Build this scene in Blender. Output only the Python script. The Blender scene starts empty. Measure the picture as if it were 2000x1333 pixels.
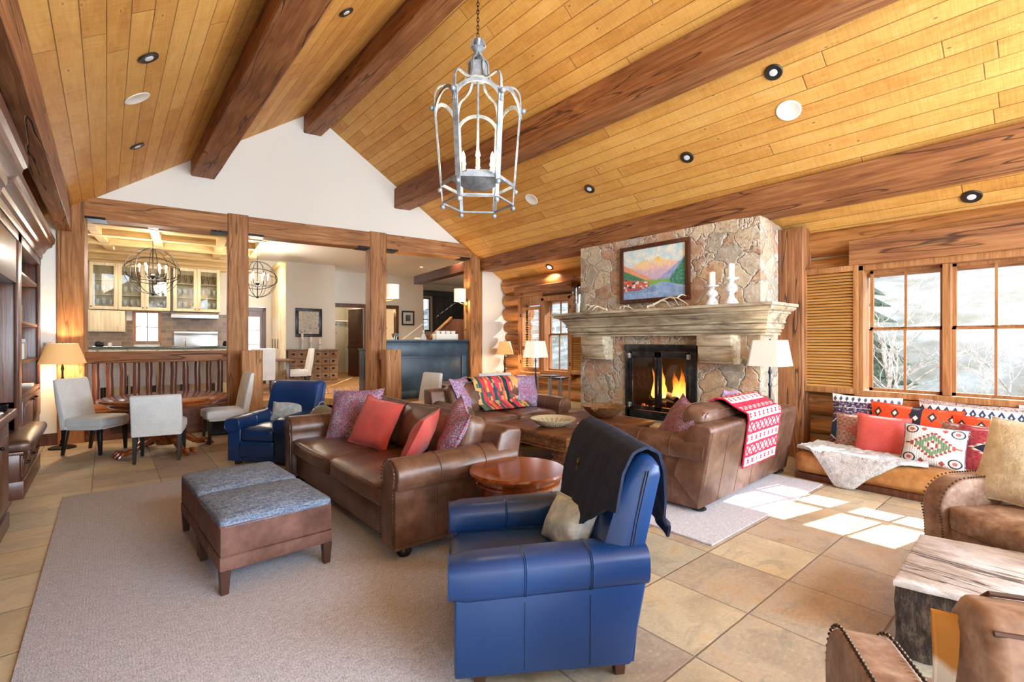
import bpy, bmesh, random
from math import *
from mathutils import Vector, Matrix, noise as mn

# ------------------------------------------------------------------ camera, world, sun, exposure
S = bpy.context.scene
C = S.collection
cam_d = bpy.data.cameras.new('camera')
cam_d.sensor_width = 36.0
cam_d.lens = 16.92
cam_d.clip_start = 0.05
cam_d.clip_end = 400
cam = bpy.data.objects.new('camera', cam_d)
C.objects.link(cam)
cam.location = (0, 0, 1.5)
cam.rotation_euler = (pi / 2, 0, -radians(40.116))
S.camera = cam
S.view_settings.view_transform = 'Standard'
S.view_settings.look = 'None'
S.view_settings.exposure = 0.9
S.view_settings.gamma = 1.0
S.view_settings.use_curve_mapping = False
S.cycles.max_bounces = 8
S.cycles.diffuse_bounces = 5
S.cycles.glossy_bounces = 4
S.cycles.transmission_bounces = 6
S.cycles.transparent_max_bounces = 16
S.cycles.caustics_reflective = False
S.cycles.caustics_refractive = False
S.cycles.sample_clamp_indirect = 6.0

world = bpy.data.worlds.new('sky')
S.world = world
world.use_nodes = True
_wn = world.node_tree
_wn.nodes.clear()
_bg = _wn.nodes.new('ShaderNodeBackground')
_sk = _wn.nodes.new('ShaderNodeTexSky')
_sk.sky_type = 'NISHITA'
_sk.sun_disc = False
_sk.sun_elevation = radians(37)
_sk.sun_rotation = radians(102)
_sk.altitude = 2600
_sk.air_density = 1.0
_sk.dust_density = 2.0
_hs = _wn.nodes.new('ShaderNodeHueSaturation')
_hs.inputs['Saturation'].default_value = 0.45
_out = _wn.nodes.new('ShaderNodeOutputWorld')
_wn.links.new(_sk.outputs[0], _hs.inputs['Color'])
_wn.links.new(_hs.outputs[0], _bg.inputs[0])
_wn.links.new(_bg.outputs[0], _out.inputs[0])
_bg.inputs[1].default_value = 0.42


def light(name, kind, loc, energy, color=(1, 1, 1), size=0.1, size_y=None, direction=None, **kw):
    d = bpy.data.lights.new(name, kind)
    d.energy = energy
    d.color = color
    if kind == 'AREA':
        d.size = size
        if size_y:
            d.shape = 'RECTANGLE'
            d.size_y = size_y
    elif kind == 'SUN':
        d.angle = size
    else:
        d.shadow_soft_size = size
    for k, v in kw.items():
        setattr(d, k, v)
    o = bpy.data.objects.new(name, d)
    C.objects.link(o)
    o.location = loc
    if direction is not None:
        o.rotation_euler = Vector(direction).to_track_quat('-Z', 'Y').to_euler()
    return o


light('sun', 'SUN', (20, -5, 20), 11.0, (1.0, 0.93, 0.82), 0.006, direction=(-2.95, 0.65, -2.3))
# added area lamps for daylight fill, out of view behind and beside the camera
DAY = (0.72, 0.86, 1.0)
for i, lx in enumerate((1.15, 3.3, 5.45)):
    light('rear_daylight_fill', 'AREA', (lx, -4.25, 1.75), 175, DAY, 1.7, 2.4, direction=(0, 1, 0.12))
light('gable_daylight_fill', 'AREA', (3.0, -4.25, 4.05), 190, DAY, 3.2, 1.2, direction=(0, 1, 0.1))
light('side_daylight_fill', 'AREA', (6.85, -1.6, 1.6), 120, DAY, 2.2, 1.4, direction=(-1, 0.1, 0))  # lamp added inside the room as fill, standing for unseen window light
light('daylight_kitchen', 'AREA', (0.0, 14.2, 1.9), 10, DAY, 0.5, 0.8, direction=(0, -1, 0))

# ------------------------------------------------------------------ helpers


def col(h, a=1.0):
    h = h.lstrip('#')
    r = []
    for i in (0, 2, 4):
        c = int(h[i:i + 2], 16) / 255.0
        r.append(c / 12.92 if c <= 0.04045 else ((c + 0.055) / 1.055) ** 2.4)
    return (r[0], r[1], r[2], a)


class E:
    """a value in a node tree"""

    def __init__(s, t, k):
        s.t, s.k = t, k

    def _m(s, op, *a):
        return s.t.math(op, s, *a)

    def __add__(s, o): return s._m('ADD', o)
    __radd__ = __add__
    def __sub__(s, o): return s._m('SUBTRACT', o)
    def __rsub__(s, o): return s.t.math('SUBTRACT', o, s)
    def __mul__(s, o): return s._m('MULTIPLY', o)
    __rmul__ = __mul__
    def __truediv__(s, o): return s._m('DIVIDE', o)
    def __lt__(s, o): return s._m('LESS_THAN', o)
    def __gt__(s, o): return s._m('GREATER_THAN', o)
    def abs(s): return s._m('ABSOLUTE')
    def floor(s): return s._m('FLOOR')
    def frac(s): return s._m('FRACT')
    def mod(s, o): return s._m('FLOORED_MODULO', o)
    def sin(s): return s._m('SINE')
    def pow(s, o): return s._m('POWER', o)
    def max(s, o): return s._m('MAXIMUM', o)
    def min(s, o): return s._m('MINIMUM', o)
    def ping(s, o): return s._m('PINGPONG', o)

    def clamp(s):
        r = s._m('ADD', 0.0)
        r.k.node.use_clamp = True
        return r

    def ss(s, a, b):
        n = s.t.node('ShaderNodeMapRange')
        n.interpolation_type = 'SMOOTHSTEP'
        s.t.put(n.inputs[0], s)
        n.inputs[1].default_value = a
        n.inputs[2].default_value = b
        return E(s.t, n.outputs[0])


class T:
    def __init__(s, name):
        s.m = bpy.data.materials.new(name)
        s.m.use_nodes = True
        s.nt = s.m.node_tree
        s.nt.nodes.clear()

    def node(s, ty): return s.nt.nodes.new(ty)

    def put(s, inp, v):
        if isinstance(v, E):
            s.nt.links.new(v.k, inp)
        elif isinstance(v, (tuple, list)) and len(v) == 3 and inp.type == 'RGBA':
            inp.default_value = (*v, 1)
        elif isinstance(v, str):
            inp.default_value = col(v)
        else:
            inp.default_value = v

    def math(s, op, *a):
        n = s.node('ShaderNodeMath')
        n.operation = op
        for i, v in enumerate(a):
            s.put(n.inputs[i], v)
        return E(s, n.outputs[0])

    def coord(s, which='Object'):
        n = s.node('ShaderNodeTexCoord')
        return E(s, n.outputs[which])

    def rnd(s):
        return E(s, s.node('ShaderNodeObjectInfo').outputs['Random'])

    def xyz(s, v):
        n = s.node('ShaderNodeSeparateXYZ')
        s.put(n.inputs[0], v)
        return [E(s, n.outputs[i]) for i in range(3)]

    def vec(s, x, y=0.0, z=0.0):
        n = s.node('ShaderNodeCombineXYZ')
        for i, v in enumerate((x, y, z)):
            s.put(n.inputs[i], v)
        return E(s, n.outputs[0])

    def map(s, v, sc=(1, 1, 1), loc=(0, 0, 0), rot=(0, 0, 0)):
        n = s.node('ShaderNodeMapping')
        s.put(n.inputs[0], v)
        n.inputs[3].default_value = sc
        n.inputs[1].default_value = loc
        n.inputs[2].default_value = rot
        return E(s, n.outputs[0])

    def vadd(s, a, b):
        n = s.node('ShaderNodeVectorMath')
        s.put(n.inputs[0], a)
        s.put(n.inputs[1], b)
        return E(s, n.outputs[0])

    def noise(s, v, sc=5.0, det=3.0, ro=0.5, dist=0.0, color=False):
        n = s.node('ShaderNodeTexNoise')
        s.put(n.inputs['Vector'], v)
        n.inputs['Scale'].default_value = sc
        n.inputs['Detail'].default_value = det
        n.inputs['Roughness'].default_value = ro
        n.inputs['Distortion'].default_value = dist
        return E(s, n.outputs[1 if color else 0])

    def vor(s, v, sc=5.0, feat='F1', rnd=1.0, out=0):
        n = s.node('ShaderNodeTexVoronoi')
        n.feature = feat
        s.put(n.inputs['Vector'], v)
        n.inputs['Scale'].default_value = sc
        n.inputs['Randomness'].default_value = rnd
        if out is None:
            return E(s, n.outputs[0]), E(s, n.outputs[1])
        return E(s, n.outputs[out])

    def white(s, v):
        n = s.node('ShaderNodeTexWhiteNoise')
        n.noise_dimensions = '3D'
        s.put(n.inputs['Vector'], v)
        return E(s, n.outputs[0])

    def mix(s, f, a, b, mode='MIX'):
        n = s.node('ShaderNodeMix')
        n.data_type = 'RGBA'
        n.blend_type = mode
        s.put(n.inputs[0], f)
        s.put(n.inputs[6], a)
        s.put(n.inputs[7], b)
        return E(s, n.outputs[2])

    def ramp(s, f, stops, const=False):
        n = s.node('ShaderNodeValToRGB')
        s.put(n.inputs[0], f)
        cr = n.color_ramp
        if const:
            cr.interpolation = 'CONSTANT'
        while len(cr.elements) < len(stops):
            cr.elements.new(0.5)
        for e, (p, c) in zip(cr.elements, stops):
            e.position = p
            e.color = col(c) if isinstance(c, str) else (*c[:3], 1)
        return E(s, n.outputs[0])

    def hsv(s, c, h=0.5, sa=1.0, v=1.0):
        n = s.node('ShaderNodeHueSaturation')
        s.put(n.inputs['Color'], c)
        s.put(n.inputs['Hue'], h)
        s.put(n.inputs['Saturation'], sa)
        s.put(n.inputs['Value'], v)
        return E(s, n.outputs[0])

    def done(s, color, rough=0.5, metal=0.0, bump=None, bs=0.3, bd=0.01, spec=0.5, sheen=0.0, coat=0.0,
             trans=0.0, alpha=None, emit=None, es=0.0, sss=0.0, ior=1.45):
        p = s.node('ShaderNodeBsdfPrincipled')
        s.put(p.inputs['Base Color'], color)
        s.put(p.inputs['Roughness'], rough)
        s.put(p.inputs['Metallic'], metal)
        p.inputs['Specular IOR Level'].default_value = spec
        p.inputs['IOR'].default_value = ior
        p.inputs['Sheen Weight'].default_value = sheen
        p.inputs['Coat Weight'].default_value = coat
        p.inputs['Coat Roughness'].default_value = 0.15
        p.inputs['Transmission Weight'].default_value = trans
        if alpha is not None:
            s.put(p.inputs['Alpha'], alpha)
        if emit is not None:
            s.put(p.inputs['Emission Color'], emit)
            s.put(p.inputs['Emission Strength'], es)
        if bump is not None:
            b = s.node('ShaderNodeBump')
            b.inputs['Strength'].default_value = bs
            b.inputs['Distance'].default_value = bd
            s.put(b.inputs['Height'], bump)
            s.nt.links.new(b.outputs[0], p.inputs['Normal'])
        o = s.node('ShaderNodeOutputMaterial')
        s.nt.links.new(p.outputs[0], o.inputs[0])
        return s.m


def plain(name, c, rough=0.5, **kw):
    return T(name).done(col(c), rough, **kw)


# ------------------------------------------------------------------ materials
def wood(name, dark, mid, light_, axis=0, rough=0.55, sc=1.0, knots=0.5, vary=0.25, coat=0.0, cracks=0.0, bs=0.35):
    t = T(name)
    o = t.coord()
    r = t.rnd()
    s = [9.0 * sc] * 3
    s[axis] = 0.7 * sc
    v = t.vadd(t.map(o, tuple(s)), t.vec(r * 37.0, r * 11.0, r * 23.0))
    g = t.noise(v, 1.6, 6, 0.62, 1.2)
    s2 = [60.0 * sc] * 3
    s2[axis] = 2.0 * sc
    f = t.noise(t.map(o, tuple(s2)), 1.0, 2, 0.5)
    big = t.noise(t.map(o, (1.3, 1.3, 1.3)), 1.0, 2)
    x = g * 0.75 + f * 0.2 + (big - 0.5) * vary + 0.02
    c = t.ramp(x, [(0.28, dark), (0.5, mid), (0.72, light_)])
    if knots > 0:
        s3 = [5.0] * 3
        s3[axis] = 1.6
        k = t.vor(t.vadd(t.map(o, tuple(s3)), t.vec(r * 19.0, r * 7.0)), 1.0)
        kk = 1.0 - k.ss(0.03, 0.13)
        c = t.mix((kk * knots).clamp(), c, dark)
    h = g * 0.6 + f * 0.4
    if cracks > 0:
        s4 = [3.5] * 3
        s4[axis] = 0.25
        w = t.noise(t.vadd(t.map(o, tuple(s4)), t.vec(r * 9.0, r * 31.0)), 1.0, 3, 0.6)
        line = 1.0 - (w - 0.5).abs().ss(0.0, 0.012)
        c = t.mix((line * cracks).clamp(), c, '2e1a10')
        h = h - line * 1.5
    return t.done(c, rough, bump=h, bs=bs, bd=0.008, coat=coat)


def planks(name, stops, width=0.135, length=3.8, axis=1, knots=0.8, saw_=0.3):
    t = T(name)
    x, y, z = t.xyz(t.coord())
    a, b = (x, y) if axis == 1 else (y, x)
    wob = (t.noise(t.vec(a * 3.0, b * 0.5, 1.0), 1.0, 2) - 0.5) * 0.05
    u = a / width
    i = u.floor()
    ri = t.white(t.vec(i, 3.3))
    w = b / length + ri * 7.0
    j = w.floor()
    rr = t.white(t.vec(i, j, 1.7))
    fu = ((u + wob).frac() - 0.5).abs()
    fw = (w.frac() - 0.5).abs()
    irr = t.noise(t.vec(a * 2.0, b * 1.3, 8.0), 1.0, 3)
    gap = fu.ss(0.468, 0.497) * (0.5 + irr)
    gap = gap.max(fw.ss(0.4980, 0.4995) * 0.7)
    gv = t.vec(a * 11.0, b * 0.9, rr * 40.0)
    g = t.noise(gv, 1.9, 6, 0.65, 1.2)
    saw = t.noise(t.vec(a * 5.0, b * 60.0, rr * 9.0), 1.0, 3, 0.7)
    blot = t.noise(t.vec(a * 4.0, b * 2.5, rr * 5.0), 1.0, 4, 0.6)
    kv = t.vor(t.vec(a * 9.0, b * 3.4, rr * 30.0), 1.0)
    kk = 1.0 - kv.ss(0.015, 0.085)
    ring = 1.0 - (kv - 0.12).abs().ss(0.0, 0.05)
    x_ = g * 0.42 + rr * 0.2 + saw * saw_ + blot * 0.26 - 0.1
    c = t.ramp(x_, stops)
    c = t.mix((ring * 0.35 * knots).clamp(), c, stops[-1][1])
    c = t.mix((kk * knots).clamp(), c, '5c3517')
    c = t.mix((gap * 0.7).clamp(), c, '4a2a12')
    return t.done(c, 0.58, bump=g * 0.3 + saw * 0.5 - gap * 2.0, bs=0.5, bd=0.008)


def leather(name, dark, mid, light_, rough=0.38, sc=1.0, grain=0.12, bs=0.2, creases=1.4):
    t = T(name)
    o = t.coord()
    n = t.noise(o, 3.0 * sc, 4, 0.6)
    n2 = t.noise(o, 14.0 * sc, 4, 0.6)
    w = t.noise(o, 90.0, 2, 0.5)
    fold = t.noise(o, 6.0, 2, 0.4)
    c = t.ramp(n * 0.7 + n2 * 0.3, [(0.32, dark), (0.5, mid), (0.7, light_)])
    return t.done(c, t.math('ADD', n2 * 0.18, rough - 0.09), bump=w * grain + fold * creases, bs=bs, bd=0.01, spec=0.6)


def fabric(name, a, b, sc=220.0, rough=0.9, bs=0.4, sheen=0.2, mott=0.35):
    t = T(name)
    o = t.coord()
    n = t.noise(t.map(o, (1, 1, 0.35)), sc, 2, 0.6)
    n2 = t.noise(t.map(o, (0.35, 1, 1)), sc, 2, 0.6)
    m = t.noise(o, 5, 3)
    c = t.mix((n * 0.5 + n2 * 0.5 + (m - 0.5) * mott).ss(0.3, 0.7), a, b)
    return t.done(c, rough, bump=n + n2, bs=bs, bd=0.003, sheen=sheen)


MT = {}
MT['ceil'] = planks('ceiling_planks', [(0.2, '96602a'), (0.4, 'c68c42'), (0.58, 'd9a658'), (0.78, 'e9c07c')])
MT['timber'] = wood('rough_sawn_timber', '5a341c', '8f5b36', 'b08050', 0, 0.6, 1.0, 0.5, 0.3, cracks=0.85, bs=0.5)
MT['timber_pale'] = wood('sawn_fir_timber', '714424', 'a26c3c', 'c8965f', 0, 0.6, 1.1, 0.4, 0.25, cracks=0.6, bs=0.4)
MT['log'] = wood('peeled_log', '7a4a24', 'ae7440', 'cd9a62', 1, 0.42, 1.0, 0.5, 0.4, cracks=0.5)
MT['frame'] = wood('window_frame_fir', '744827', '9f6c40', 'bd8a5a', 0, 0.45, 1.3, 0.2, 0.2)
MT['frame_z'] = wood('window_frame_fir_upright', '744827', '9f6c40', 'bd8a5a', 2, 0.45, 1.3, 0.2, 0.2)
MT['cabinet'] = wood('cherry_cabinet', '341a10', '5c3422', '7a4d34', 2, 0.33, 1.0, 0.15, 0.25, coat=0.1)
MT['cabinet_y'] = wood('cherry_moulding', '402214', '6b3f28', '8c5d40', 1, 0.34, 1.0, 0.0, 0.2, coat=0.1)
MT['cabinet_d'] = wood('walnut_door', '2a130b', '4d2717', '6a3b24', 2, 0.4, 1.0, 0.1, 0.2)
MT['cream_wood'] = wood('glazed_cream_wood', 'b59c74', 'dccaa4', 'ebddbd', 2, 0.45, 1.0, 0.2, 0.3)
MT['cream_beam'] = wood('glazed_cream_beam', '98794d', 'cdb07c', 'e0c99c', 0, 0.5, 1.0, 0.3, 0.3)
MT['table_wood'] = wood('polished_table_wood', '4a1c0b', '8a4119', 'b0662f', 0, 0.16, 0.8, 0.1, 0.2, coat=0.6, bs=0.05)
MT['old_wood'] = wood('antique_plank', '3a2012', '7a4b2a', 'a5713f', 0, 0.42, 1.2, 0.4, 0.3, cracks=0.7)
MT['bowl_wood'] = wood('turned_bowl_wood', '5a3f28', '8c6a48', 'b0926c', 0, 0.5, 1.0, 0.1, 0.3)
MT['apoth'] = wood('weathered_drawer_wood', '5a4436', '8c7058', 'b8a088', 0, 0.7, 2.0, 0.4, 0.5)
MT['blackleg'] = plain('black_lacquer', '1a1613', 0.35)
MT['brownleg'] = plain('dark_brown_leg', '4a2f22', 0.45)
MT['iron'] = plain('black_iron', '1c1b1b', 0.45, metal=0.6)
MT['steel_dark'] = T('burnished_steel')
_t = MT['steel_dark']
MT['steel_dark'] = _t.done(_t.ramp(_t.noise(_t.coord(), 6, 5, 0.6), [(0.3, '20242a'), (0.6, '4a4f55'), (0.8, '737a7e')]), 0.38, 0.85)
MT['steel'] = plain('brushed_steel', 'b9bdc0', 0.3, metal=0.9)
MT['chrome'] = plain('polished_chrome', 'dde2e6', 0.1, metal=1.0)
MT['brass'] = plain('aged_brass', '8d6a35', 0.35, metal=0.9)
MT['nail'] = plain('nailhead_brass', '4d4134', 0.4, metal=0.7)
MT['white'] = plain('warm_white_paint', 'edebe3', 0.85)
MT['cream_wall'] = plain('warm_cream_paint', 'e0dbd0', 0.85)
MT['chink'] = plain('grey_chinking', 'a08a6a', 0.9)
MT['brown'] = leather('brown_leather', '3e281c', '664636', '896855', rough=0.34)
_t = T('navy_leather')
_o = _t.coord()
_n = _t.noise(_o, 2.0, 1, 0.4)
_f = _t.noise(_o, 5.0, 1, 0.4)
MT['navy'] = _t.done(_t.mix(_n.ss(0.2, 0.8), '142f5c', '1c4278'), 0.3, bump=_f, bs=0.08, bd=0.02, spec=0.6)
MT['tan'] = leather('tan_leather', '7d4a22', 'b07a44', 'cf9c66', rough=0.42)
MT['suede'] = leather('brown_distressed_suede', '6e5040', '977865', 'bfa793', rough=0.6, sc=3.0)
MT['suede_ott'] = leather('chocolate_microsuede', '4a2d24', '6a473c', '866054', rough=0.75, sc=1.6)
MT['ottoman_top'] = None
MT['linen'] = fabric('pale_grey_linen', 'c4c5c4', 'e6e6e2')
MT['linen2'] = fabric('grey_stool_linen', 'a9adb0', 'cfd1d2')
MT['coral'] = fabric('coral_linen', 'bc453f', 'd55d52', bs=0.3)
MT['shade'] = T('linen_lampshade').done(col('d3cec3'), 0.9, emit=col('fff3e0'), es=0.12)
MT['shade_warm'] = T('lit_linen_lampshade').done(col('d9b27c'), 0.9, emit=col('ffbe74'), es=0.22)
MT['shade_lit'] = T('lit_white_lampshade').done(col('d6d0c4'), 0.9, emit=col('fff0d8'), es=0.35)
MT['bulb'] = T('glowing_bulb').done(col('fff2dc'), 0.5, emit=col('ffdca0'), es=14.0)
MT['down'] = T('downlight_lens').done(col('fff6e6'), 0.5, emit=col('fff1d6'), es=5.0)
MT['ivory'] = plain('ivory_candle_sleeve', 'e9e0cc', 0.6)
MT['candle'] = plain('candle_wax', 'f4efe2', 0.5)
MT['antler'] = plain('bleached_antler', 'd9cdb8', 0.6)
MT['black'] = plain('matte_black', '0d0d0e', 0.6)


def glass_mat(name, c='ffffff', rough=0.0, a=0.12):
    t = T(name)
    tr = t.node('ShaderNodeBsdfTransparent')
    tr.inputs[0].default_value = col(c)
    g = t.node('ShaderNodeBsdfGlossy')
    g.inputs['Roughness'].default_value = rough
    m = t.node('ShaderNodeMixShader')
    f = t.node('ShaderNodeLayerWeight')
    f.inputs[0].default_value = 0.5
    t.nt.links.new((E(t, f.outputs[1]).pow(5.0) * 0.9 + 0.03 + a).clamp().k, m.inputs[0])
    t.nt.links.new(tr.outputs[0], m.inputs[1])
    t.nt.links.new(g.outputs[0], m.inputs[2])
    o = t.node('ShaderNodeOutputMaterial')
    t.nt.links.new(m.outputs[0], o.inputs[0])
    return t.m


MT['glass'] = glass_mat('window_glass', a=0.0)
MT['cabglass'] = glass_mat('cabinet_glass', 'f2f6f7', 0.02, 0.08)
MT['fireglass'] = glass_mat('fire_door_glass', 'd8d4d0', 0.02, 0.0)
MT['stem'] = T('stemware_glass').done(col('f2f6f8'), 0.08, alpha=0.38, spec=1.0)
MT['clearglass'] = glass_mat('clear_glass', 'f4f8f8', 0.0, 0.01)


def mk_ott():
    t = T('blue_grey_tweed')
    o = t.coord()
    a = t.noise(t.map(o, (14, 90, 90)), 1.0, 3, 0.7)
    b = t.noise(t.map(o, (120, 22, 120)), 1.0, 3, 0.7)
    c = t.ramp(a * 0.55 + b * 0.45, [(0.34, '3a4356'), (0.48, '6c7d97'), (0.6, '9aa9bd'), (0.7, 'c4cbd5')])
    return t.done(c, 0.9, bump=a + b, bs=0.5, bd=0.004)


MT['ottoman_top'] = mk_ott()


def mk_slate():
    t = T('slate_tiles')
    x, y, z = t.xyz(t.coord())
    W = 0.563
    wob = (t.noise(t.vec(x, y, 4.0), 6.0, 2) - 0.5) * 0.012
    u = (x + 0.115) / W + wob
    v = (y - 1.19) / 0.53 + wob
    i, j = u.floor(), v.floor()
    du = (u.frac() - 0.5).abs()
    dv = (v.frac() - 0.5).abs()
    gap = du.ss(0.4885, 0.4965).max(dv.ss(0.486, 0.496))
    r1 = t.white(t.vec(i, j, 0.3))
    r2 = t.white(t.vec(i, j, 5.3))
    n = t.noise(t.vec(x, y, r1 * 30.0), 2.6, 7, 0.68, 0.6)
    n2 = t.noise(t.vec(x * 1.0 + r2, y * 2.6, r2 * 20.0), 2.4, 7, 0.72, 0.8)
    fine = t.noise(t.vec(x, y * 1.6, 2.0), 34.0, 5, 0.75)
    base = t.ramp(r1, [(0.0, 'a89888'), (0.16, 'c8bb9c'), (0.32, '9a8a80'), (0.46, 'cdc1a2'), (0.6, 'a3a294'),
                       (0.72, 'c0b194'), (0.84, '9e8a80'), (0.94, 'c6b592')], True)
    patch = t.ramp(n, [(0.32, '857a6c'), (0.44, 'ab9f86'), (0.54, 'cdc2a6'), (0.62, 'd0b586'), (0.72, 'c69a60')])
    c = t.mix(0.4, base, patch)
    c = t.mix((n2.ss(0.52, 0.66) * 0.45).clamp(), c, '87877a')
    c = t.mix((fine.ss(0.52, 0.68) * 0.3).clamp(), c, 'e0d6bd')
    c = t.mix((fine.ss(0.48, 0.34) * 0.22).clamp(), c, '6d6152')
    c = t.mix((gap * 0.85).clamp(), c, '77695c')
    rough = n * 0.3 + 0.33
    return t.done(c, rough, bump=n * 0.7 + fine * 0.25 + n2 * 0.4 - gap * 1.5, bs=0.35, bd=0.01)


MT['slate'] = mk_slate()


def mk_carpet():
    t = T('woven_wool_carpet')
    o = t.coord()
    x, y, z = t.xyz(o)
    a = t.noise(t.map(o, (150, 70, 1)), 1.0, 2, 0.6)
    row = (x * 420.0).sin()
    w = t.noise(t.map(o, (25, 25, 1)), 1.0, 3, 0.7)
    c = t.ramp(a * 0.75 + w * 0.3, [(0.3, '87858d'), (0.5, 'b4b2ba'), (0.7, 'd8d6de')])
    return t.done(c, 0.95, bump=a + row * 0.05, bs=0.7, bd=0.005, sheen=0.2)


MT['carpet'] = mk_carpet()


def mk_stone():
    t = T('fieldstone_veneer')
    o = t.coord()
    wob = t.noise(o, 3.2, 4, 0.6, color=True)
    ov = t.vadd(t.map(o, (1.0, 0.9, 1.15)), t.map(wob, (0.3, 0.3, 0.3)))
    d = t.vor(ov, 3.7, 'DISTANCE_TO_EDGE', 1.0)
    cc = t.vor(ov, 3.7, 'F1', 1.0, out=1)
    r, g, b = t.xyz(cc)
    n = t.noise(o, 9.0, 7, 0.7, 1.0)
    n2 = t.noise(o, 30.0, 5, 0.75)
    n3 = t.noise(t.vadd(o, t.vec(r * 9.0, g * 9.0, 0.0)), 4.0, 5, 0.65, 1.8)
    base = t.ramp(r, [(0.0, 'a87c60'), (0.14, 'c4a585'), (0.28, 'a09a90'), (0.4, 'd6c4a6'), (0.52, 'b98a6c'), (0.64, 'c9bda8'),
                      (0.76, '9c9084'), (0.86, 'd0ab82'), (0.94, 'b7b8b2')], True)
    mott = t.ramp(n3, [(0.3, '7d6c5a'), (0.45, 'b8a086'), (0.58, 'd8c9ae'), (0.7, 'bd8258')])
    c = t.mix(0.38, base, mott)
    c = t.mix((n2.ss(0.5, 0.66) * g.ss(0.4, 0.8) * 0.75).clamp(), c, '4c463f')
    c = t.mix((n.ss(0.5, 0.64) * 0.6).clamp(), c, 'dcd6c8')
    n4 = t.noise(o, 5.0, 6, 0.75)
    c = t.mix((n4.ss(0.54, 0.64) * r.ss(0.3, 0.7) * 0.5).clamp(), c, 'b06a3c')
    mort = 1.0 - d.ss(0.014, 0.04)
    c = t.mix((mort * 0.85).clamp(), c, 'd6cfc2')
    return t.done(c, 0.85, bump=d.ss(0.0, 0.06) * 1.2 + n * 1.2 + n2 * 0.5, bs=0.8, bd=0.025)


MT['stone'] = mk_stone()


def mk_lime():
    t = T('carved_limestone')
    o = t.coord()
    a = t.noise(t.map(o, (6, 1.2, 9)), 1.6, 6, 0.65, 1.0)
    b = t.noise(o, 2.5, 4)
    c = t.ramp(a * 0.65 + b * 0.35, [(0.34, '6e604e'), (0.44, 'a3927a'), (0.54, 'c4b79c'), (0.7, 'ded5bf')])
    return t.done(c, 0.7, bump=a, bs=0.5, bd=0.01)


MT['lime'] = mk_lime()


def mk_rug_pattern(name, cols, sc=9.0, seed=0.0, base='7b4a5c'):
    """busy faded oriental pattern"""
    t = T(name)
    x, y, z = t.xyz(t.coord('Generated'))
    u = (x * sc).ping(1.0)
    v = (z * sc).ping(1.0)
    dia = (u + v)
    q = t.vor(t.vec(u * 3.0, v * 3.0, seed), 1.7)
    n = t.noise(t.vec(x * 3.0, z * 3.0, seed), 16.0, 4, 0.75)
    n2 = t.noise(t.vec(x, z, seed + 4.0), 3.0, 3)
    big = ((x - 0.5).abs() + (z - 0.5).abs()).frac()
    f = q * 0.3 + n * 0.4 + dia.frac() * 0.16 + n2 * 0.24 + big.ss(0.2, 0.3) * 0.05
    st = [(0.22 + 0.56 * i / (len(cols) - 1), c) for i, c in enumerate(cols)]
    c = t.ramp(f, st)
    return t.done(c, 0.9, bump=n, bs=0.3, bd=0.003)


MT['orient'] = mk_rug_pattern('faded_oriental_cloth', ['262a44', 'a23548', '7c6f9c', 'cf6a68', '3c4068', 'c8b4c4', '7c3450'])
MT['orient2'] = mk_rug_pattern('faded_lilac_cloth', ['38395c', 'a34d6a', '7c78a8', 'c97c8a', '504e7c', 'cdbfd4', '8c5078'], 7.0, 3.0)
MT['navyweave'] = mk_rug_pattern('navy_tribal_weave', ['20263c', '43475f', '8e8f9c', '2c3048', '7a4250', 'c9c6c4'], 14.0, 7.0)
MT['redweave'] = mk_rug_pattern('red_tribal_weave', ['3a1a24', '8c2c35', 'b3563f', '7a2a3c', '9c9a84', '5a2233'], 10.0, 2.0)
MT['runner'] = mk_rug_pattern('faded_red_runner', ['7a4a34', 'a8694a', 'b98a66', '8d6a5c', 'c09a78'], 8.0, 5.0)


def mk_kilim_orange():
    t = T('orange_kilim')
    x, y, z = t.xyz(t.coord('Generated'))
    n = t.noise(t.vec(x * 3.0, z, 0.0), 30.0, 2)
    c = t.mix(n * 0.3, 'd9481c', 'b8381c')
    fu = ((x * 5.0).frac() - 0.5).abs()
    fv = (z - 0.78).abs() * 2.2
    star = (fu + fv) < 0.26
    star2 = (fu + fv) < 0.12
    c = t.mix(star, c, '3a2c30')
    c = t.mix(star2, c, 'e4d9b0')
    band = (z < 0.5)
    c = t.mix(band, c, '9ba085')
    c = t.mix((z < 0.42), c, '8e2a2a')
    z1 = (x - 0.53).abs() < 0.06
    c = t.mix(z1 * (z > 0.3), c, '1f1d2c')
    c = t.mix(((x - 0.53).abs() + (z - 0.72).abs() * 0.5) < 0.03, c, 'd8c9b8')
    return t.done(c, 0.9, bump=n, bs=0.3, bd=0.003)


MT['kilim_orange'] = mk_kilim_orange()


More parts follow.
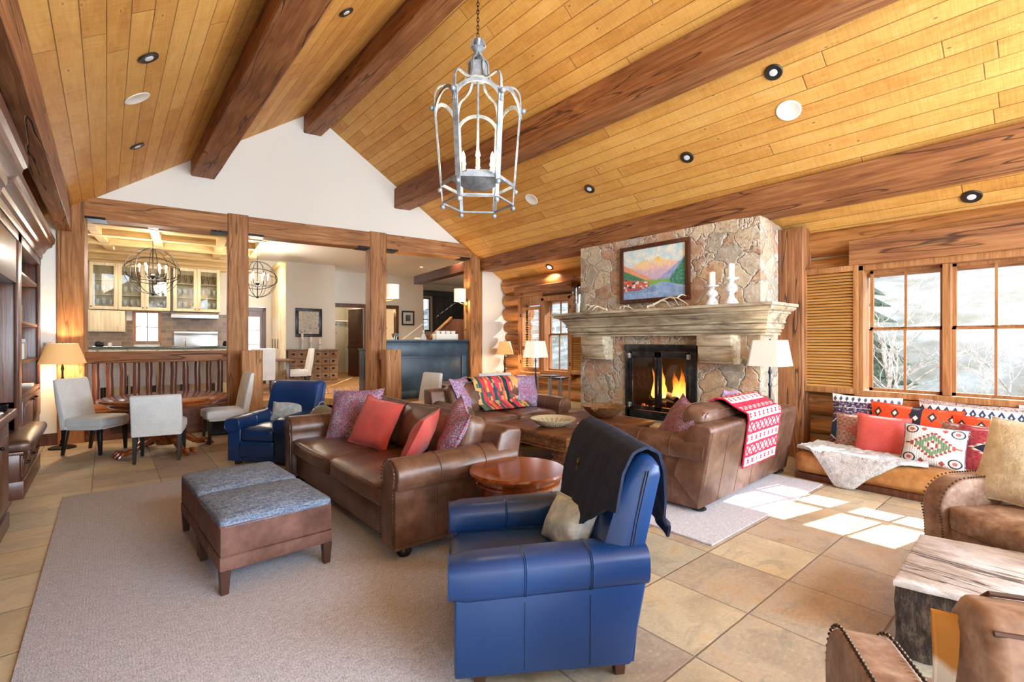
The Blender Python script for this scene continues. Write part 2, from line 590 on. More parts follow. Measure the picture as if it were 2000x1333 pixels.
def mk_medallion():
    t = T('white_medallion_weave')
    x, y, z = t.xyz(t.coord('Generated'))
    rib = (x * 160.0).sin()
    n = t.noise(t.vec(x, z, 0.0), 40.0, 2)
    c = t.mix(n, 'd9dcdc', 'c5c8c4')
    ax = (x - 0.5).abs()
    az = (z - 0.5).abs()
    step = ((az * 20.0).floor() / 20.0) * 1.0
    d = ax + step * 1.15
    c = t.mix(d < 0.34, c, '9c4038')
    c = t.mix(d < 0.29, c, 'e4dccb')
    c = t.mix(d < 0.265, c, '6f8468')
    c = t.mix(d < 0.13, c, 'b9b6a8')
    c = t.mix(d < 0.08, c, '8c3c38')
    c = t.mix(d < 0.045, c, 'ddd5c8')
    # corner rosettes
    rx = (ax - 0.35)
    rz = (az - 0.34)
    rd = (rx * rx + rz * rz).pow(0.5)
    c = t.mix(rd < 0.105, c, '2c2a36')
    c = t.mix(rd < 0.08, c, 'd6c0b4')
    c = t.mix(rd < 0.04, c, 'a05c58')
    # small red motifs
    q = ((ax - 0.16).abs() + (az - 0.38).abs() * 0.8) < 0.05
    c = t.mix(q, c, 'a2443c')
    arm = (az < 0.02) * (ax > 0.3) * (ax < 0.43)
    c = t.mix(arm, c, '9a4a3c')
    edge = ax.max(az) > 0.475
    c = t.mix(edge * ((z * 22.0).frac() > 0.5), c, '22242e')
    return t.done(c, 0.9, bump=rib, bs=0.2, bd=0.003)


MT['medallion'] = mk_medallion()


def mk_triangle():
    t = T('red_navy_tribal_weave')
    x, y, z = t.xyz(t.coord('Generated'))
    n = t.noise(t.vec(x, z, 1.0), 22.0, 3, 0.7)
    c = t.ramp(n, [(0.35, '7a2230'), (0.55, 'a3373f'), (0.72, '5b6a58')])
    d = x * 0.62 - (z - 0.5).abs()
    c = t.mix(d > 0.1, c, 'e6ddd0')
    tooth = ((z * 16.0).frac() > 0.5) * (d < 0.135) * (d > 0.1)
    c = t.mix(tooth, c, 'a3373f')
    c = t.mix(d > 0.145, c, '1d2136')
    dm = (x - 0.55).abs() * 1.3 + ((z - 0.5).abs() * 3.0).ping(0.3)
    c = t.mix((dm < 0.14) * ((z - 0.5).abs() < 0.2), c, 'b8383c')
    dots = ((z * 9.0).frac() - 0.5).abs() + (x - 0.85).abs() * 3.0
    c = t.mix(dots < 0.25, c, 'd8d6d0')
    return t.done(c, 0.9, bump=n, bs=0.3, bd=0.003)


MT['triangle'] = mk_triangle()


def mk_diamonds():
    t = T('white_navy_diamond_band')
    x, y, z = t.xyz(t.coord('Generated'))
    n = t.noise(t.vec(x, z, 2.0), 30.0, 3, 0.7)
    c = t.ramp(n, [(0.38, '6c4f4a'), (0.5, 'c9b6ae'), (0.62, '4f4050')])
    inb = (z - 0.8).abs() < 0.11
    c = t.mix(inb, c, 'e0e0de')
    d = ((x * 14.0).frac() - 0.5).abs() + (z - 0.8).abs() * 4.4
    c = t.mix(d < 0.42, c, '2b3a58')
    c = t.mix(d < 0.14, c, 'd0d4d6')
    c = t.mix(z < 0.68, c, t.ramp(n, [(0.4, '3a1c30'), (0.6, '7a2c4a')]))
    return t.done(c, 0.9, bump=n, bs=0.3, bd=0.003)


MT['diamonds'] = mk_diamonds()


def mk_navytribal():
    t = T('navy_white_tribal_weave')
    x, y, z = t.xyz(t.coord('Generated'))
    n = t.noise(t.vec(x, z, 3.0), 26.0, 3, 0.75)
    c = t.ramp(n, [(0.4, '151d38'), (0.5, '3c4060'), (0.56, '7b3040'), (0.62, 'c9c7cb')])
    top = z > 0.84
    d = ((x * 11.0).frac() - 0.5).abs() + (z - 0.9).abs() * 5.0
    c = t.mix(top, c, 'd9d8d6')
    c = t.mix(top * (d < 0.3), c, '4a4f63')
    ln = ((z * 7.0).frac() < 0.07)
    c = t.mix(ln * (z < 0.84), c, 'd0cdc6')
    dm = (x - 0.12).abs() + (z - 0.28).abs()
    c = t.mix(dm < 0.22, c, '1f3d63')
    c = t.mix(((dm - 0.23).abs() < 0.015), c, 'd9d8d6')
    return t.done(c, 0.9, bump=n, bs=0.3, bd=0.003)


MT['navytribal'] = mk_navytribal()


def mk_kilim_throw():
    t = T('striped_kilim_throw')
    x, y, z = t.xyz(t.coord('UV'))
    n = t.noise(t.vec(x * 5.0, y * 14.0, 3.0), 4.0, 4, 0.8)
    s = x + (n - 0.5) * 0.03
    c = t.ramp(s, [(0.0, 'c8a06a'), (0.08, '1f5a50'), (0.13, 'c93a4a'), (0.22, 'e0763f'), (0.27, 'd23b50'), (0.36, '1d4f58'),
                   (0.42, 'd2405a'), (0.55, 'e86a4c'), (0.6, '17323a'), (0.68, 'd43d55'), (0.79, 'd8b070'), (0.93, 'c23a4c'),
                   (1.0, '7d2a3c')], True)
    zig = ((y * 16.0).ping(1.0) - 0.5).abs()
    q = t.white(t.vec((x * 26.0).floor(), (y * 18.0).floor(), 2.0))
    c = t.mix((q > 0.74) * 0.85, c, '24564a')
    c = t.mix((q < 0.1) * 0.8, c, 'd9a860')
    c = t.mix((n > 0.66) * 0.6, c, '33222e')
    return t.done(c, 0.92, bump=n, bs=0.4, bd=0.004)


MT['kilim_throw'] = mk_kilim_throw()


def mk_nordic():
    t = T('red_white_knit')
    x, y, z = t.xyz(t.coord('UV'))
    gx, gy = 64.0, 92.0
    ix, iy = (x * gx).floor(), (y * gy).floor()
    band = (iy / 9.0).floor()
    lx = ((ix + band * 3.0).mod(8.0) - 3.5).abs()
    ly = (iy.mod(9.0) - 4.0).abs()
    b2 = band.mod(2.0)
    bell = (ly < 3.2) * (lx < 1.8 - 0.0) * (b2 < 0.5)
    ring = (((lx + ly) - 4.0).abs() < 0.7)
    dots = ((ix + iy).mod(2.0) < 0.5) * (b2 > 0.5)
    m = ring.max(dots).max((ly > 3.5))
    red = (m - bell).clamp()
    edge = ((x - 0.5).abs() > 0.475).max((y - 0.5).abs() > 0.49)
    edge = edge.max(((y - 0.56).abs() < 0.02))
    c = t.mix(red.max(edge), 'efe6dd', 'c01c3c')
    k = (x * gx * 6.28).sin() * (y * gy * 6.28).sin()
    return t.done(c, 0.92, bump=k, bs=0.3, bd=0.004)


MT['nordic'] = mk_nordic()


def mk_throw(name, a, b, sc, bs, det=4, sheen=0.1):
    t = T(name)
    o = t.coord()
    n = t.noise(o, sc, det, 0.75)
    m = t.noise(o, sc * 0.2, 3, 0.6)
    c = t.ramp(n * 0.6 + m * 0.4, [(0.35, a), (0.65, b)])
    return t.done(c, 0.95, bump=n, bs=bs, bd=0.012, sheen=sheen)


MT['navy_throw'] = mk_throw('navy_plush_throw', '0b1122', '1a2640', 40, 0.3, 4, 0.0)
MT['knit_throw'] = mk_throw('grey_chunky_knit', '959ca2', 'f4f5f6', 85, 1.0, 3)
MT['cream_fur'] = mk_throw('cream_hide', 'c6b48f', 'efe6cf', 16, 0.7)
MT['grey_print'] = mk_throw('grey_blue_print', '8299a2', 'e4e9ea', 14, 0.2)


def mk_hide():
    t = T('tan_white_cowhide')
    n = t.noise(t.coord(), 2.2, 2, 0.5)
    f = t.noise(t.coord(), 60, 2)
    x, y, z = t.xyz(t.coord('Generated'))
    c = t.ramp(n * 0.3 + 1.02 - z, [(0.0, 'b9762c'), (0.44, 'c58a42'), (0.49, 'efe9dc'), (1.0, 'f3eee4')])
    return t.done(c, 0.85, bump=f, bs=0.3, bd=0.004)


MT['hide'] = mk_hide()


def mk_basket():
    t = T('coiled_grass_basket')
    x, y, z = t.xyz(t.coord())
    r = (x * x + y * y).pow(0.5)
    ang = t.math('ARCTAN2', y, x)
    coil = (r * 240.0 + z * 200.0).sin()
    st = (ang * 60.0 + (r * 38.0).floor()).sin()
    zig = ((ang * 3.2).frac() - 0.5).abs()
    m = (((zig - 0.14).abs() < 0.05) * (r > 0.09) * (r < 0.225)) * (z > 0.012)
    c = t.mix(st * 0.25 + 0.4, 'd9ceb0', 'b7a880')
    c = t.mix(m, c, '5a4636')
    return t.done(c, 0.85, bump=coil * 0.6 + st * 0.3, bs=0.6, bd=0.004)


MT['basket'] = mk_basket()


def mk_painting():
    t = T('mountain_town_painting')
    x, y, z = t.xyz(t.coord('Generated'))
    w = x
    P = t.vec(x * 1.35, z, 0.0)
    n = t.noise(P, 7.0, 5, 0.75)
    n2 = t.noise(P, 26.0, 4, 0.85)
    n3 = t.noise(P, 2.5, 3)
    dab = t.noise(P, 60.0, 2, 0.8)
    c = t.mix(n.ss(0.35, 0.65), 'b4dcea', 'f3eddc')

    def tri(cx, top, slope):
        return top - (w - cx).abs() * slope
    far = tri(0.36, 0.78, 0.6).max(tri(0.58, 0.8, 0.7)).max(tri(0.75, 0.72, 0.4)) + (n - 0.5) * 0.12
    c = t.mix(z < far, c, t.ramp(n2 * 0.5 + n * 0.5 + (z - 0.7) * 0.6, [(0.36, 'c9b2cf'), (0.46, 'efc9b0'), (0.54, 'f2dc8e'), (0.66, 'e3b02c')]))
    lhill = 0.72 - w * 0.72 + (n - 0.5) * 0.1
    c = t.mix(z < lhill, c, t.ramp(n2, [(0.35, 'd5743f'), (0.5, 'e8a27a'), (0.65, 'dcc0b0')]))
    lgreen = 0.6 - w * 0.62 + (n2 - 0.5) * 0.1
    c = t.mix(z < lgreen, c, t.ramp(n2, [(0.35, '2c6650'), (0.6, '5b9a74')]))
    rh = (w - 0.5) * 0.95 + 0.28 + (n - 0.5) * 0.14
    c = t.mix((z < rh) * (w > 0.45), c, t.ramp(n2 * 0.5 + n * 0.5, [(0.38, '6f8cc4'), (0.5, '9aa8da'), (0.62, 'c9b9dc')]))
    mid = 0.36 + (n2 - 0.5) * 0.22
    c = t.mix((z < mid) * (w > 0.3) * (w < 0.82), c, t.ramp(n2, [(0.35, '3f7f3c'), (0.5, '8fc05a'), (0.65, '5aa070')]))
    rt = 0.3 + (w - 0.72) * 1.6 + (n2 - 0.5) * 0.2
    c = t.mix((z < rt) * (w > 0.76), c, t.ramp(n2, [(0.35, '1f5a50'), (0.5, '3f8a70'), (0.65, '86b8a8')]))
    bl = (w < 0.44) * (z < 0.42 - w * 0.22) * (z > 0.15)
    q = t.white(t.vec((w * 34.0).floor(), (z * 26.0).floor(), 1.0))
    c = t.mix(bl, c, t.ramp(q, [(0.0, 'c4604a'), (0.3, 'd98472'), (0.5, '8f7fa8'), (0.65, 'ece0e0'), (0.8, '4a4664'), (0.9, 'd9622c')], True))
    road = z < (0.17 + (0.14 - (w - 0.66).abs() * 0.35).max(0.0) + (n2 - 0.5) * 0.03)
    c = t.mix(road, c, t.ramp(n * 0.6 + dab * 0.4, [(0.38, '6a8cc8'), (0.5, '8fb0dd'), (0.62, 'b9d0ea')]))
    ppl = (dab > 0.56) * (z < 0.24) * (z > 0.12) * (w < 0.55)
    c = t.mix(ppl, c, '3a3450')
    return t.done(c, 0.6, bump=n2, bs=0.2, bd=0.002)


MT['painting'] = mk_painting()


def mk_print(name, cols):
    t = T(name)
    x, y, z = t.xyz(t.coord('Generated'))
    n = t.noise(t.vec(x, z, 0.0), 3.0, 6, 0.75, 0.8)
    st = [(0.4 + 0.2 * i / (len(cols) - 1), c) for i, c in enumerate(cols)]
    return t.done(t.ramp(n, st), 0.5)


MT['print_a'] = mk_print('locomotive_print', ['3d4556', 'e6e4da', '8fa0b4', 'd9b13c', 'dfe2e4', '4a505c', 'e8e6de'])
MT['print_b'] = mk_print('dark_photo_print', ['14181a', '2f3a3c', '93a09a', '1a1e20'])


def mk_flame():
    t = T('gas_flame')
    x, y, z = t.xyz(t.coord('Generated'))
    ax = ((x - 0.5).abs() + (y - 0.5).abs()) * 1.0
    n = t.noise(t.map(t.coord(), (30, 30, 8)), 1.0, 3, 0.7, 1.0)
    f = z + ax * 0.35 + (n - 0.5) * 0.35
    c = t.ramp(f, [(0.0, (1.0, 0.8, 0.45)), (0.3, (1.0, 0.55, 0.1)), (0.65, (1.0, 0.3, 0.03)), (1.0, (0.6, 0.1, 0.0))])
    em = t.node('ShaderNodeEmission')
    t.put(em.inputs[0], c)
    t.put(em.inputs[1], (1.25 - f).max(0.3) * 4.0)
    tr = t.node('ShaderNodeBsdfTransparent')
    mx = t.node('ShaderNodeMixShader')
    fac = (1.15 - f * 0.95 + (n - 0.5) * 0.6).clamp()
    t.put(mx.inputs[0], fac)
    t.nt.links.new(tr.outputs[0], mx.inputs[1])
    t.nt.links.new(em.outputs[0], mx.inputs[2])
    o = t.node('ShaderNodeOutputMaterial')
    t.nt.links.new(mx.outputs[0], o.inputs[0])
    return t.m


MT['flame'] = mk_flame()


def mk_tile():
    t = T('brown_backsplash_tile')
    x, y, z = t.xyz(t.coord())
    u = x / 0.2 + (z / 0.1).floor() * 0.5
    v = z / 0.1
    gap = (u.frac() - 0.5).abs().ss(0.47, 0.49).max((v.frac() - 0.5).abs().ss(0.45, 0.48))
    r = t.white(t.vec(u.floor(), v.floor()))
    c = t.ramp(r, [(0.0, '6e5540'), (0.5, '86694e'), (1.0, '9a7c5e')])
    c = t.mix(gap, c, 'a08a70')
    return t.done(c, 0.35)


MT['tile'] = mk_tile()


def mk_granite():
    t = T('dark_granite')
    o = t.coord()
    n = t.noise(o, 60, 4, 0.8)
    c = t.ramp(n, [(0.35, '1c1f1d'), (0.5, '4a4d48'), (0.65, '8c8a7c')])
    return t.done(c, 0.12)


MT['granite'] = mk_granite()
MT['bar_blue'] = T('blue_painted_wood')
_t = MT['bar_blue']
MT['bar_blue'] = _t.done(_t.ramp(_t.noise(_t.coord(), 2.5, 5, 0.6), [(0.3, '22303c'), (0.55, '34495a'), (0.75, '4c6476')]), 0.4)
MT['hallfloor'] = planks('oak_floor', [(0.25, '9a6f3e'), (0.5, 'b98a50'), (0.7, 'c99c60'), (0.9, 'd4ab70')], 0.12, 1.8, 0, 0.2, 0.1)
MT['lens'] = plain('downlight_reflector', 'd8dade', 0.25, spec=0.8)
MT['ringmetal'] = plain('bronze_ring', '3c3733', 0.4, metal=0.5)
MT['bark'] = T('rough_bark')
_t = MT['bark']
_o = _t.coord()
_n = _t.noise(_t.map(_o, (14, 14, 5)), 2.2, 8, 0.8, 0.3)
MT['bark'] = _t.done(_t.ramp(_n, [(0.35, '1f1510'), (0.5, '4a382c'), (0.65, '8d7763')]), 0.9, bump=_n, bs=1.0, bd=0.05)
_t = T('whitewashed_slab')
_o = _t.coord()
_n = _t.noise(_t.map(_o, (5.0, 2, 4)), 1.8, 7, 0.75, 0.3)
_w = _t.noise(_t.map(_o, (6, 0.7, 1)), 1.0, 4, 0.6, 0.3)
_l = 1.0 - (_w - 0.5).abs().ss(0.0, 0.02)
MT['slab'] = _t.done(_t.mix((_l * 0.9).clamp(), _t.ramp(_n, [(0.3, '8a776c'), (0.45, 'ab9e96'), (0.6, 'c6c0be'), (0.75, 'dfdfe4')]), '2a1a14'),
                     0.5, bump=_n - _l, bs=0.6, bd=0.02)
MT['zinc'] = T('galvanised_lantern_metal')
_t = MT['zinc']
MT['zinc'] = _t.done(_t.ramp(_t.noise(_t.coord(), 7, 5, 0.7), [(0.3, '6f7c87'), (0.5, '9aa5ae'), (0.7, 'c3cacf')]), 0.5, 0.35)
MT['slat'] = wood('bamboo_slat', '9c6a34', 'c4904e', 'd8ac6c', 0, 0.4, 1.0, 0.0, 0.1)
MT['mercury'] = T('mottled_white_glaze')
_t = MT['mercury']
MT['mercury'] = _t.done(_t.ramp(_t.noise(_t.coord(), 26, 4, 0.7), [(0.4, 'f0f1f2'), (0.6, 'd5d6d9'), (0.7, '8c6a5c')]), 0.2)
MT['frost'] = T('frosted_glass').done(col('c9cfd0'), 0.25, trans=0.6)
MT['ember'] = T('glowing_embers')
_t = MT['ember']
_n = _t.noise(_t.coord(), 22, 4, 0.75)
MT['ember'] = _t.done('1a1210', 0.9, emit=_t.ramp(_n, [(0.45, (0, 0, 0)), (0.6, (0.9, 0.16, 0.03)), (0.72, (1, 0.5, 0.2))]), es=1.6, bump=_n, bs=1.0, bd=0.03)
MT['charlog'] = T('charred_ceramic_log')
_t = MT['charlog']
_n = _t.noise(_t.coord(), 14, 5, 0.7)
MT['charlog'] = _t.done(_t.ramp(_n, [(0.35, '15110f'), (0.55, '40352e'), (0.7, '8a7a6c')]), 0.9, bump=_n, bs=0.9, bd=0.03)
MT['firebrick'] = plain('sooty_firebrick', '2e2825', 0.9)
# ------------------------------------------------------------------ mesh building


class M:
    """collects shapes, then becomes one mesh object"""

    def __init__(s):
        s.b = bmesh.new()

    def _take(s, t, mtx=None):
        if mtx is not None:
            bmesh.ops.transform(t, matrix=mtx, verts=t.verts)
        me = bpy.data.meshes.new('t')
        t.to_mesh(me)
        t.free()
        s.b.from_mesh(me)
        bpy.data.meshes.remove(me)
        return s

    def box(s, c, d, bev=0.0, seg=2, rot=None, taper=None):
        t = bmesh.new()
        bmesh.ops.create_cube(t, size=1.0)
        for v in t.verts:
            k = 1.0
            if taper and v.co.z < 0:
                k = taper
            v.co = Vector((v.co.x * d[0] * k, v.co.y * d[1] * k, v.co.z * d[2]))
        if bev > 0:
            bmesh.ops.bevel(t, geom=list(t.edges), offset=bev, segments=seg, affect='EDGES', profile=0.5, clamp_overlap=True)
        m = Matrix.Translation(c)
        if rot is not None:
            m = m @ rot
        return s._take(t, m)

    def b2(s, x0, x1, y0, y1, z0, z1, bev=0.0, seg=2):
        return s.box(((x0 + x1) / 2, (y0 + y1) / 2, (z0 + z1) / 2), (abs(x1 - x0), abs(y1 - y0), abs(z1 - z0)), bev, seg)

    def cyl(s, p0, p1, r0, r1=None, n=16):
        r1 = r0 if r1 is None else r1
        p0, p1 = Vector(p0), Vector(p1)
        d = p1 - p0
        t = bmesh.new()
        bmesh.ops.create_cone(t, cap_ends=True, segments=n, radius1=max(r0, 1e-4), radius2=max(r1, 1e-4), depth=d.length)
        return s._take(t, Matrix.Translation((p0 + p1) / 2) @ d.to_track_quat('Z', 'Y').to_matrix().to_4x4())

    def ball(s, c, r, n=12, sc=(1, 1, 1)):
        t = bmesh.new()
        bmesh.ops.create_uvsphere(t, u_segments=n, v_segments=max(6, n * 2 // 3), radius=r)
        return s._take(t, Matrix.Translation(c) @ Matrix.Diagonal((*sc, 1)))

    def lathe(s, prof, n=24, c=(0, 0, 0), sq=False):
        t = bmesh.new()
        rings = []
        for r, z in prof:
            if r < 1e-5:
                rings.append([t.verts.new((c[0], c[1], c[2] + z))])
            else:
                rings.append([t.verts.new((c[0] + r * cos(2 * pi * i / n), c[1] + r * sin(2 * pi * i / n), c[2] + z)) for i in range(n)])
        for a, b in zip(rings, rings[1:]):
            for i in range(n):
                j = (i + 1) % n
                if len(a) == 1 and len(b) == 1:
                    continue
                if len(a) == 1:
                    t.faces.new((a[0], b[j], b[i]))
                elif len(b) == 1:
                    t.faces.new((a[i], a[j], b[0]))
                else:
                    t.faces.new((a[i], a[j], b[j], b[i]))
        if len(rings[0]) > 1:
            t.faces.new(rings[0][::-1])
        if len(rings[-1]) > 1:
            t.faces.new(rings[-1])
        bmesh.ops.recalc_face_normals(t, faces=t.faces)
        return s._take(t)

    def prism(s, poly, axis, a0, a1, bev=0.0, seg=2, bev_all=False):
        """polygon in the plane across axis ('x': (y,z), 'y': (x,z), 'z': (x,y)) pushed from a0 to a1"""
        t = bmesh.new()

        def P(p, a):
            return {'x': (a, p[0], p[1]), 'y': (p[0], a, p[1]), 'z': (p[0], p[1], a)}[axis]
        A = [t.verts.new(P(p, a0)) for p in poly]
        B = [t.verts.new(P(p, a1)) for p in poly]
        n = len(poly)
        fa = t.faces.new(A)
        fb = t.faces.new(B[::-1])
        for i in range(n):
            j = (i + 1) % n
            t.faces.new((A[j], A[i], B[i], B[j]))
        bmesh.ops.recalc_face_normals(t, faces=t.faces)
        if bev > 0:
            ed = list(t.edges) if bev_all else list({e for f in (fa, fb) for e in f.edges})
            bmesh.ops.bevel(t, geom=ed, offset=bev, segments=seg, affect='EDGES', profile=0.5, clamp_overlap=True)
        return s._take(t)

    def tube(s, pts, r, n=8, closed=False, flat=None):
        """tube along points; r number or list; flat=(w,h) gives a rectangular strap"""
        pts = [Vector(p) for p in pts]
        m = len(pts)
        t = bmesh.new()
        rings = []
        up = Vector((0, 0, 1))
        prev = None
        for i, p in enumerate(pts):
            if closed:
                d = pts[(i + 1) % m] - pts[i - 1]
            else:
                d = pts[min(i + 1, m - 1)] - pts[max(i - 1, 0)]
            d.normalize()
            if prev is None:
                a = d.cross(up)
                if a.length < 1e-3:
                    a = d.cross(Vector((1, 0, 0)))
            else:
                a = prev - d * prev.dot(d)
            a.normalize()
            prev = a
            b = d.cross(a)
            rr = r[i] if isinstance(r, (list, tuple)) else r
            ring = []
            if flat:
                for sx, sy in ((-1, -1), (1, -1), (1, 1), (-1, 1)):
                    ring.append(t.verts.new(p + a * sx * flat[0] / 2 + b * sy * flat[1] / 2))
            else:
                for k in range(n):
                    q = 2 * pi * k / n
                    ring.append(t.verts.new(p + a * cos(q) * rr + b * sin(q) * rr))
            rings.append(ring)
        nn = len(rings[0])
        rng = range(m if closed else m - 1)
        for i in rng:
            A, B = rings[i], rings[(i + 1) % m]
            for k in range(nn):
                j = (k + 1) % nn
                t.faces.new((A[k], A[j], B[j], B[k]))
        if not closed:
            t.faces.new(rings[0][::-1])
            t.faces.new(rings[-1])
        bmesh.ops.recalc_face_normals(t, faces=t.faces)
        return s._take(t)

    def puff(s, c, d, r=0.05, bulge=(0, 0, 0.03), rot=None, n=10, wr=0.0, seed=0, dent=0.0):
        """soft rounded block: cushion"""
        t = bmesh.new()
        bmesh.ops.create_cube(t, size=2.0)
        bmesh.ops.subdivide_edges(t, edges=t.edges, cuts=n, use_grid_fill=True)
        hx, hy, hz = d[0] / 2, d[1] / 2, d[2] / 2
        r = min(r, hx * 0.98, hy * 0.98, hz * 0.98)
        for v in t.verts:
            x, y, z = v.co
            # spread grid lines towards the edges
            f = lambda q: sin(q * pi / 2) * 0.5 + q * 0.5
            x, y, z = f(x), f(y), f(z)
            p = Vector((x * hx, y * hy, z * hz))
            q = Vector((max(-hx + r, min(hx - r, p.x)), max(-hy + r, min(hy - r, p.y)), max(-hz + r, min(hz - r, p.z))))
            e = p - q
            if e.length > 1e-6:
                e = e.normalized() * r
            p = q + e
            ex, ey, ez = 1 - x * x, 1 - y * y, 1 - z * z
            p.x += x * bulge[0] * ey * ez
            p.y += y * bulge[1] * ex * ez
            p.z += z * bulge[2] * ex * ey
            if dent and z > 0:
                p.z -= dent * ex * ex * ey * z
            if wr:
                p += Vector((0, 0, 1)) * mn.noise(Vector((x * 2 + seed, y * 2, z))) * wr * ex
                p.y += mn.noise(Vector((x * 3 + seed, z * 3, y))) * wr * 0.6
            v.co = p
        m = Matrix.Translation(c)
        if rot is not None:
            m = m @ rot
        return s._take(t, m)

    def pillow(s, w, h, th, seed=0, ears=0.25):
        """throw pillow standing on its lower edge, front -Y"""
        t = bmesh.new()
        N = 18
        for side in (-1, 1):
            g = []
            for j in range(N + 1):
                row = []
                for i in range(N + 1):
                    u, v = -1 + 2 * i / N, -1 + 2 * j / N
                    k = (1 - abs(u) ** 2.6) * (1 - abs(v) ** 2.6)
                    pin = 1 - 0.07 * (1 - u * u) * (v * v) - 0.0
                    pin2 = 1 - 0.07 * (1 - v * v) * (u * u)
                    x = u * w / 2 * pin2
                    z = v * h / 2 * pin
                    y = side * (th / 2) * max(k, 0) ** 0.62
                    nn = mn.noise(Vector((u * 1.7 + seed * 3.1, v * 1.7, side + seed)))
                    y += nn * 0.018 * max(k, 0) ** 0.5
                    z += mn.noise(Vector((u * 1.2 + seed, v * 1.2, 9.0))) * 0.012
                    row.append(t.verts.new((x, y, z + h / 2)))
                g.append(row)
            for j in range(N):
                for i in range(N):
                    q = (g[j][i], g[j][i + 1], g[j + 1][i + 1], g[j + 1][i])
                    t.faces.new(q if side < 0 else q[::-1])
        bmesh.ops.remove_doubles(t, verts=t.verts, dist=0.0005)
        return s._take(t)

    def sheet(s, fn, nu, nv, thick=0.0):
        """cloth: fn(u,v) -> point; carries UVs; thick gives it a back side"""
        t = bmesh.new()
        uvl = t.loops.layers.uv.new('UVMap')
        P = [[Vector(fn(i / nu, j / nv)) for i in range(nu + 1)] for j in range(nv + 1)]
        layers = []
        for off in ((0, 1) if thick else (0,)):
            V = []
            for j in range(nv + 1):
                row = []
                for i in range(nu + 1):
                    p = P[j][i]
                    if thick:
                        a = P[j][min(i + 1, nu)] - P[j][max(i - 1, 0)]
                        b = P[min(j + 1, nv)][i] - P[max(j - 1, 0)][i]
                        n = a.cross(b)
                        if n.length > 1e-9:
                            n.normalize()
                        p = p + n * (thick * (0.5 if off == 0 else -0.5))
                    row.append(t.verts.new(p))
                V.append(row)
            layers.append(V)
            for j in range(nv):
                for i in range(nu):
                    q = [(j, i), (j, i + 1), (j + 1, i + 1), (j + 1, i)]
                    if off:
                        q = q[::-1]
                    f = t.faces.new([V[a][b] for a, b in q])
                    for l, (a, b) in zip(f.loops, q):
                        l[uvl].uv = (b / nu, a / nv)
        if thick:
            A, B = layers
            ring = [(0, i) for i in range(nu)] + [(j, nu) for j in range(nv)] + [(nv, i) for i in range(nu, 0, -1)] + [(j, 0) for j in range(nv, 0, -1)]
            for k in range(len(ring)):
                (a, b), (c, d) = ring[k], ring[(k + 1) % len(ring)]
                f = t.faces.new((A[a][b], A[c][d], B[c][d], B[a][b]))
                for l, (q, w) in zip(f.loops, ((a, b), (c, d), (c, d), (a, b))):
                    l[uvl].uv = (w / nu, q / nv)
            bmesh.ops.recalc_face_normals(t, faces=t.faces)
        return s._take(t)


def obj(name, m, mat, parent=None, loc=None, rot=None, smooth=38):
    me = bpy.data.meshes.new(name)
    m.b.to_mesh(me)
    m.b.free()
    if smooth:
        for p in me.polygons:
            p.use_smooth = True
        me.set_sharp_from_angle(angle=radians(smooth))
    me.materials.append(MT[mat] if isinstance(mat, str) else mat)
    o = bpy.data.objects.new(name, me)
    C.objects.link(o)
    if parent is not None:
        o.parent = parent
    if loc is not None:
        o.location = loc
    if rot is not None:
        o.rotation_euler = rot
    return o


def tag(o, label, cat, group=None):
    o['label'] = label
    o['category'] = cat
    if group:
        o['group'] = group
    elif 'group' in o.keys():
        del o['group']
    return o


def thing(name, label, cat, loc=(0, 0, 0), rz=0.0, group=None, rot=None):
    o = bpy.data.objects.new(name, None)
    o.empty_display_size = 0.1
    C.objects.link(o)
    o.location = loc
    o.rotation_euler = rot if rot is not None else (0, 0, rz)
    return tag(o, label, cat, group)


def single(name, m, mat, label, cat, loc=None, rot=None, group=None, smooth=38):
    return tag(obj(name, m, mat, None, loc, rot, smooth), label, cat, group)


def struct(name, m, mat, loc=None, rot=None, smooth=None, parent=None):
    o = obj(name, m, mat, parent, loc, rot, smooth)
    if parent is None:
        o['kind'] = 'structure'
    return o


def dup(root, loc, rz=0.0, label=None, group=None, rot=None):
    r = root.copy()
    C.objects.link(r)
    r.location = loc
    r.rotation_euler = rot if rot is not None else (0, 0, rz)
    if label:
        r['label'] = label
    if group:
        r['group'] = group
    for ch in list(root.children):
        c = ch.copy()
        C.objects.link(c)
        c.parent = r
        for g in list(ch.children):
            d = g.copy()
            C.objects.link(d)
            d.parent = c
    return r


def ceil_z(x):
    return 5.73 - 0.683 * abs(x - 2.92)


# the gable wall and the rooms behind it stand 6.2 degrees off the great room's axes
KO = Vector((-0.333, 9.499))
KA = radians(-6.237)
KU = Vector((cos(KA), sin(KA)))
KV = Vector((-sin(KA), cos(KA)))
UP = 0.3  # upper floor level


def K(a, b, z=0.0):
    p = KO + KU * a + KV * b
    return (p.x, p.y, z)


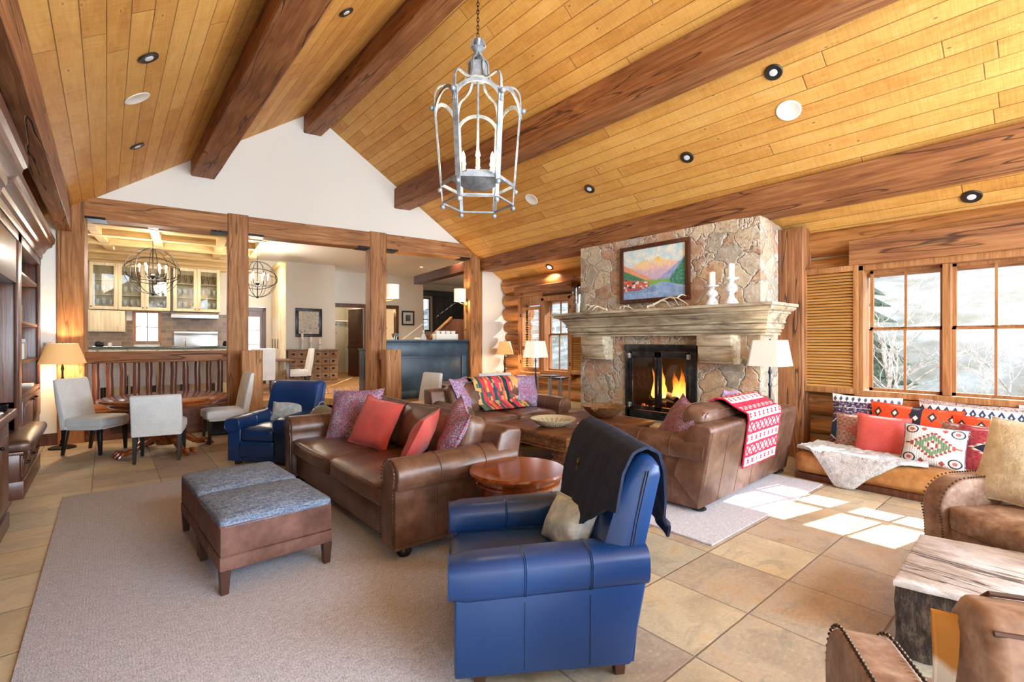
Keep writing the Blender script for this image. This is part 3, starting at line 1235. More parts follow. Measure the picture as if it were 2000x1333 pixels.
def timber(name, p0, p1, w, h, label, cat='beam', mat='timber', group=None, hewn=0.006, roll=0.0, kids=None):
    """sawn timber from p0 to p1 (centre line); local X along its length, w across, h up"""
    p0, p1 = Vector(p0), Vector(p1)
    d = p1 - p0
    L = d.length
    t = bmesh.new()
    nx = max(2, int(L / 0.25))
    sec = [(-w / 2, -h / 2), (w / 2, -h / 2), (w / 2, h / 2), (-w / 2, h / 2)]
    bv = min(w, h) * 0.04
    pts = []
    for (a, b) in sec:
        sa, sb = (1 if a > 0 else -1), (1 if b > 0 else -1)
        c1, c2 = (a - sa * bv, b), (a, b - sb * bv)
        pts += [c1, c2] if (sa * sb < 0) else [c2, c1]
    # order the 8 points around
    pts.sort(key=lambda q: atan2(q[1] / h, q[0] / w))
    rings = []
    sd = (p0.x * 3.7 + p0.y * 1.9 + p0.z * 5.1)
    for i in range(nx + 1):
        x = L * i / nx
        ring = []
        for (a, b) in pts:
            k = mn.noise(Vector((x * 1.1 + sd, a * 4, b * 4))) * hewn
            ring.append(t.verts.new((x, a + k * (1 if a > 0 else -1), b + k * (1 if b > 0 else -1))))
        rings.append(ring)
    for A, B in zip(rings, rings[1:]):
        for k in range(8):
            j = (k + 1) % 8
            t.faces.new((A[k], A[j], B[j], B[k]))
    t.faces.new(rings[0][::-1])
    t.faces.new(rings[-1])
    bmesh.ops.recalc_face_normals(t, faces=t.faces)
    m = M()
    m._take(t)
    o = obj(name, m, mat, None, p0, None, 30)
    q = d.to_track_quat('X', 'Z')
    o.rotation_euler = q.to_euler()
    if label:
        tag(o, label, cat, group)
    else:
        o['kind'] = 'structure'
    return o


def arc(cx, cz, r, a0, a1, n):
    return [(cx + r * cos(radians(a0 + (a1 - a0) * i / n)), cz + r * sin(radians(a0 + (a1 - a0) * i / n))) for i in range(n + 1)]
# ------------------------------------------------------------------ the great room shell
m = M()
m.b2(-1.2, 7.5, -4.6, 9.9, -0.12, 0.0)
struct('floor', m, 'slate')

# ceiling: two pitched planes of boards, one mesh, running back past the gable line
m = M()
T_ = 0.08
for s_, x_end in ((-1, -1.2), (1, 7.6)):
    xa, xb = 2.92, x_end
    za, zb = ceil_z(xa), ceil_z(xb)
    # end follows the slanting gable line
    def yend(x):
        return KO.y + (x - KO.x) * KU.y / KU.x + 0.12
    t = bmesh.new()
    P = [(xa, -4.5, za), (xb, -4.5, zb), (xb, yend(xb), zb), (xa, yend(xa), za)]
    lo = [t.verts.new(p) for p in P]
    hi = [t.verts.new((p[0], p[1], p[2] + T_)) for p in P]
    t.faces.new(lo)
    t.faces.new(hi[::-1])
    for i in range(4):
        j = (i + 1) % 4
        t.faces.new((lo[i], lo[j], hi[j], hi[i]))
    bmesh.ops.recalc_face_normals(t, faces=t.faces)
    m._take(t)
struct('ceiling', m, 'ceil')

# gable wall: white triangle over the header, plus the strips beside the posts. local frame K
def kz_ceil(a):
    return ceil_z(K(a, 0.1)[0]) + 0.02


m = M()
apex_a = 3.27
A0, A1 = -0.9, 7.95
m.prism([(-0.12, 3.42), (6.66, 3.42), (apex_a, kz_ceil(apex_a))], 'y', 0.04, 0.2)
m.prism([(6.85, 0), (7.7, 0), (7.7, kz_ceil(7.7)), (6.85, kz_ceil(6.85))], 'y', 0.04, 0.2)
m.prism([(-1.0, 0), (-0.2, 0), (-0.2, kz_ceil(-0.2)), (-1.0, kz_ceil(-1.0))], 'y', 0.04, 0.2)
struct('wall_gable', m, 'white', (KO.x, KO.y, 0), (0, 0, KA))
# knee wall that carries the raised kitchen floor
m = M()
m.b2(0.05, 2.0, 0.06, 0.16, 0.0, UP + 0.12)
m.b2(0.05, 2.0, 0.03, 0.06, 0.0, 0.1, 0.008)
m.b2(0.05, 2.0, 0.045, 0.06, 0.3, 0.34, 0.004)
struct('trim_1', m, 'cabinet_y', (KO.x, KO.y, 0), (0, 0, KA))
# baseboard at the left of the gable
m = M()
m.b2(-0.85, -0.2, 0.01, 0.04, 0.0, 0.17, 0.006)
struct('baseboard_gable', m, 'cabinet', (KO.x, KO.y, 0), (0, 0, KA))
# floor grille in the knee wall
g = thing('floor_grille', 'slotted dark wooden air grille in the low wall behind the round dining table', 'vent', K(0.6, 0.03, 0.13), KA)
mm = M(); mm.b2(-0.25, 0.25, -0.012, 0.004, 0, 0.12, 0.004); obj('grille_frame', mm, 'cabinet', g)
mm = M()
for i in range(22):
    mm.b2(-0.225 + i * 0.021, -0.213 + i * 0.021, -0.02, -0.011, 0.015, 0.105)
obj('grille_bars', mm, 'blackleg', g)

# left wall
m = M()
m.b2(-1.35, -1.2, -4.6, 9.9, 0, 3.6)
struct('wall_left', m, 'white')

# rear wall behind the camera, its tall openings added to let daylight in
m = M()
m.b2(-1.3, 7.4, -4.5, -4.35, 0, 0.55)
for x0, x1 in ((-1.3, 0.3), (2.0, 2.45), (4.15, 4.6), (6.3, 7.4)):
    m.b2(x0, x1, -4.5, -4.35, 0.55, 3.0)
m.b2(-1.3, 7.4, -4.5, -4.35, 2.95, 3.4)
struct('wall_rear', m, 'white')

# ------------------------------------------------------------------ log wall on the right: real logs with window openings
LV = [(0.02, 0.26), (0.26, 0.52), (0.52, 0.86), (0.86, 1.16), (1.16, 1.475), (1.475, 1.69), (1.69, 1.945), (1.945, 2.28), (2.28, 2.575), (2.575, 2.96)]
OPEN_ = [(-0.55, 1.72, 0.87, 2.42), (6.45, 7.98, 0.87, 2.42), (-3.4, -1.0, 0.87, 2.42)]
m = M()
for k, (z0, z1) in enumerate(LV):
    r = (z1 - z0) / 2 * 1.03
    zc = (z0 + z1) / 2
    spans = [(-4.5, 8.66)]
    for (oy0, oy1, oz0, oz1) in OPEN_:
        if zc > oz0 and zc < oz1:
            ns = []
            for a, b in spans:
                if oy0 > a and oy1 < b:
                    ns += [(a, oy0), (oy1, b)]
                else:
                    ns.append((a, b))
            spans = ns
    xo = 6.99 + 0.19 + (0.02 if k % 2 else 0.0)
    for a, b in spans:
        n = max(2, int((b - a) / 0.5))
        t = bmesh.new()
        rings = []
        for i in range(n + 1):
            y = a + (b - a) * i / n
            rr = r * (1 + 0.03 * mn.noise(Vector((y * 0.7, k * 3.3, 0))))
            rings.append([t.verts.new((xo + rr * 1.12 * cos(2 * pi * q / 20) - 0.0, y, zc + rr * sin(2 * pi * q / 20) + 0.008 * mn.noise(Vector((y * 0.5, k, 4))))) for q in range(20)])
        for A, B in zip(rings, rings[1:]):
            for q in range(20):
                t.faces.new((A[q], A[(q + 1) % 20], B[(q + 1) % 20], B[q]))
        t.faces.new(rings[0][::-1])
        t.faces.new(rings[-1])
        bmesh.ops.recalc_face_normals(t, faces=t.faces)
        m._take(t)
wall_right = struct('wall_right', m, 'log', smooth=40)
# chinking behind the logs, with the same openings
m = M()
X0_, X1_ = 7.11, 7.2
m.b2(X0_, X1_, -4.5, 8.6, 0, 0.87)
m.b2(X0_, X1_, -4.5, 8.6, 2.42, 2.9)
for a, b in ((-4.5, -3.4), (-1.0, -0.55), (1.72, 6.45), (7.98, 8.6)):
    m.b2(X0_, X1_, a, b, 0.87, 2.42)
struct('chinking', m, 'chink', parent=wall_right)


# ------------------------------------------------------------------ beams and posts of the great room
Y0b, = (-4.3,)


def yg(x):
    return KO.y + (x - KO.x) * KU.y / KU.x + 0.1


timber('ceiling_beam', (-0.475, Y0b, 3.31), (-0.475, yg(-0.475), 3.31), 0.17, 0.43, 'dark timber beam above the built-in cabinets, lowest beam at the left wall', mat='timber')
timber('ceiling_beam', (1.22, Y0b, 4.4), (1.22, yg(1.22), 4.4), 0.33, 0.4, 'rough brown ceiling beam left of the ridge, second from the left wall', mat='timber')
timber('ceiling_beam', (2.92, Y0b, 5.53), (2.92, yg(2.92), 5.53), 0.31, 0.42, 'brown ridge beam along the peak of the vaulted ceiling', mat='timber')
timber('ceiling_beam', (4.64, Y0b, 4.4), (4.64, yg(4.64), 4.4), 0.34, 0.4, 'brown ceiling beam right of the ridge, ending over the white gable', mat='timber')
timber('ceiling_beam', (6.22, Y0b, 3.25), (6.585, yg(6.58) - 0.16, 3.25), 0.34, 0.36, 'long brown beam passing in front of the stone chimney top', mat='timber')

LAB = ['thick square timber post behind the lit floor lamp', 'timber post between the kitchen opening and the stair opening',
       'timber post with a wall sconce, at the left end of the blue bar', 'timber post with a wall sconce, at the right end of the blue bar']
posts = []
for (a0, a1, zt), lb in zip(((-0.215, 0.085, 3.6), (1.905, 2.215, 3.66), (4.32, 4.65, 3.66), (6.56, 6.87, 3.48)), LAB):
    ac = (a0 + a1) / 2
    p = timber('timber_post', K(ac, 0.15, 0.0), K(ac, 0.15, zt), a1 - a0, 0.32, lb, 'post', mat='timber_pale')
    p.rotation_euler = (0, -pi / 2, 0)
    # local X up, keep the faces square to the wall: rotate about Z afterwards
    p.rotation_euler = (Matrix.Rotation(KA, 3, 'Z') @ Matrix.Rotation(pi / 2, 3, 'Z') @ Matrix.Rotation(-pi / 2, 3, 'Y')).to_euler()
    posts.append(p)

HL = ['header timber over the kitchen opening', 'header timber over the stair opening', 'header timber over the blue bar, meeting the roof slope']
for (a0, a1), lb in zip(((0.085, 1.905), (2.215, 4.32), (4.65, 6.56)), HL):
    h = timber('header_beam', K(a0, 0.15, 3.485), K(a1, 0.15, 3.485), 0.3, 0.32, lb, 'beam', mat='timber_pale')
    for e, s_ in ((0.0, 1), (a1 - a0, -1)):
        mm = M()
        mm.b2(min(e, e + s_ * 0.24), max(e, e + s_ * 0.24), -0.158, 0.158, -0.166, -0.158)
        mm.b2(min(e, e + s_ * 0.24), max(e, e + s_ * 0.24), -0.162, -0.152, -0.17, -0.135)
        mm.ball((e + s_ * 0.1, -0.16, -0.148), 0.014)
        mm.ball((e + s_ * 0.19, -0.16, -0.148), 0.014)
        obj('iron_bracket', mm, 'iron', h)

# post at the right of the chimney and the window header timber
p = timber('timber_post', (6.93, 2.45, 0.0), (6.93, 2.45, 2.96), 0.3, 0.28, 'brown timber post between the stone chimney and the louvered shutter', 'post', mat='timber')
p.rotation_euler = (0, -pi / 2, 0)
timber('header_beam', (6.93, -3.6, 2.56), (6.93, 1.82, 2.56), 0.16, 0.3, 'long sawn timber above the large right-hand window', 'beam', mat='timber')
timber('header_beam', (6.93, 6.35, 2.57), (6.93, 8.06, 2.57), 0.16, 0.2, 'short sawn timber above the small window left of the chimney', 'beam', mat='timber')


# ------------------------------------------------------------------ windows
def sash_window(name, y0, y1, z0, z1, n):
    """wooden double hung unit in the log wall, seen from inside; local frame = world"""
    w = M()
    fr = 0.09
    w.b2(6.9, 7.15, y0 - fr, y0, z0 - 0.06, z1 + 0.06, 0.004)
    w.b2(6.9, 7.15, y1, y1 + fr, z0 - 0.06, z1 + 0.06, 0.004)
    w.b2(6.9, 7.15, y0 - fr, y1 + fr, z1, z1 + 0.09, 0.004)
    w.b2(6.88, 7.15, y0 - fr, y1 + fr, z0 - 0.07, z0, 0.004)
    root = obj(name, w, 'frame_z', smooth=None)
    root['kind'] = 'structure'
    pw = (y1 - y0) / n
    for i in range(n):
        a, b = y0 + i * pw, y0 + (i + 1) * pw
        if i < n - 1:
            q = M(); q.b2(6.93, 7.15, b - 0.035, b + 0.035, z0, z1, 0.003); obj('mullion', q, 'frame_z', root, smooth=None)
        zm = (z0 + z1) / 2 + 0.02
        s = 0.032
        u = M()
        for (za, zb, xx) in ((z0, zm, 7.0), (zm, z1, 7.04)):
            u.b2(xx, xx + 0.04, a + 0.035, a + 0.035 + s, za, zb)
            u.b2(xx, xx + 0.04, b - 0.035 - s, b - 0.035, za, zb)
            u.b2(xx, xx + 0.04, a + 0.035, b - 0.035, za, za + s * (1.0 if za == z0 else 0.6))
            u.b2(xx, xx + 0.04, a + 0.035, b - 0.035, zb - s * (1.0 if zb == z1 else 0.6), zb)
            u.b2(xx + 0.008, xx + 0.032, (a + b) / 2 - 0.011, (a + b) / 2 + 0.011, za, zb)
        so = obj('sash', u, 'frame_z', root, smooth=None)
        gl = M()
        gl.b2(7.018, 7.022, a + 0.06, b - 0.06, z0 + 0.02, zm)
        gl.b2(7.058, 7.062, a + 0.06, b - 0.06, zm, z1 - 0.02)
        obj('pane', gl, 'glass', so, smooth=None)
        lk = M(); lk.box((6.99, (a + b) / 2, zm + 0.01), (0.03, 0.06, 0.02), 0.004); obj('sash_lock', lk, 'brass', so)
    return root


sash_window('window_1', -0.53, 1.69, 0.91, 2.34, 3)
sash_window('window_2', 6.5, 7.17, 0.9, 2.33, 1)
sash_window('window_4', -3.3, -1.1, 0.9, 2.33, 3)
m = M()
m.b2(6.86, 7.12, -3.6, 1.75, 0.74, 0.83, 0.006)
struct('window_sill', m, 'frame')
C.objects['window_sill'].name = 'trim_2'
m = M()
m.b2(6.9, 7.0, 6.4, 8.05, 0.74, 0.83, 0.006)
m.b2(6.94, 7.1, 7.26, 7.32, 0.83, 2.45)
m.b2(6.94, 7.1, 7.95, 8.03, 0.83, 2.45)
m.b2(6.97, 7.1, 7.26, 8.03, 2.3, 2.47)
m.b2(6.94, 7.1, 6.36, 6.41, 0.83, 2.45)
struct('trim_3', m, 'frame_z')


def shutter(label, loc, w, h, rz, tilt, rails=(0.0,), rod=False, slatmat='slat', group=None):
    """louvered panel; local X width, Z height, front -Y, origin at lower left"""
    r = thing('louvered_shutter', label, 'shutter', loc, rz, group)
    f = M()
    st = 0.05
    f.b2(0, st, -0.017, 0.017, 0, h, 0.003)
    f.b2(w - st, w, -0.017, 0.017, 0, h, 0.003)
    f.b2(st, w - st, -0.017, 0.017, 0, 0.07, 0.003)
    f.b2(st, w - st, -0.017, 0.017, h - 0.07, h, 0.003)
    for q in rails:
        if q:
            f.b2(st, w - st, -0.017, 0.017, q - 0.035, q + 0.035, 0.003)
    obj('shutter_frame', f, 'frame_z', r)
    s = M()
    z = 0.085
    while z < h - 0.08:
        if not any(q and abs(z - q) < 0.045 for q in rails):
            s.box((w / 2, 0, z), (w - 2 * st, 0.036, 0.006), rot=Matrix.Rotation(tilt, 4, 'X'))
        z += 0.037
    obj('louvers', s, slatmat, r)
    if rod:
        q = M(); q.b2(w / 2 - 0.006, w / 2 + 0.006, -0.03, -0.018, 0.09, h - 0.1); obj('tilt_rod', q, 'frame_z', r)
    hg = M()
    for zz in (h * 0.13, h * 0.87):
        hg.b2(-0.012, 0.012, -0.026, -0.016, zz - 0.035, zz + 0.035)
    obj('hinge', hg, 'iron', r)
    return r


shutter('large louvered shutter folded open beside the right-hand window', (6.86, 2.33, 0.86), 0.6, 1.55, -pi / 2, 0.75)
shutter('louvered shutter panel covering the left half of the small window', (6.93, 7.91, 0.87), 0.62, 1.36, -pi / 2, 0.15, (0.48,), True)
shutter('narrow louvered shutter tucked behind the left end of the mantel', (6.86, 6.38, 0.86), 0.52, 1.5, -pi / 2 - 0.1, 0.8)
# outside light comes through the slats: the hidden half-window behind them
# ------------------------------------------------------------------ built-ins on the left wall
def knob(m, c, r=0.014):
    m.ball(c, r, 10)
    m.cyl((c[0] - 0.02, c[1], c[2]), c, r * 0.5, n=8)


CROWN = [(0.0, 0.0), (0.03, 0.0), (0.04, 0.03), (0.04, 0.07), (0.07, 0.09), (0.085, 0.13), (0.12, 0.16), (0.16, 0.18),
         (0.17, 0.215), (0.195, 0.235), (0.2, 0.3), (0.0, 0.3)]

# tall television cabinet nearest the camera
r = thing('media_cabinet', 'tall cherry cabinet with heavy crown moulding, nearest cabinet on the left wall', 'cabinet', (-1.2, 3.0, 0))
m = M()
m.b2(0.0, 0.6, -2.2, 2.6, 0.0, 0.12, 0.004)
m.b2(0.0, 0.58, -2.2, 2.58, 0.12, 0.88, 0.004)
m.b2(0.0, 0.5, 1.9, 2.6, 0.95, 2.72, 0.004)
m.b2(0.0, 0.5, -2.2, 1.0, 0.95, 2.72, 0.004)
m.b2(0.0, 0.5, 0.9, 2.0, 2.2, 2.72, 0.004)
m.b2(0.0, 0.06, -2.2, 2.6, 0.9, 2.7)
obj('carcass', m, 'cabinet', r)
m = M(); m.b2(0.0, 0.64, -2.2, 2.63, 0.88, 0.95, 0.012, 3); obj('countertop', m, 'cabinet_y', r)
m = M(); m.prism([(0.5 + x, 2.66 + z * 1.25) for x, z in CROWN], 'y', -2.2, 2.7); m.b2(0.0, 0.5, -2.2, 2.7, 2.66, 3.035)
obj('crown_moulding', m, 'cabinet_y', r, smooth=25)
for y0 in (1.98, 1.2, 0.42):
    m = M()
    m.b2(0.58, 0.6, y0, y0 + 0.58, 0.18, 0.84, 0.004)
    m.b2(0.6, 0.607, y0 + 0.08, y0 + 0.5, 0.26, 0.76, 0.004)
    d = obj('door', m, 'cabinet', r)
    m = M(); knob(m, (0.625, y0 + 0.05, 0.72)); obj('knob', m, 'iron', d)
m = M(); m.b2(0.5, 0.518, 2.02, 2.55, 1.02, 2.62, 0.004); m.b2(0.515, 0.525, 2.1, 2.47, 1.1, 2.54, 0.004)
obj('door', m, 'cabinet', r)
m = M(); m.lathe([(0.0, 0), (0.06, 0.0), (0.07, 0.01), (0.075, 0.05), (0.07, 0.055), (0.06, 0.02), (0, 0.012)], 20)
single('iron_dish', m, 'iron', 'dark metal dish on the near left cabinet counter', 'dish', (-0.66, 5.42, 0.95))
m = M(); m.box((0, 0, 0.004), (0.16, 0.11, 0.008)); m.box((0.012, 0.01, 0.012), (0.15, 0.1, 0.006), rot=Matrix.Rotation(0.2, 4, 'Z'))
single('paper_stack', m, 'white', 'small loose papers on the near left cabinet counter', 'papers', (-0.68, 5.2, 0.95))

# framed television / niche and open bookcase further on
r = thing('bookcase', 'cherry built-in bookcase with open shelves and a recessed niche, beside the gable wall', 'bookcase', (-1.2, 5.7, 0))
BX = 0.485  # face at X = -0.715
m = M()
L_ = 3.68
m.b2(0, 0.05, 0, L_, 0, 2.7)
for y in (0.0, 1.5, L_ - 0.06):
    m.b2(0.0, BX, y, y + 0.06, 0.0, 2.66, 0.003)
m.b2(0.0, BX + 0.012, 0, L_, 2.55, 2.68, 0.003)
m.b2(0.0, BX, 0, 1.56, 0.0, 0.5)
m.b2(0.0, BX, 0.0, 1.56, 2.1, 2.66, 0.003)
m.b2(0.0, BX, 1.5, L_, 0.0, 0.86)
m.b2(BX - 0.02, BX + 0.012, 1.46, 1.72, 0.5, 2.66, 0.003)
m.b2(BX - 0.02, BX + 0.012, L_ - 0.12, L_, 0.5, 2.66, 0.003)
m.b2(0.3, BX + 0.01, 1.56, L_, 0.86, 0.91, 0.005)
obj('carcass', m, 'cabinet', r)
m = M()
m.prism([(BX + x * 0.8, 2.64 + z) for x, z in CROWN], 'y', 0.0, L_ + 0.0)
m.b2(0, BX, 0, L_, 2.64, 2.94)
obj('crown_moulding', m, 'cabinet_y', r, smooth=25)
for z in (1.26, 1.71, 2.26):
    m = M(); m.b2(0.05, BX - 0.01, 1.72, L_ - 0.1, z - 0.02, z + 0.018, 0.004); obj('shelf', m, 'cabinet_y', r)
m = M(); m.b2(BX + 0.0, BX + 0.02, 1.75, 2.65, 0.5, 0.84, 0.004); m.b2(BX + 0.018, BX + 0.027, 1.85, 2.55, 0.56, 0.78, 0.004)
d = obj('door', m, 'cabinet', r)
m = M(); m.tube([(BX + 0.02, 2.42, 0.8), (BX + 0.05, 2.44, 0.8), (BX + 0.05, 2.54, 0.8), (BX + 0.02, 2.56, 0.8)], 0.008, 6); obj('handle', m, 'iron', d)
m = M(); m.b2(BX + 0.0, BX + 0.02, 2.68, 3.56, 0.5, 0.84, 0.004); m.b2(BX + 0.018, BX + 0.027, 2.78, 3.46, 0.56, 0.78, 0.004)
d = obj('door', m, 'cabinet', r)
m = M(); m.tube([(BX + 0.02, 2.76, 0.8), (BX + 0.05, 2.78, 0.8), (BX + 0.05, 2.88, 0.8), (BX + 0.02, 2.9, 0.8)], 0.008, 6); obj('handle', m, 'iron', d)
m = M(); m.b2(0.28, 0.3, 0.2, 1.4, 0.62, 1.98, 0.003); m.b2(0.3, 0.33, 0.14, 1.46, 0.55, 0.64); m.b2(0.3, 0.33, 0.14, 1.46, 1.96, 2.05)
m.b2(0.3, 0.33, 0.14, 0.24, 0.55, 2.05); m.b2(0.3, 0.33, 1.36, 1.46, 0.55, 2.05)
obj('niche_frame', m, 'frame_z', r)
m = M(); m.b2(0.305, 0.31, 0.24, 1.36, 0.64, 1.96); obj('niche_screen', m, 'black', r)

# books on the shelves
bk = random.Random(4)
bn = 0
COV = ['d9d6cf', 'c9c2b4', 'e6e2d8', '8c8578', 'b7b3a8']
for c_ in COV:
    MT['cov' + c_] = plain('cloth_bound_' + c_, c_, 0.6)
bl = ['thickest', 'tallest', 'leaning', 'middle', 'thin', 'short']
for z, y0, n in ((1.28, 8.25, 7), (1.73, 7.95, 3)):
    y = y0
    for i in range(n):
        tk = bk.uniform(0.025, 0.045)
        hh = bk.uniform(0.18, 0.26)
        mm = M()
        mm.b2(-0.1, 0.09, 0, tk, 0, hh, 0.003)
        mm.b2(-0.095, 0.07, 0.003, tk - 0.003, 0.004, hh + 0.0)
        single('book', mm, 'cov' + COV[(i + n) % 5],
               'upright pale book in the row on the %s open shelf of the cherry bookcase' % ('middle' if z < 1.5 else 'upper'),
               'book', (-0.85, y, z), group='books on the %s shelf of the bookcase' % ('middle' if z < 1.5 else 'upper'))
        y += tk + 0.004
m = M(); m.b2(-0.08, 0.08, -0.1, 0.1, 0, 0.03, 0.004)
single('flat_book', m, 'covd9d6cf', 'thin book lying flat on the ledge below the open shelves', 'book', (-0.82, 8.9, 0.91))

# bench with cushion
r = thing('window_bench', 'cherry storage bench with drawers below the bookcase', 'bench', (-1.2, 6.47, 0))
m = M()
m.b2(0, 0.6, 0, 1.5, 0, 0.17, 0.004)
m.b2(0, 0.57, 0.02, 1.5, 0.17, 0.42, 0.003)
m.b2(0, 0.6, 0.0, 1.5, 0.42, 0.45, 0.006)
obj('carcass', m, 'cabinet', r)
for k in range(3):
    y0 = 0.08 + k * 0.48
    m = M(); m.b2(0.57, 0.585, y0, y0 + 0.42, 0.19, 0.4, 0.004); m.b2(0.583, 0.59, y0 + 0.05, y0 + 0.37, 0.23, 0.36, 0.003)
    d = obj('drawer', m, 'cabinet', r)
    m = M(); m.tube([(0.585, y0 + 0.15, 0.3), (0.615, y0 + 0.16, 0.3), (0.615, y0 + 0.26, 0.3), (0.585, y0 + 0.27, 0.3)], 0.008, 6)
    obj('pull', m, 'iron', d)
m = M(); m.puff((0.33, 0.76, 0.5), (0.66, 1.54, 0.11), 0.045, (0.01, 0.01, 0.02))
single('bench_cushion', m, 'brown', 'dark brown leather cushion on top of the cherry bench', 'cushion', (-1.2, 6.47, 0))

# wall control on the gable strip
r = thing('thermostat', 'white wall control panel left of the floor lamp', 'thermostat', K(-0.33, 0.03, 1.45), KA)
m = M(); m.b2(-0.1, 0.1, -0.025, 0, -0.055, 0.055, 0.008, 3); obj('case', m, 'white', r)
m = M(); m.b2(-0.03, 0.06, -0.028, -0.024, -0.02, 0.03); obj('display', m, 'steel', r)


# ------------------------------------------------------------------ floor lamps
def floor_lamp(label, loc, h, rt, rb, hs, shade, pole='iron', base_r=0.14, power=0, square=False, warm=(1, 0.75, 0.45)):
    r = thing('floor_lamp', label, 'lamp', loc)
    m = M()
    m.lathe([(0, 0), (base_r, 0), (base_r, 0.015), (base_r * 0.8, 0.03), (0.04, 0.04), (0.025, 0.07), (0, 0.07)], 28)
    obj('base', m, pole, r)
    m = M()
    zt = h - hs
    m.lathe([(0, 0.04), (0.018, 0.05), (0.026, 0.1), (0.014, 0.13), (0.013, zt * 0.55), (0.015, zt * 0.8), (0.022, zt * 0.82), (0.012, zt * 0.84), (0.011, zt - 0.1), (0.02, zt - 0.08), (0.008, zt + 0.0), (0.006, h - 0.03), (0, h - 0.03)], 14)
    obj('pole', m, pole, r)
    m = M()
    n = 36
    t = bmesh.new()
    def ring(rr, z):
        out = []
        for i in range(n):
            a = 2 * pi * i / n
            k = 1.0
            if square:
                k = 1.0 / max(abs(cos(a)), abs(sin(a))) * 0.86
                k = min(k, 1.13)
            out.append(t.verts.new((rr * k * cos(a), rr * k * sin(a), z)))
        return out
    R = [ring(rb, zt), ring(rt, h), ring(rt - 0.004, h), ring(rb - 0.004, zt)]
    for q in range(4):
        A, B = R[q], R[(q + 1) % 4]
        for i in range(n):
            t.faces.new((A[i], A[(i + 1) % n], B[(i + 1) % n], B[i]))
    bmesh.ops.recalc_face_normals(t, faces=t.faces)
    m._take(t)
    obj('lamp_shade', m, shade, r)
    m = M()
    for a in range(3):
        q = a * 2.094
        m.tube([(0, 0, h - 0.03), ((rt - 0.004) * cos(q), (rt - 0.004) * sin(q), h - 0.012)], 0.0025, 5)
    m.ball((0, 0, h + 0.005), 0.012, 8)
    m.cyl((0, 0, h - 0.03), (0, 0, h + 0.002), 0.004, n=6)
    obj('finial', m, pole, r)
    m = M(); m.ball((0, 0, zt + hs * 0.42), 0.028, 12); m.cyl((0, 0, zt), (0, 0, zt + hs * 0.3), 0.014, n=10)
    obj('bulb', m, 'bulb' if power else 'ivory', r)
    if power:
        l = light('lamp_glow', 'POINT', (0, 0, zt + hs * 0.42 + 0.045), power, warm, 0.03)
        l.parent = r
        l2 = light('lamp_glow', 'POINT', (0, 0, zt + 0.02), power * 0.5, warm, 0.03)
        l2.parent = r
    return r


floor_lamp('lit bronze floor lamp with tan tapered shade, beside the timber post', (-0.47, 9.2, 0), 1.465, 0.165, 0.255, 0.28, 'shade_warm', power=26, base_r=0.15)
floor_lamp('small lit lamp with tan shade in the corner by the log wall', (6.62, 8.1, 0), 1.49, 0.12, 0.19, 0.28, 'shade_warm', power=22)
floor_lamp('floor lamp with white square shade in front of the small window', (6.25, 6.72, 0), 1.5, 0.16, 0.215, 0.31, 'shade_lit', 'steel_dark', power=8, square=True, warm=(1, 0.88, 0.7))
floor_lamp('floor lamp with white square shade at the right side of the fireplace', (5.93, 2.36, 0), 1.51, 0.175, 0.225, 0.3, 'shade', 'steel_dark', power=3, square=True, warm=(1, 0.88, 0.7))


# ------------------------------------------------------------------ dining set on the lower floor
def parsons_chair(label, loc, rz, h=1.0, group=None, mat='linen', w=0.5, zb=0.0):
    r = thing('dining_chair', label, 'chair', loc, rz, group)
    m = M(); m.puff((0, -0.02, 0.42), (w, 0.5, 0.13), 0.035, (0.0, 0.012, 0.02), n=8)
    m.b2(-w / 2 + 0.01, w / 2 - 0.01, -0.24, 0.22, 0.33, 0.4, 0.01)
    obj('seat', m, mat, r)
    m = M()
    pr = [(0.17, 0.34), (0.2, 0.5), (0.235, 0.7), (0.3, h - 0.02), (0.325, h), (0.355, h - 0.015), (0.325, 0.7), (0.285, 0.5), (0.265, 0.33)]
    m.prism([(y, z) for y, z in pr], 'x', -w / 2, w / 2, 0.02, 3)
    obj('backrest', m, mat, r)
    for sx in (-1, 1):
        for y, dy in ((-0.22, -0.01), (0.2, 0.05)):
            mm = M()
            t = bmesh.new()
            bmesh.ops.create_cube(t, size=1)
            for v in t.verts:
                k = 1.0 if v.co.z > 0 else 0.62
                v.co = Vector((v.co.x * 0.052 * k + sx * (w / 2 - 0.035), v.co.y * 0.052 * k + y + (dy if v.co.z < 0 else 0), 0.17 + v.co.z * 0.34))
            bmesh.ops.bevel(t, geom=list(t.edges), offset=0.004, segments=1, affect='EDGES')
            mm._take(t)
            obj('leg', mm, 'blackleg', r)
    return r


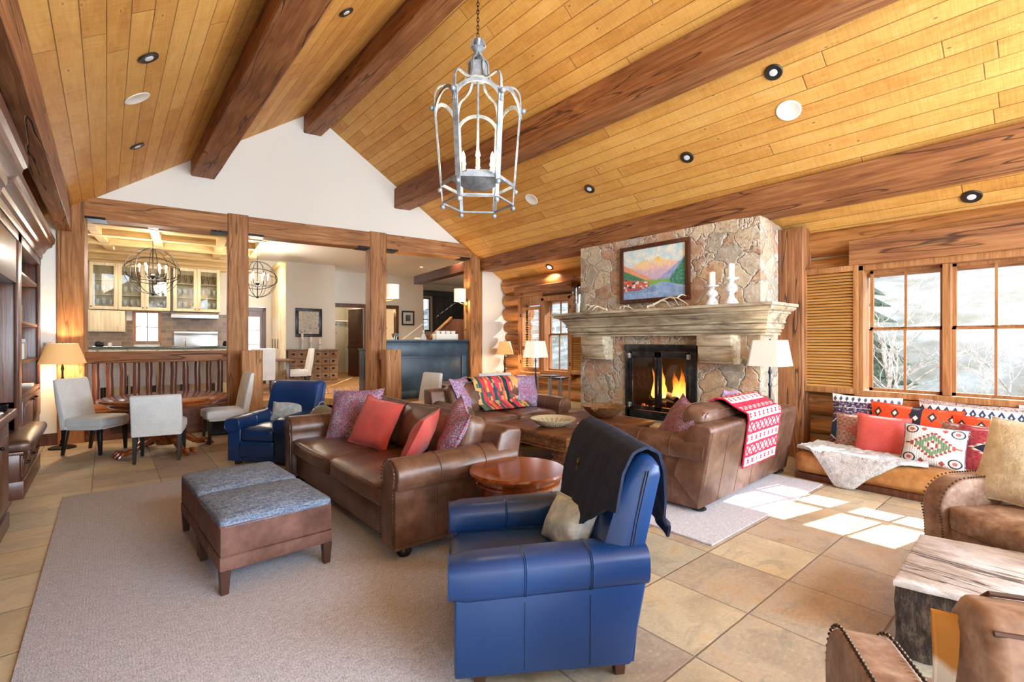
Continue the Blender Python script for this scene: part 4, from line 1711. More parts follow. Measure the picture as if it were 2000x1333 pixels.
TC = (0.62, 8.05)
r = thing('dining_table', 'round polished wood pedestal table between the pale chairs', 'table', (TC[0], TC[1], 0))
m = M()
m.lathe([(0, 0.7), (0.69, 0.7), (0.715, 0.71), (0.725, 0.725), (0.72, 0.745), (0.7, 0.752), (0, 0.752)], 56)
obj('tabletop', m, 'table_wood', r)
m = M(); m.lathe([(0, 0.64), (0.6, 0.64), (0.62, 0.66), (0.62, 0.7), (0, 0.7)], 48); obj('apron', m, 'table_wood', r)
m = M()
m.lathe([(0, 0.1), (0.11, 0.1), (0.13, 0.16), (0.1, 0.22), (0.07, 0.3), (0.1, 0.4), (0.13, 0.46), (0.09, 0.52), (0.08, 0.6), (0.16, 0.65), (0, 0.65)], 28)
obj('pedestal', m, 'table_wood', r)
for k in range(4):
    a = k * pi / 2 + 0.35
    c, s_ = cos(a), sin(a)
    m = M()
    P = [(0.08, 0.2), (0.16, 0.22), (0.26, 0.17), (0.36, 0.09), (0.44, 0.06), (0.5, 0.055)]
    m.tube([(c * x, s_ * x, z) for x, z in P], [0.05, 0.055, 0.048, 0.04, 0.035, 0.03], 10)
    lg = obj('leg', m, 'table_wood', r)
    m = M()
    for j in (-1, 0, 1):
        b = a + j * 0.16
        m.tube([(cos(b) * 0.47, sin(b) * 0.47, 0.06), (cos(b) * 0.53, sin(b) * 0.53, 0.07), (cos(b) * 0.58, sin(b) * 0.58, 0.025)], [0.028, 0.03, 0.014], 8)
    m.ball((c * 0.54, s_ * 0.54, 0.03), 0.032, 10)
    obj('claw_foot', m, 'table_wood', lg)
parsons_chair('pale linen chair at the left of the round table, turned toward it', (-0.11, 8.62, 0), radians(52), 1.0)
parsons_chair('pale linen chair seen from behind, in front of the round table', (0.53, 7.62, 0), radians(168), 0.84, w=0.52)
parsons_chair('pale linen chair at the right of the round table, facing left', (1.36, 8.35, 0), radians(-88), 1.02)
# dark cube speaker on the floor beside it
r = thing('speaker_box', 'black box standing on the floor behind the right linen chair', 'speaker', K(1.78, -0.3, 0), KA)
m = M(); m.b2(-0.17, 0.17, -0.17, 0.17, 0.02, 0.4, 0.01); obj('cabinet', m, 'bar_blue', r)
m = M(); m.b2(-0.15, 0.15, -0.178, -0.17, 0.04, 0.38); obj('grille', m, 'black', r)
m = M()
for sx in (-1, 1):
    for sy in (-1, 1):
        m.cyl((sx * 0.13, sy * 0.13, 0), (sx * 0.13, sy * 0.13, 0.02), 0.015, n=8)
obj('feet', m, 'black', r)

# ------------------------------------------------------------------ railing, newels and stairs
r = thing('log_railing', 'log railing with a thick sawn top rail in front of the kitchen', 'railing', K(0, 0, 0), KA)
m = M(); m.b2(0.07, 1.93, 0.02, 0.2, 1.165, 1.34, 0.015, 3); obj('top_rail', m, 'timber', r)
m = M(); m.b2(0.07, 1.93, 0.04, 0.18, 0.42, 0.55, 0.01, 2); obj('bottom_rail', m, 'timber', r)
rr_ = random.Random(3)
for i in range(11):
    a = 0.2 + i * 0.16
    m = M()
    p = [(a + rr_.uniform(-0.005, 0.005), 0.11 + rr_.uniform(-0.005, 0.005), 0.55 + q * 0.155) for q in range(5)]
    m.tube(p, [rr_.uniform(0.038, 0.048) for _ in p], 12)
    obj('baluster', m, 'cabinet', r)
for (a0, a1, b0), lb, zt in (((2.06, 2.37, -0.48), 'short square newel post in front of the post left of the stairs', 1.35),
                             ((4.43, 4.72, -0.48), 'short square newel post in front of the left end of the blue bar', 1.335)):
    p = timber('newel_post', K((a0 + a1) / 2, b0, 0), K((a0 + a1) / 2, b0, zt), 0.3, 0.3, lb, 'post', mat='timber_pale')
    p.rotation_euler = (Matrix.Rotation(KA, 3, 'Z') @ Matrix.Rotation(pi / 2, 3, 'Z') @ Matrix.Rotation(-pi / 2, 3, 'Y')).to_euler()
    ac = (a0 + a1) / 2
    rl = timber('stub_rail', K(ac - 0.09, b0 + 0.16, 1.2), K(ac - 0.05, -0.02, 1.2), 0.1, 0.12,
                'short rail joining the %s newel to its tall post, top one' % ('left' if a0 < 3 else 'right'), 'rail')
    rl2 = timber('stub_rail', K(ac - 0.09, b0 + 0.16, 0.42), K(ac - 0.05, -0.02, 0.42), 0.1, 0.12,
                 'short rail joining the %s newel to its tall post, low one' % ('left' if a0 < 3 else 'right'), 'rail')


def kstruct(name, m, mat, smooth=None, parent=None):
    return struct(name, m, mat, (KO.x, KO.y, 0) if parent is None else None, (0, 0, KA) if parent is None else None, smooth, parent)


# raised floor: oak boards with a diagonal step edge
m = M()
m.prism([(-2.6, 0.16), (2.15, 0.16), (2.15, 1.5), (3.66, 1.29), (4.5, 0.1), (4.75, -0.02), (6.9, -0.02), (7.4, 0.3), (11.6, 8.8), (11.6, 9.8), (4.9, 9.8), (4.9, 5.75), (-2.6, 5.75)], 'z', UP - 0.14, UP)
kstruct('floor_upper', m, 'hallfloor')
m = M()
m.prism([(2.15, 0.35), (3.46, 0.34), (4.4, -0.18), (6.8, -0.25), (6.8, 0.3), (4.6, 0.35), (3.7, 1.4), (2.15, 1.6)], 'z', 0.0, UP / 2)
kstruct('floor_step', m, 'slate')
m = M(); m.prism([(-2.6, 0.5), (7.5, 0.5), (11.6, 8.8), (11.6, 9.8), (4.9, 9.8), (4.9, 5.75), (-2.6, 5.75)], 'z', 0.0, 0.15); kstruct('floor_base', m, 'hallfloor')

# ------------------------------------------------------------------ kitchen and hall shell (frame K)
CH = 3.75
m = M(); m.prism([(-2.6, 0.2), (7.4, 0.2), (11.6, 8.8), (11.6, 9.8), (4.9, 9.8), (4.9, 5.75), (-2.6, 5.75)], 'z', CH, CH + 0.1); kstruct('ceiling_hall', m, 'white')
m = M()
# back wall of the kitchen with a window opening at a .22-.74 z 1.48-2.22
BB = 5.6
m.b2(-2.6, 0.24, BB, BB + 0.15, UP, CH)
m.b2(0.76, 2.55, BB, BB + 0.15, UP, CH)
m.b2(0.24, 0.76, BB, BB + 0.15, UP, 1.46)
m.b2(0.24, 0.76, BB, BB + 0.15, 2.24, CH)
m.b2(2.55, 3.15, BB, BB + 0.15, 2.45, CH)
m.b2(3.15, 3.45, BB, BB + 0.15, UP, CH)
kstruct('wall_kitchen', m, 'cream_wall')
m = M(); m.b2(-2.7, -2.55, 0.0, 5.75, UP, CH); kstruct('wall_kitchen_left', m, 'cream_wall')
m = M()
m.b2(3.42, 4.98, 5.42, 5.9, UP, CH)
kstruct('wall_picture', m, 'cream_wall')
m = M()
HB = 6.6
m.b2(4.98, 5.25, HB, HB + 0.15, UP, CH)
m.b2(6.2, 6.72, HB, HB + 0.15, UP, CH)
m.b2(7.28, 8.15, HB, HB + 0.15, UP, CH)
m.b2(5.25, 6.2, HB, HB + 0.15, 2.6, CH)
m.b2(6.72, 7.28, HB, HB + 0.15, 2.6, CH)
kstruct('wall_hall', m, 'cream_wall')
m = M()
m.b2(8.15, 8.3, HB, 8.4, UP, CH)
m.b2(8.3, 8.8, 8.3, 8.45, UP, CH); m.b2(9.3, 11.5, 8.3, 8.45, UP, CH); m.b2(8.8, 9.3, 8.3, 8.45, UP, 1.9); m.b2(8.8, 9.3, 8.3, 8.45, 3.2, CH)
kstruct('wall_stair', m, 'cream_wall')
m = M(); m.prism([(7.4, 0.2), (7.52, 0.2), (11.6, 8.4), (11.46, 8.4)], 'z', 0.0, CH); kstruct('wall_far_right', m, 'cream_wall')
m = M()
m.b2(5.0, 8.4, 9.6, 9.7, UP, CH); m.b2(5.0, 5.1, 6.7, 9.6, UP, CH); m.b2(6.35, 6.45, 6.75, 9.6, UP, CH)
kstruct('wall_closet', m, 'cream_wall')

# coffered ceiling over the kitchen
m = M()
m.b2(-2.5, 2.75, 0.55, 5.0, CH - 0.06, CH)
co = kstruct('ceiling_coffer', m, 'cream_beam')
for b in (0.62, 1.7, 2.8, 3.9):
    q = M(); q.b2(-2.5, 2.7, b, b + 0.16, CH - 0.19, CH - 0.05, 0.01); kstruct('coffer_beam', q, 'cream_beam', parent=co)
for a in (-1.4, -0.2, 0.74, 1.85, 2.6):
    q = M(); q.b2(a, a + 0.16, 0.62, 5.0, CH - 0.18, CH - 0.05, 0.01); kstruct('coffer_beam', q, 'cream_beam', parent=co)
q = M(); q.prism([(5.6 - x * 2.2, CH - 0.42 + z * 1.3) for x, z in CROWN], 'x', -2.5, 2.75); kstruct('crown', q, 'cream_beam', parent=co)

# kitchen units at the back
def K_(a, b, z): return K(a, b, z)


bz = BB
m = M(); m.b2(-2.5, 0.24, -0.03, 0, 1.24, 2.0); m.b2(0.76, 2.5, -0.03, 0, 1.24, 2.2)
o = single('tile_backsplash', m, 'tile', 'brown tiled backsplash on the far kitchen wall', 'backsplash', K(0, bz, 0), (0, 0, KA))
W = [(-0.55, -0.03, 1), (-0.03, 0.48, 2), (0.48, 0.98, 2), (1.04, 1.54, 3), (1.54, 2.04, 3)]
CLB = ['glass-door kitchen wall cabinet, leftmost of the five', 'glass-door kitchen wall cabinet, second from the left behind the orb chandelier',
       'glass-door kitchen wall cabinet, middle of the five above the window', 'glass-door kitchen wall cabinet, fourth from the left above the range hood',
       'glass-door kitchen wall cabinet, rightmost of the five']
SHORT = ['leftmost', 'second', 'middle', 'fourth', 'rightmost']
wine = None
for (a0, a1, g_), lb in zip(W, CLB):
    r = thing('glass_cabinet', lb, 'cabinet', K(a0, bz - 0.36, 0), KA)
    w = a1 - a0
    m = M()
    z0, z1 = 2.24, 3.34
    m.b2(0, 0.02, 0, 0.35, z0, z1); m.b2(w - 0.02, w, 0, 0.35, z0, z1); m.b2(0, w, 0, 0.35, z0, z0 + 0.03); m.b2(0, w, 0, 0.35, z1 - 0.03, z1)
    m.b2(0, w, 0.33, 0.35, z0, z1)
    obj('carcass', m, 'cream_wood', r)
    for zz in (2.58, 2.93):
        m = M(); m.b2(0.02, w - 0.02, 0.02, 0.33, zz, zz + 0.018); obj('shelf', m, 'cream_wood', r)
    m = M()
    f = 0.075
    m.b2(0.005, f, -0.02, 0, z0 + 0.005, z1 - 0.005, 0.003); m.b2(w - f, w - 0.005, -0.02, 0, z0 + 0.005, z1 - 0.005, 0.003)
    m.b2(f, w - f, -0.02, 0, z0 + 0.005, z0 + f, 0.003); m.b2(f, w - f, -0.02, 0, z1 - f, z1 - 0.005, 0.003)
    d = obj('door', m, 'cream_wood', r)
    m = M(); m.b2(f, w - f, -0.012, -0.008, z0 + f, z1 - f); obj('door_glass', m, 'cabglass', d)
    m = M(); m.b2(w - 0.05 if a0 in (-0.03, 1.04) else 0.03, w - 0.03 if a0 in (-0.03, 1.04) else 0.05, -0.035, -0.02, z0 + 0.05, z0 + 0.08, 0.003); obj('knob', m, 'iron', d)
    for zz, knd in ((2.27, 0), (2.6, 1)) if a0 < 1.2 or True else ():
        for i in range(3):
            a = a0 + 0.12 + i * 0.13
            if wine is None:
                wine = thing('wine_glass', 'x', 'glass', K(a, bz - 0.2, zz))
                mm = M(); mm.lathe([(0, 0), (0.032, 0), (0.03, 0.004), (0.005, 0.008), (0.004, 0.08), (0, 0.08)], 12); obj('stem', mm, 'stem', wine)
                mm = M(); mm.lathe([(0.0, 0.08), (0.02, 0.09), (0.042, 0.13), (0.046, 0.17), (0.04, 0.22), (0.037, 0.22), (0.042, 0.17), (0.036, 0.13), (0.0, 0.086)], 14); obj('bowl', mm, 'stem', wine)
                wg = wine
            else:
                wg = dup(wine, K(a, bz - 0.2, zz))
            tag(wg, 'clear stemmed glass on the %s shelf inside the %s glass kitchen cabinet' % ('bottom' if zz < 2.5 else 'middle', SHORT[W.index((a0, a1, g_))]),
                'glass', 'stemware in the glass kitchen cabinets')
    # gold swag ornaments hanging inside at the top
    if a0 > -0.1:
        for i in range(3):
            mm = M()
            mm.lathe([(0, -0.2), (0.008, -0.19), (0.02, -0.1), (0.034, -0.02), (0.03, 0.02), (0, 0.03)], 10)
            single('amber_goblet', mm, 'brass', 'amber goblet on the top shelf inside the %s glass kitchen cabinet' % SHORT[W.index((a0, a1, g_))],
                   'goblet', K(a0 + 0.12 + i * 0.13, bz - 0.2, 3.152), (0, 0, 0), 'amber goblets in the kitchen cabinets')
# blank end unit, hood, lower cupboard
r = thing('hanging_cupboard', 'plain cream kitchen cupboard hanging below the leftmost glass cabinet', 'cabinet', K(-0.62, bz - 0.36, 0), KA)
m = M(); m.b2(0, 0.72, 0, 0.33, 1.72, 2.22, 0.003); obj('carcass', m, 'cream_wood', r)
m = M(); m.b2(0.02, 0.34, -0.02, 0, 1.74, 2.2, 0.004); obj('door', m, 'cream_wood', r)
m = M(); m.b2(0.37, 0.7, -0.02, 0, 1.74, 2.2, 0.004); m.b2(0.44, 0.63, -0.025, -0.018, 1.81, 2.13, 0.003); obj('door', m, 'cream_wood', r)
r = thing('range_hood', 'low stainless range hood under the glass cabinets', 'range hood', K(1.0, bz - 0.5, 0), KA)
m = M(); m.prism([(0, 2.08), (0, 2.16), (0.1, 2.22), (0.46, 2.22), (0.46, 2.08)], 'x', 0, 1.0, 0.004); obj('canopy', m, 'steel', r)
m = M(); m.b2(0.1, 0.9, 0.05, 0.4, 2.07, 2.082); obj('filter', m, 'steel_dark', r)
r = thing('cooking_range', 'stainless range with a tall steel back panel on the kitchen wall', 'range', K(1.05, bz - 0.68, 0), KA)
m = M(); m.b2(0, 0.95, 0, 0.6, UP, 1.2, 0.005); obj('body', m, 'steel', r)
m = M(); m.b2(0, 0.95, 0.6, 0.63, 1.2, 1.72, 0.004); m.b2(0, 0.95, 0.5, 0.63, 1.68, 1.74, 0.006); obj('back_panel', m, 'steel', r)
m = M()
for i in range(2):
    for j in range(3):
        m.cyl((0.18 + j * 0.3, 0.15 + i * 0.27, 1.2), (0.18 + j * 0.3, 0.15 + i * 0.27, 1.225), 0.09, n=16)
obj('burners', m, 'iron', r)
for (x0, x1), lb in (((-2.5, 1.03), 'cream base cabinets with a dark stone top along the far kitchen wall'), ((2.02, 2.52), 'narrow cream base cabinet right of the steel range')):
    r = thing('base_cabinet', lb, 'cabinet', K(x0, bz - 0.63, 0), KA)
    m = M(); m.b2(0, x1 - x0, 0.03, 0.6, UP, 1.17, 0.004); obj('carcass', m, 'cream_wood', r)
    m = M(); m.b2(0, x1 - x0, 0, 0.6, 1.17, 1.21, 0.006); obj('countertop', m, 'granite', r)
# kitchen window
def kwin(name, a0, a1, b, z0, z1, nx, nz, mat='frame_z', fr=0.06):
    m = M()
    m.b2(a0 - fr, a0, -0.03, 0.12, z0 - fr, z1 + fr); m.b2(a1, a1 + fr, -0.03, 0.12, z0 - fr, z1 + fr)
    m.b2(a0, a1, -0.03, 0.12, z0 - fr, z0); m.b2(a0, a1, -0.03, 0.12, z1, z1 + fr)
    for i in range(1, nx):
        x = a0 + (a1 - a0) * i / nx; m.b2(x - 0.01, x + 0.01, 0.03, 0.06, z0, z1)
    for i in range(1, nz):
        z = z0 + (z1 - z0) * i / nz; m.b2(a0, a1, 0.03, 0.06, z - 0.01, z + 0.01)
    o = struct(name, m, mat, K(0, b, 0), (0, 0, KA))
    g = M(); g.b2(a0, a1, 0.043, 0.047, z0, z1); obj('pane', g, 'glass', o, smooth=None)
    return o


kwin('window_5', 0.28, 0.72, BB - 0.02, 1.5, 2.2, 2, 2)
kwin('window_6', 8.84, 9.26, 8.28, 1.94, 3.16, 2, 3, 'cabinet')
# glazed back door of the kitchen
m = M()
m.b2(2.55, 2.63, -0.02, 0.12, UP, 2.43); m.b2(3.07, 3.15, -0.02, 0.12, UP, 2.43); m.b2(2.55, 3.15, -0.02, 0.12, 2.33, 2.43); m.b2(2.63, 3.07, 0.02, 0.07, 2.17, 2.33)
m.b2(2.63, 2.7, 0.03, 0.07, UP, 2.2); m.b2(3.0, 3.07, 0.03, 0.07, UP, 2.2); m.b2(2.7, 3.0, 0.03, 0.07, UP, 0.6)
for z in (1.0, 1.4, 1.8):
    m.b2(2.7, 3.0, 0.04, 0.06, z - 0.01, z + 0.01)
dr = struct('door_1', m, 'cabinet', K(0, BB, 0), (0, 0, KA))
g = M(); g.b2(2.7, 3.0, 0.045, 0.05, 0.6, 2.17); obj('pane', g, 'glass', dr, smooth=None)

# island with raised stone counter, stools in front
r = thing('kitchen_island', 'long kitchen island with a raised dark stone counter behind the railing', 'counter', K(-0.9, 1.75, 0), KA)
m = M(); m.b2(0, 2.95, 0.15, 0.9, UP, 1.36, 0.005); obj('carcass', m, 'cream_wood', r)
m = M(); m.b2(-0.05, 3.0, -0.1, 0.55, 1.36, 1.4, 0.01, 3); obj('countertop', m, 'granite', r)
m = M(); m.tube([(2.2, 0.7, 1.36), (2.2, 0.7, 1.5), (2.2, 0.66, 1.545), (2.2, 0.58, 1.545), (2.2, 0.55, 1.51)], 0.014, 8); obj('faucet', m, 'chrome', r)
st0 = None
SLB = ['leftmost', 'second from the left', 'third from the left', 'third from the right', 'second from the right', 'rightmost']
for i in range(6):
    a = -0.1 + i * 0.4
    p = K(a, 1.3, UP)
    if st0 is None:
        s0 = thing('bar_stool', '', 'stool', p, KA + pi, 'upholstered stools at the kitchen island')
        m = M(); m.puff((0, 0, 0.62), (0.36, 0.38, 0.1), 0.03, (0, 0, 0.015), n=6); obj('seat', m, 'linen2', s0)
        m = M(); m.prism([(0.14, 0.42), (0.16, 0.7), (0.22, 1.04), (0.265, 1.03), (0.24, 0.7), (0.21, 0.42)], 'x', -0.185, 0.185, 0.018, 3); obj('backrest', m, 'linen2', s0)
        for sx in (-1, 1):
            for sy in (-1, 1):
                m = M(); m.box((sx * 0.15, sy * 0.15, 0.29), (0.04, 0.04, 0.58)); obj('leg', m, 'blackleg', s0)
        s0.rotation_euler = (0, 0, KA + pi)
        st0 = s0
        s = s0
    else:
        s = dup(st0, p, KA + pi)
    tag(s, 'grey upholstered stool with its back to the railing, %s of the six' % SLB[i], 'stool', None)
# small things on the island counter
m = M(); m.lathe([(0, 0), (0.05, 0), (0.07, 0.03), (0.06, 0.08), (0.03, 0.1), (0, 0.1)], 14)
single('black_teapot', m, 'black', 'small black pot at the left end of the island counter', 'pot', K(0.02, 2.0, 1.4))
m = M(); m.lathe([(0, 0), (0.03, 0), (0.03, 0.07), (0, 0.07)], 12)
single('white_cup', m, 'ivory', 'small white cup beside the black pot on the island counter', 'cup', K(0.16, 2.02, 1.4))
m = M(); m.lathe([(0, 0), (0.04, 0), (0.05, 0.04), (0.03, 0.09), (0.035, 0.1), (0, 0.1)], 12)
single('black_jug', m, 'iron', 'small dark jug at the right end of the island counter', 'jug', K(1.98, 2.05, 1.4))

# tall pantry units turned sideways at the right of the kitchen
r = thing('pantry_cabinet', 'tall pale wood pantry cabinet beside the glazed kitchen door', 'cabinet', K(3.3, 4.0, 0), KA)
m = M(); m.b2(-0.02, 0.12, 0.0, 1.4, UP, 3.4, 0.004); obj('carcass', m, 'cream_wood', r)
for k in range(3):
    m = M(); m.b2(-0.04, -0.02, 0.03 + k * 0.46, 0.46 + k * 0.46, UP + 0.15, 3.3, 0.004); d = obj('door', m, 'cream_wood', r)
    m = M(); m.cyl((-0.06, 0.08 + k * 0.46, 1.3), (-0.06, 0.08 + k * 0.46, 1.55), 0.008, n=8); obj('handle', m, 'iron', d)
m = M(); m.prism([(3.42 - 0.02 - x, 3.35 + z) for x, z in CROWN], 'y', -0.1, 1.4)
m = M(); m.b2(-0.08, 0.12, -0.06, 1.4, 3.4, 3.5, 0.02, 3); obj('cornice', m, 'cream_beam', r)
# ------------------------------------------------------------------ hall beyond the stairs
r = thing('apothecary_chest', 'weathered wooden apothecary chest of many small drawers under the train picture', 'chest', K(3.62, 4.95, UP), KA)
m = M()
m.b2(0, 1.32, 0.0, 0.42, 0.06, 0.93, 0.005); m.b2(-0.03, 1.35, -0.03, 0.44, 0.93, 0.96, 0.006); m.b2(0.0, 1.32, -0.01, 0.4, 0.0, 0.07, 0.004)
obj('carcass', m, 'apoth', r)
for i in range(6):
    for j in range(4):
        m = M()
        x0, z0 = 0.03 + i * 0.212, 0.1 + j * 0.205
        m.b2(x0, x0 + 0.2, -0.014, 0.0, z0, z0 + 0.19, 0.004)
        d = obj('drawer', m, 'apoth', r)
        m = M(); m.b2(x0 + 0.06, x0 + 0.14, -0.02, -0.013, z0 + 0.1, z0 + 0.14, 0.002); m.ball((x0 + 0.1, -0.024, z0 + 0.09), 0.012, 8)
        obj('pull', m, 'iron', d)
for (a, z, hh), lb in zip(((4.01, 1.26, 0.36), (4.24, 1.26, 0.26), (4.48, 1.26, 0.2)), ('tallest, left', 'middle', 'shortest, right')):
    r = thing('candlestick', 'candle on a turned holder on the apothecary chest, %s one of the three' % lb, 'candlestick', K(a, 5.12, z), 0)
    m = M(); m.lathe([(0, 0), (0.05, 0), (0.045, 0.02), (0.018, 0.04), (0.03, hh * 0.4), (0.016, hh * 0.6), (0.045, hh * 0.78), (0.045, hh * 0.8), (0, hh * 0.8)], 14); obj('holder', m, 'mercury', r)
    m = M(); m.lathe([(0, hh * 0.8), (0.033, hh * 0.8), (0.033, hh + 0.1), (0, hh + 0.1)], 14); obj('candle', m, 'candle', r)


def picture(label, loc, rz, w, h, fw, art, frame, mat_w=0.0, depth=0.03, name='framed_picture'):
    r = thing(name, label, 'picture', loc, rz)
    m = M()
    for (x0, x1, z0, z1) in ((-w / 2, w / 2, h - fw, h), (-w / 2, w / 2, 0, fw), (-w / 2, -w / 2 + fw, fw, h - fw), (w / 2 - fw, w / 2, fw, h - fw)):
        m.b2(x0, x1, -depth, 0, z0, z1, 0.004)
    obj('frame', m, frame, r)
    if mat_w:
        m = M(); m.b2(-w / 2 + fw, w / 2 - fw, -depth * 0.4, -0.002, fw, h - fw); obj('mount', m, 'linen', r)
    m = M(); m.b2(-w / 2 + fw + mat_w, w / 2 - fw - mat_w, -depth * 0.55, -0.001, fw + mat_w, h - fw - mat_w); obj('artwork', m, art, r)
    return r


picture('dark framed picture of a black engine and yellow shapes on the cream wall', K(4.24, 5.41, 1.62), KA, 0.72, 0.82, 0.085, 'print_a', 'blackleg')
picture('small dark framed photograph right of the amber doorway', K(7.72, HB - 0.01, 2.05), KA, 0.46, 0.5, 0.05, 'print_b', 'blackleg', 0.09)

# door casings and doors of the hall
for nm, (a0, a1) in (('door_2', (5.25, 6.2)), ('door_3', (6.72, 7.28))):
    m = M()
    m.b2(a0 - 0.1, a0, -0.04, 0.2, UP, 2.7, 0.005); m.b2(a1, a1 + 0.1, -0.04, 0.2, UP, 2.7, 0.005); m.b2(a0 - 0.1, a1 + 0.1, -0.05, 0.2, 2.6, 2.72, 0.005)
    dr = struct(nm, m, 'cabinet', K(0, HB, 0), (0, 0, KA))
    if nm == 'door_2':
        m = M(); m.b2(0, 0.04, 0, 0.86, UP + 0.01, 2.58, 0.003); m.b2(-0.012, 0.0, 0.12, 0.74, UP + 0.2, 1.25, 0.006); m.b2(-0.012, 0.0, 0.12, 0.74, 1.4, 2.4, 0.006)
        lf = obj('door_leaf', m, 'cabinet_d', dr, (a1 - 0.06, 0.12, 0), (0, 0, radians(14)))
        m = M(); m.ball((-0.05, 0.78, 1.3), 0.028, 10); m.cyl((-0.05, 0.78, 1.3), (0, 0.78, 1.3), 0.01, n=8); obj('door_knob', m, 'brass', lf)
m = M(); m.b2(4.98, 5.15, -0.03, 0, UP, UP + 0.16); m.b2(6.3, 6.62, -0.03, 0, UP, UP + 0.16); m.b2(7.38, 8.12, -0.03, 0, UP, UP + 0.16)
o = struct('baseboard_hall', m, 'cabinet', K(0, HB, 0), (0, 0, KA))
m = M(); m.b2(3.45, 4.98, -0.03, 0, UP, UP + 0.16); struct('baseboard_picture', m, 'cabinet', K(0, 5.42, 0), (0, 0, KA))
# coats: shelf with hooks inside the closet
r = thing('coat_shelf', 'white shelf with coat hooks inside the open hall closet', 'shelf', K(5.35, 8.4, 0), KA)
m = M(); m.b2(0, 0.9, 0, 0.3, 2.2, 2.24, 0.004); m.b2(0, 0.9, 0.27, 0.3, 2.0, 2.2, 0.004); obj('board', m, 'white', r)
for i in range(5):
    m = M(); m.tube([(0.1 + i * 0.17, 0.27, 2.1), (0.1 + i * 0.17, 0.2, 2.08), (0.1 + i * 0.17, 0.19, 2.12)], 0.01, 6); obj('hook', m, 'iron', r)
r = thing('hanging_hat', 'black hat hanging on a hook in the hall closet', 'hat', K(5.62, 8.5, 1.86), KA)
m = M(); m.ball((0, 0, 0), 0.12, 16, (1, 0.7, 1.1)); m.lathe([(0, 0), (0.17, 0.0), (0.17, 0.01), (0, 0.01)], 20, (0, 0, -0.08)); obj('hat_body', m, 'black', r)
light('closet_light', 'POINT', K(5.9, 7.9, 3.0), 14, (1, 0.8, 0.55), 0.08)
light('amber_room_light', 'POINT', K(7.2, 7.7, 2.6), 26, (1, 0.62, 0.2), 0.1)
# dark timber beam in the hall
timber('hall_beam', K(6.98, 0.4, 3.3), K(7.02, 4.05, 3.3), 0.24, 0.23, 'dark timber beam under the white hall ceiling above the blue bar', 'beam', 'cabinet_d')
MT['dark_plank'] = wood('dark_stained_plank', '23262b', '3c3f45', '5a5c60', 2, 0.5, 1.0, 0.2, 0.2)
# big dark plank door near the stairs and its lintel
r = thing('plank_door', 'tall dark plank sliding door beside the narrow stair window', 'door', K(9.42, 8.26, UP), KA)
m = M()
m.b2(0, 1.5, -0.04, 0, 0.6, 2.98, 0.004)
for i in range(7):
    m.b2(0.06 + i * 0.2, 0.24 + i * 0.2, -0.055, -0.04, 0.8, 2.82, 0.004)
obj('panel', m, 'dark_plank', r)
m = M(); m.b2(-0.7, 1.7, -0.09, 0.0, 2.98, 3.2, 0.006); obj('lintel', m, 'dark_plank', r)
# stair rail
r = thing('stair_banister', 'sloping wooden stair wall and handrail behind the silver caddy', 'banister', K(7.6, 4.4, 0), KA)
m = M(); m.prism([(0.0, 1.55), (0.75, 2.2), (1.7, 2.2), (1.7, UP), (0.0, UP)], 'y', 0, 0.08, 0.004); obj('stair_wall', m, 'cabinet', r)
m = M(); m.prism([(-0.05, 1.55), (0.72, 2.22), (0.72, 2.28), (-0.05, 1.61)], 'y', -0.04, 0.12, 0.006); obj('handrail', m, 'frame_z', r)
m = M(); m.b2(-0.3, 0.0, 0, 0.08, UP, 1.68, 0.005); obj('newel', m, 'cabinet', r)

# upper dining table and chairs
r = thing('upper_dining_table', 'dark dining table on the raised floor behind the stair newel', 'table', K(2.75, 3.7, UP), KA)
m = M(); m.b2(-0.75, 0.75, -0.6, 0.6, 0.71, 0.75, 0.008); obj('tabletop', m, 'cabinet_y', r)
for sx in (-1, 1):
    for sy in (-1, 1):
        m = M(); m.b2(sx * 0.6 - 0.04, sx * 0.6 + 0.04, sy * 0.45 - 0.04, sy * 0.45 + 0.04, 0, 0.71, 0.005); obj('leg', m, 'cabinet', r)
parsons_chair('pale upholstered chair in profile right of the upper dining table', K(3.62, 3.55, UP), KA - pi / 2, 1.02, w=0.5)
parsons_chair('pale upholstered chair with its back to the stairs at the upper dining table', K(2.72, 2.7, UP), KA + pi, 1.04, w=0.48)
parsons_chair('tall pale chair in front of the window, left side of the upper dining table', K(1.8, 3.6, UP), KA + pi / 2, 1.02, w=0.48)
m = M(); m.b2(0, 2.2, 0, 1.5, 0, 0.012, 0.003)
single('hall_runner', m, 'runner', 'faded red oriental rug on the raised oak floor near the steps', 'rug', K(3.9, 2.0, UP), (0, 0, KA - 0.2))

# small dark cabinet left of the tall post
r = thing('hall_cabinet', 'small dark painted cabinet behind the post left of the bar', 'cabinet', K(4.72, 1.6, UP), KA)
m = M(); m.b2(0.0, 0.8, 0, 0.5, 0, 0.98, 0.004); m.b2(-0.03, 0.83, -0.03, 0.5, 0.98, 1.02, 0.006); obj('carcass', m, 'bar_blue', r)
m = M(); m.b2(-0.015, 0, 0.06, 0.44, 0.3, 0.85, 0.005); obj('side_panel', m, 'bar_blue', r)
m = M(); m.b2(0.05, 0.75, -0.015, 0, 0.1, 0.9, 0.005); obj('door', m, 'bar_blue', r)

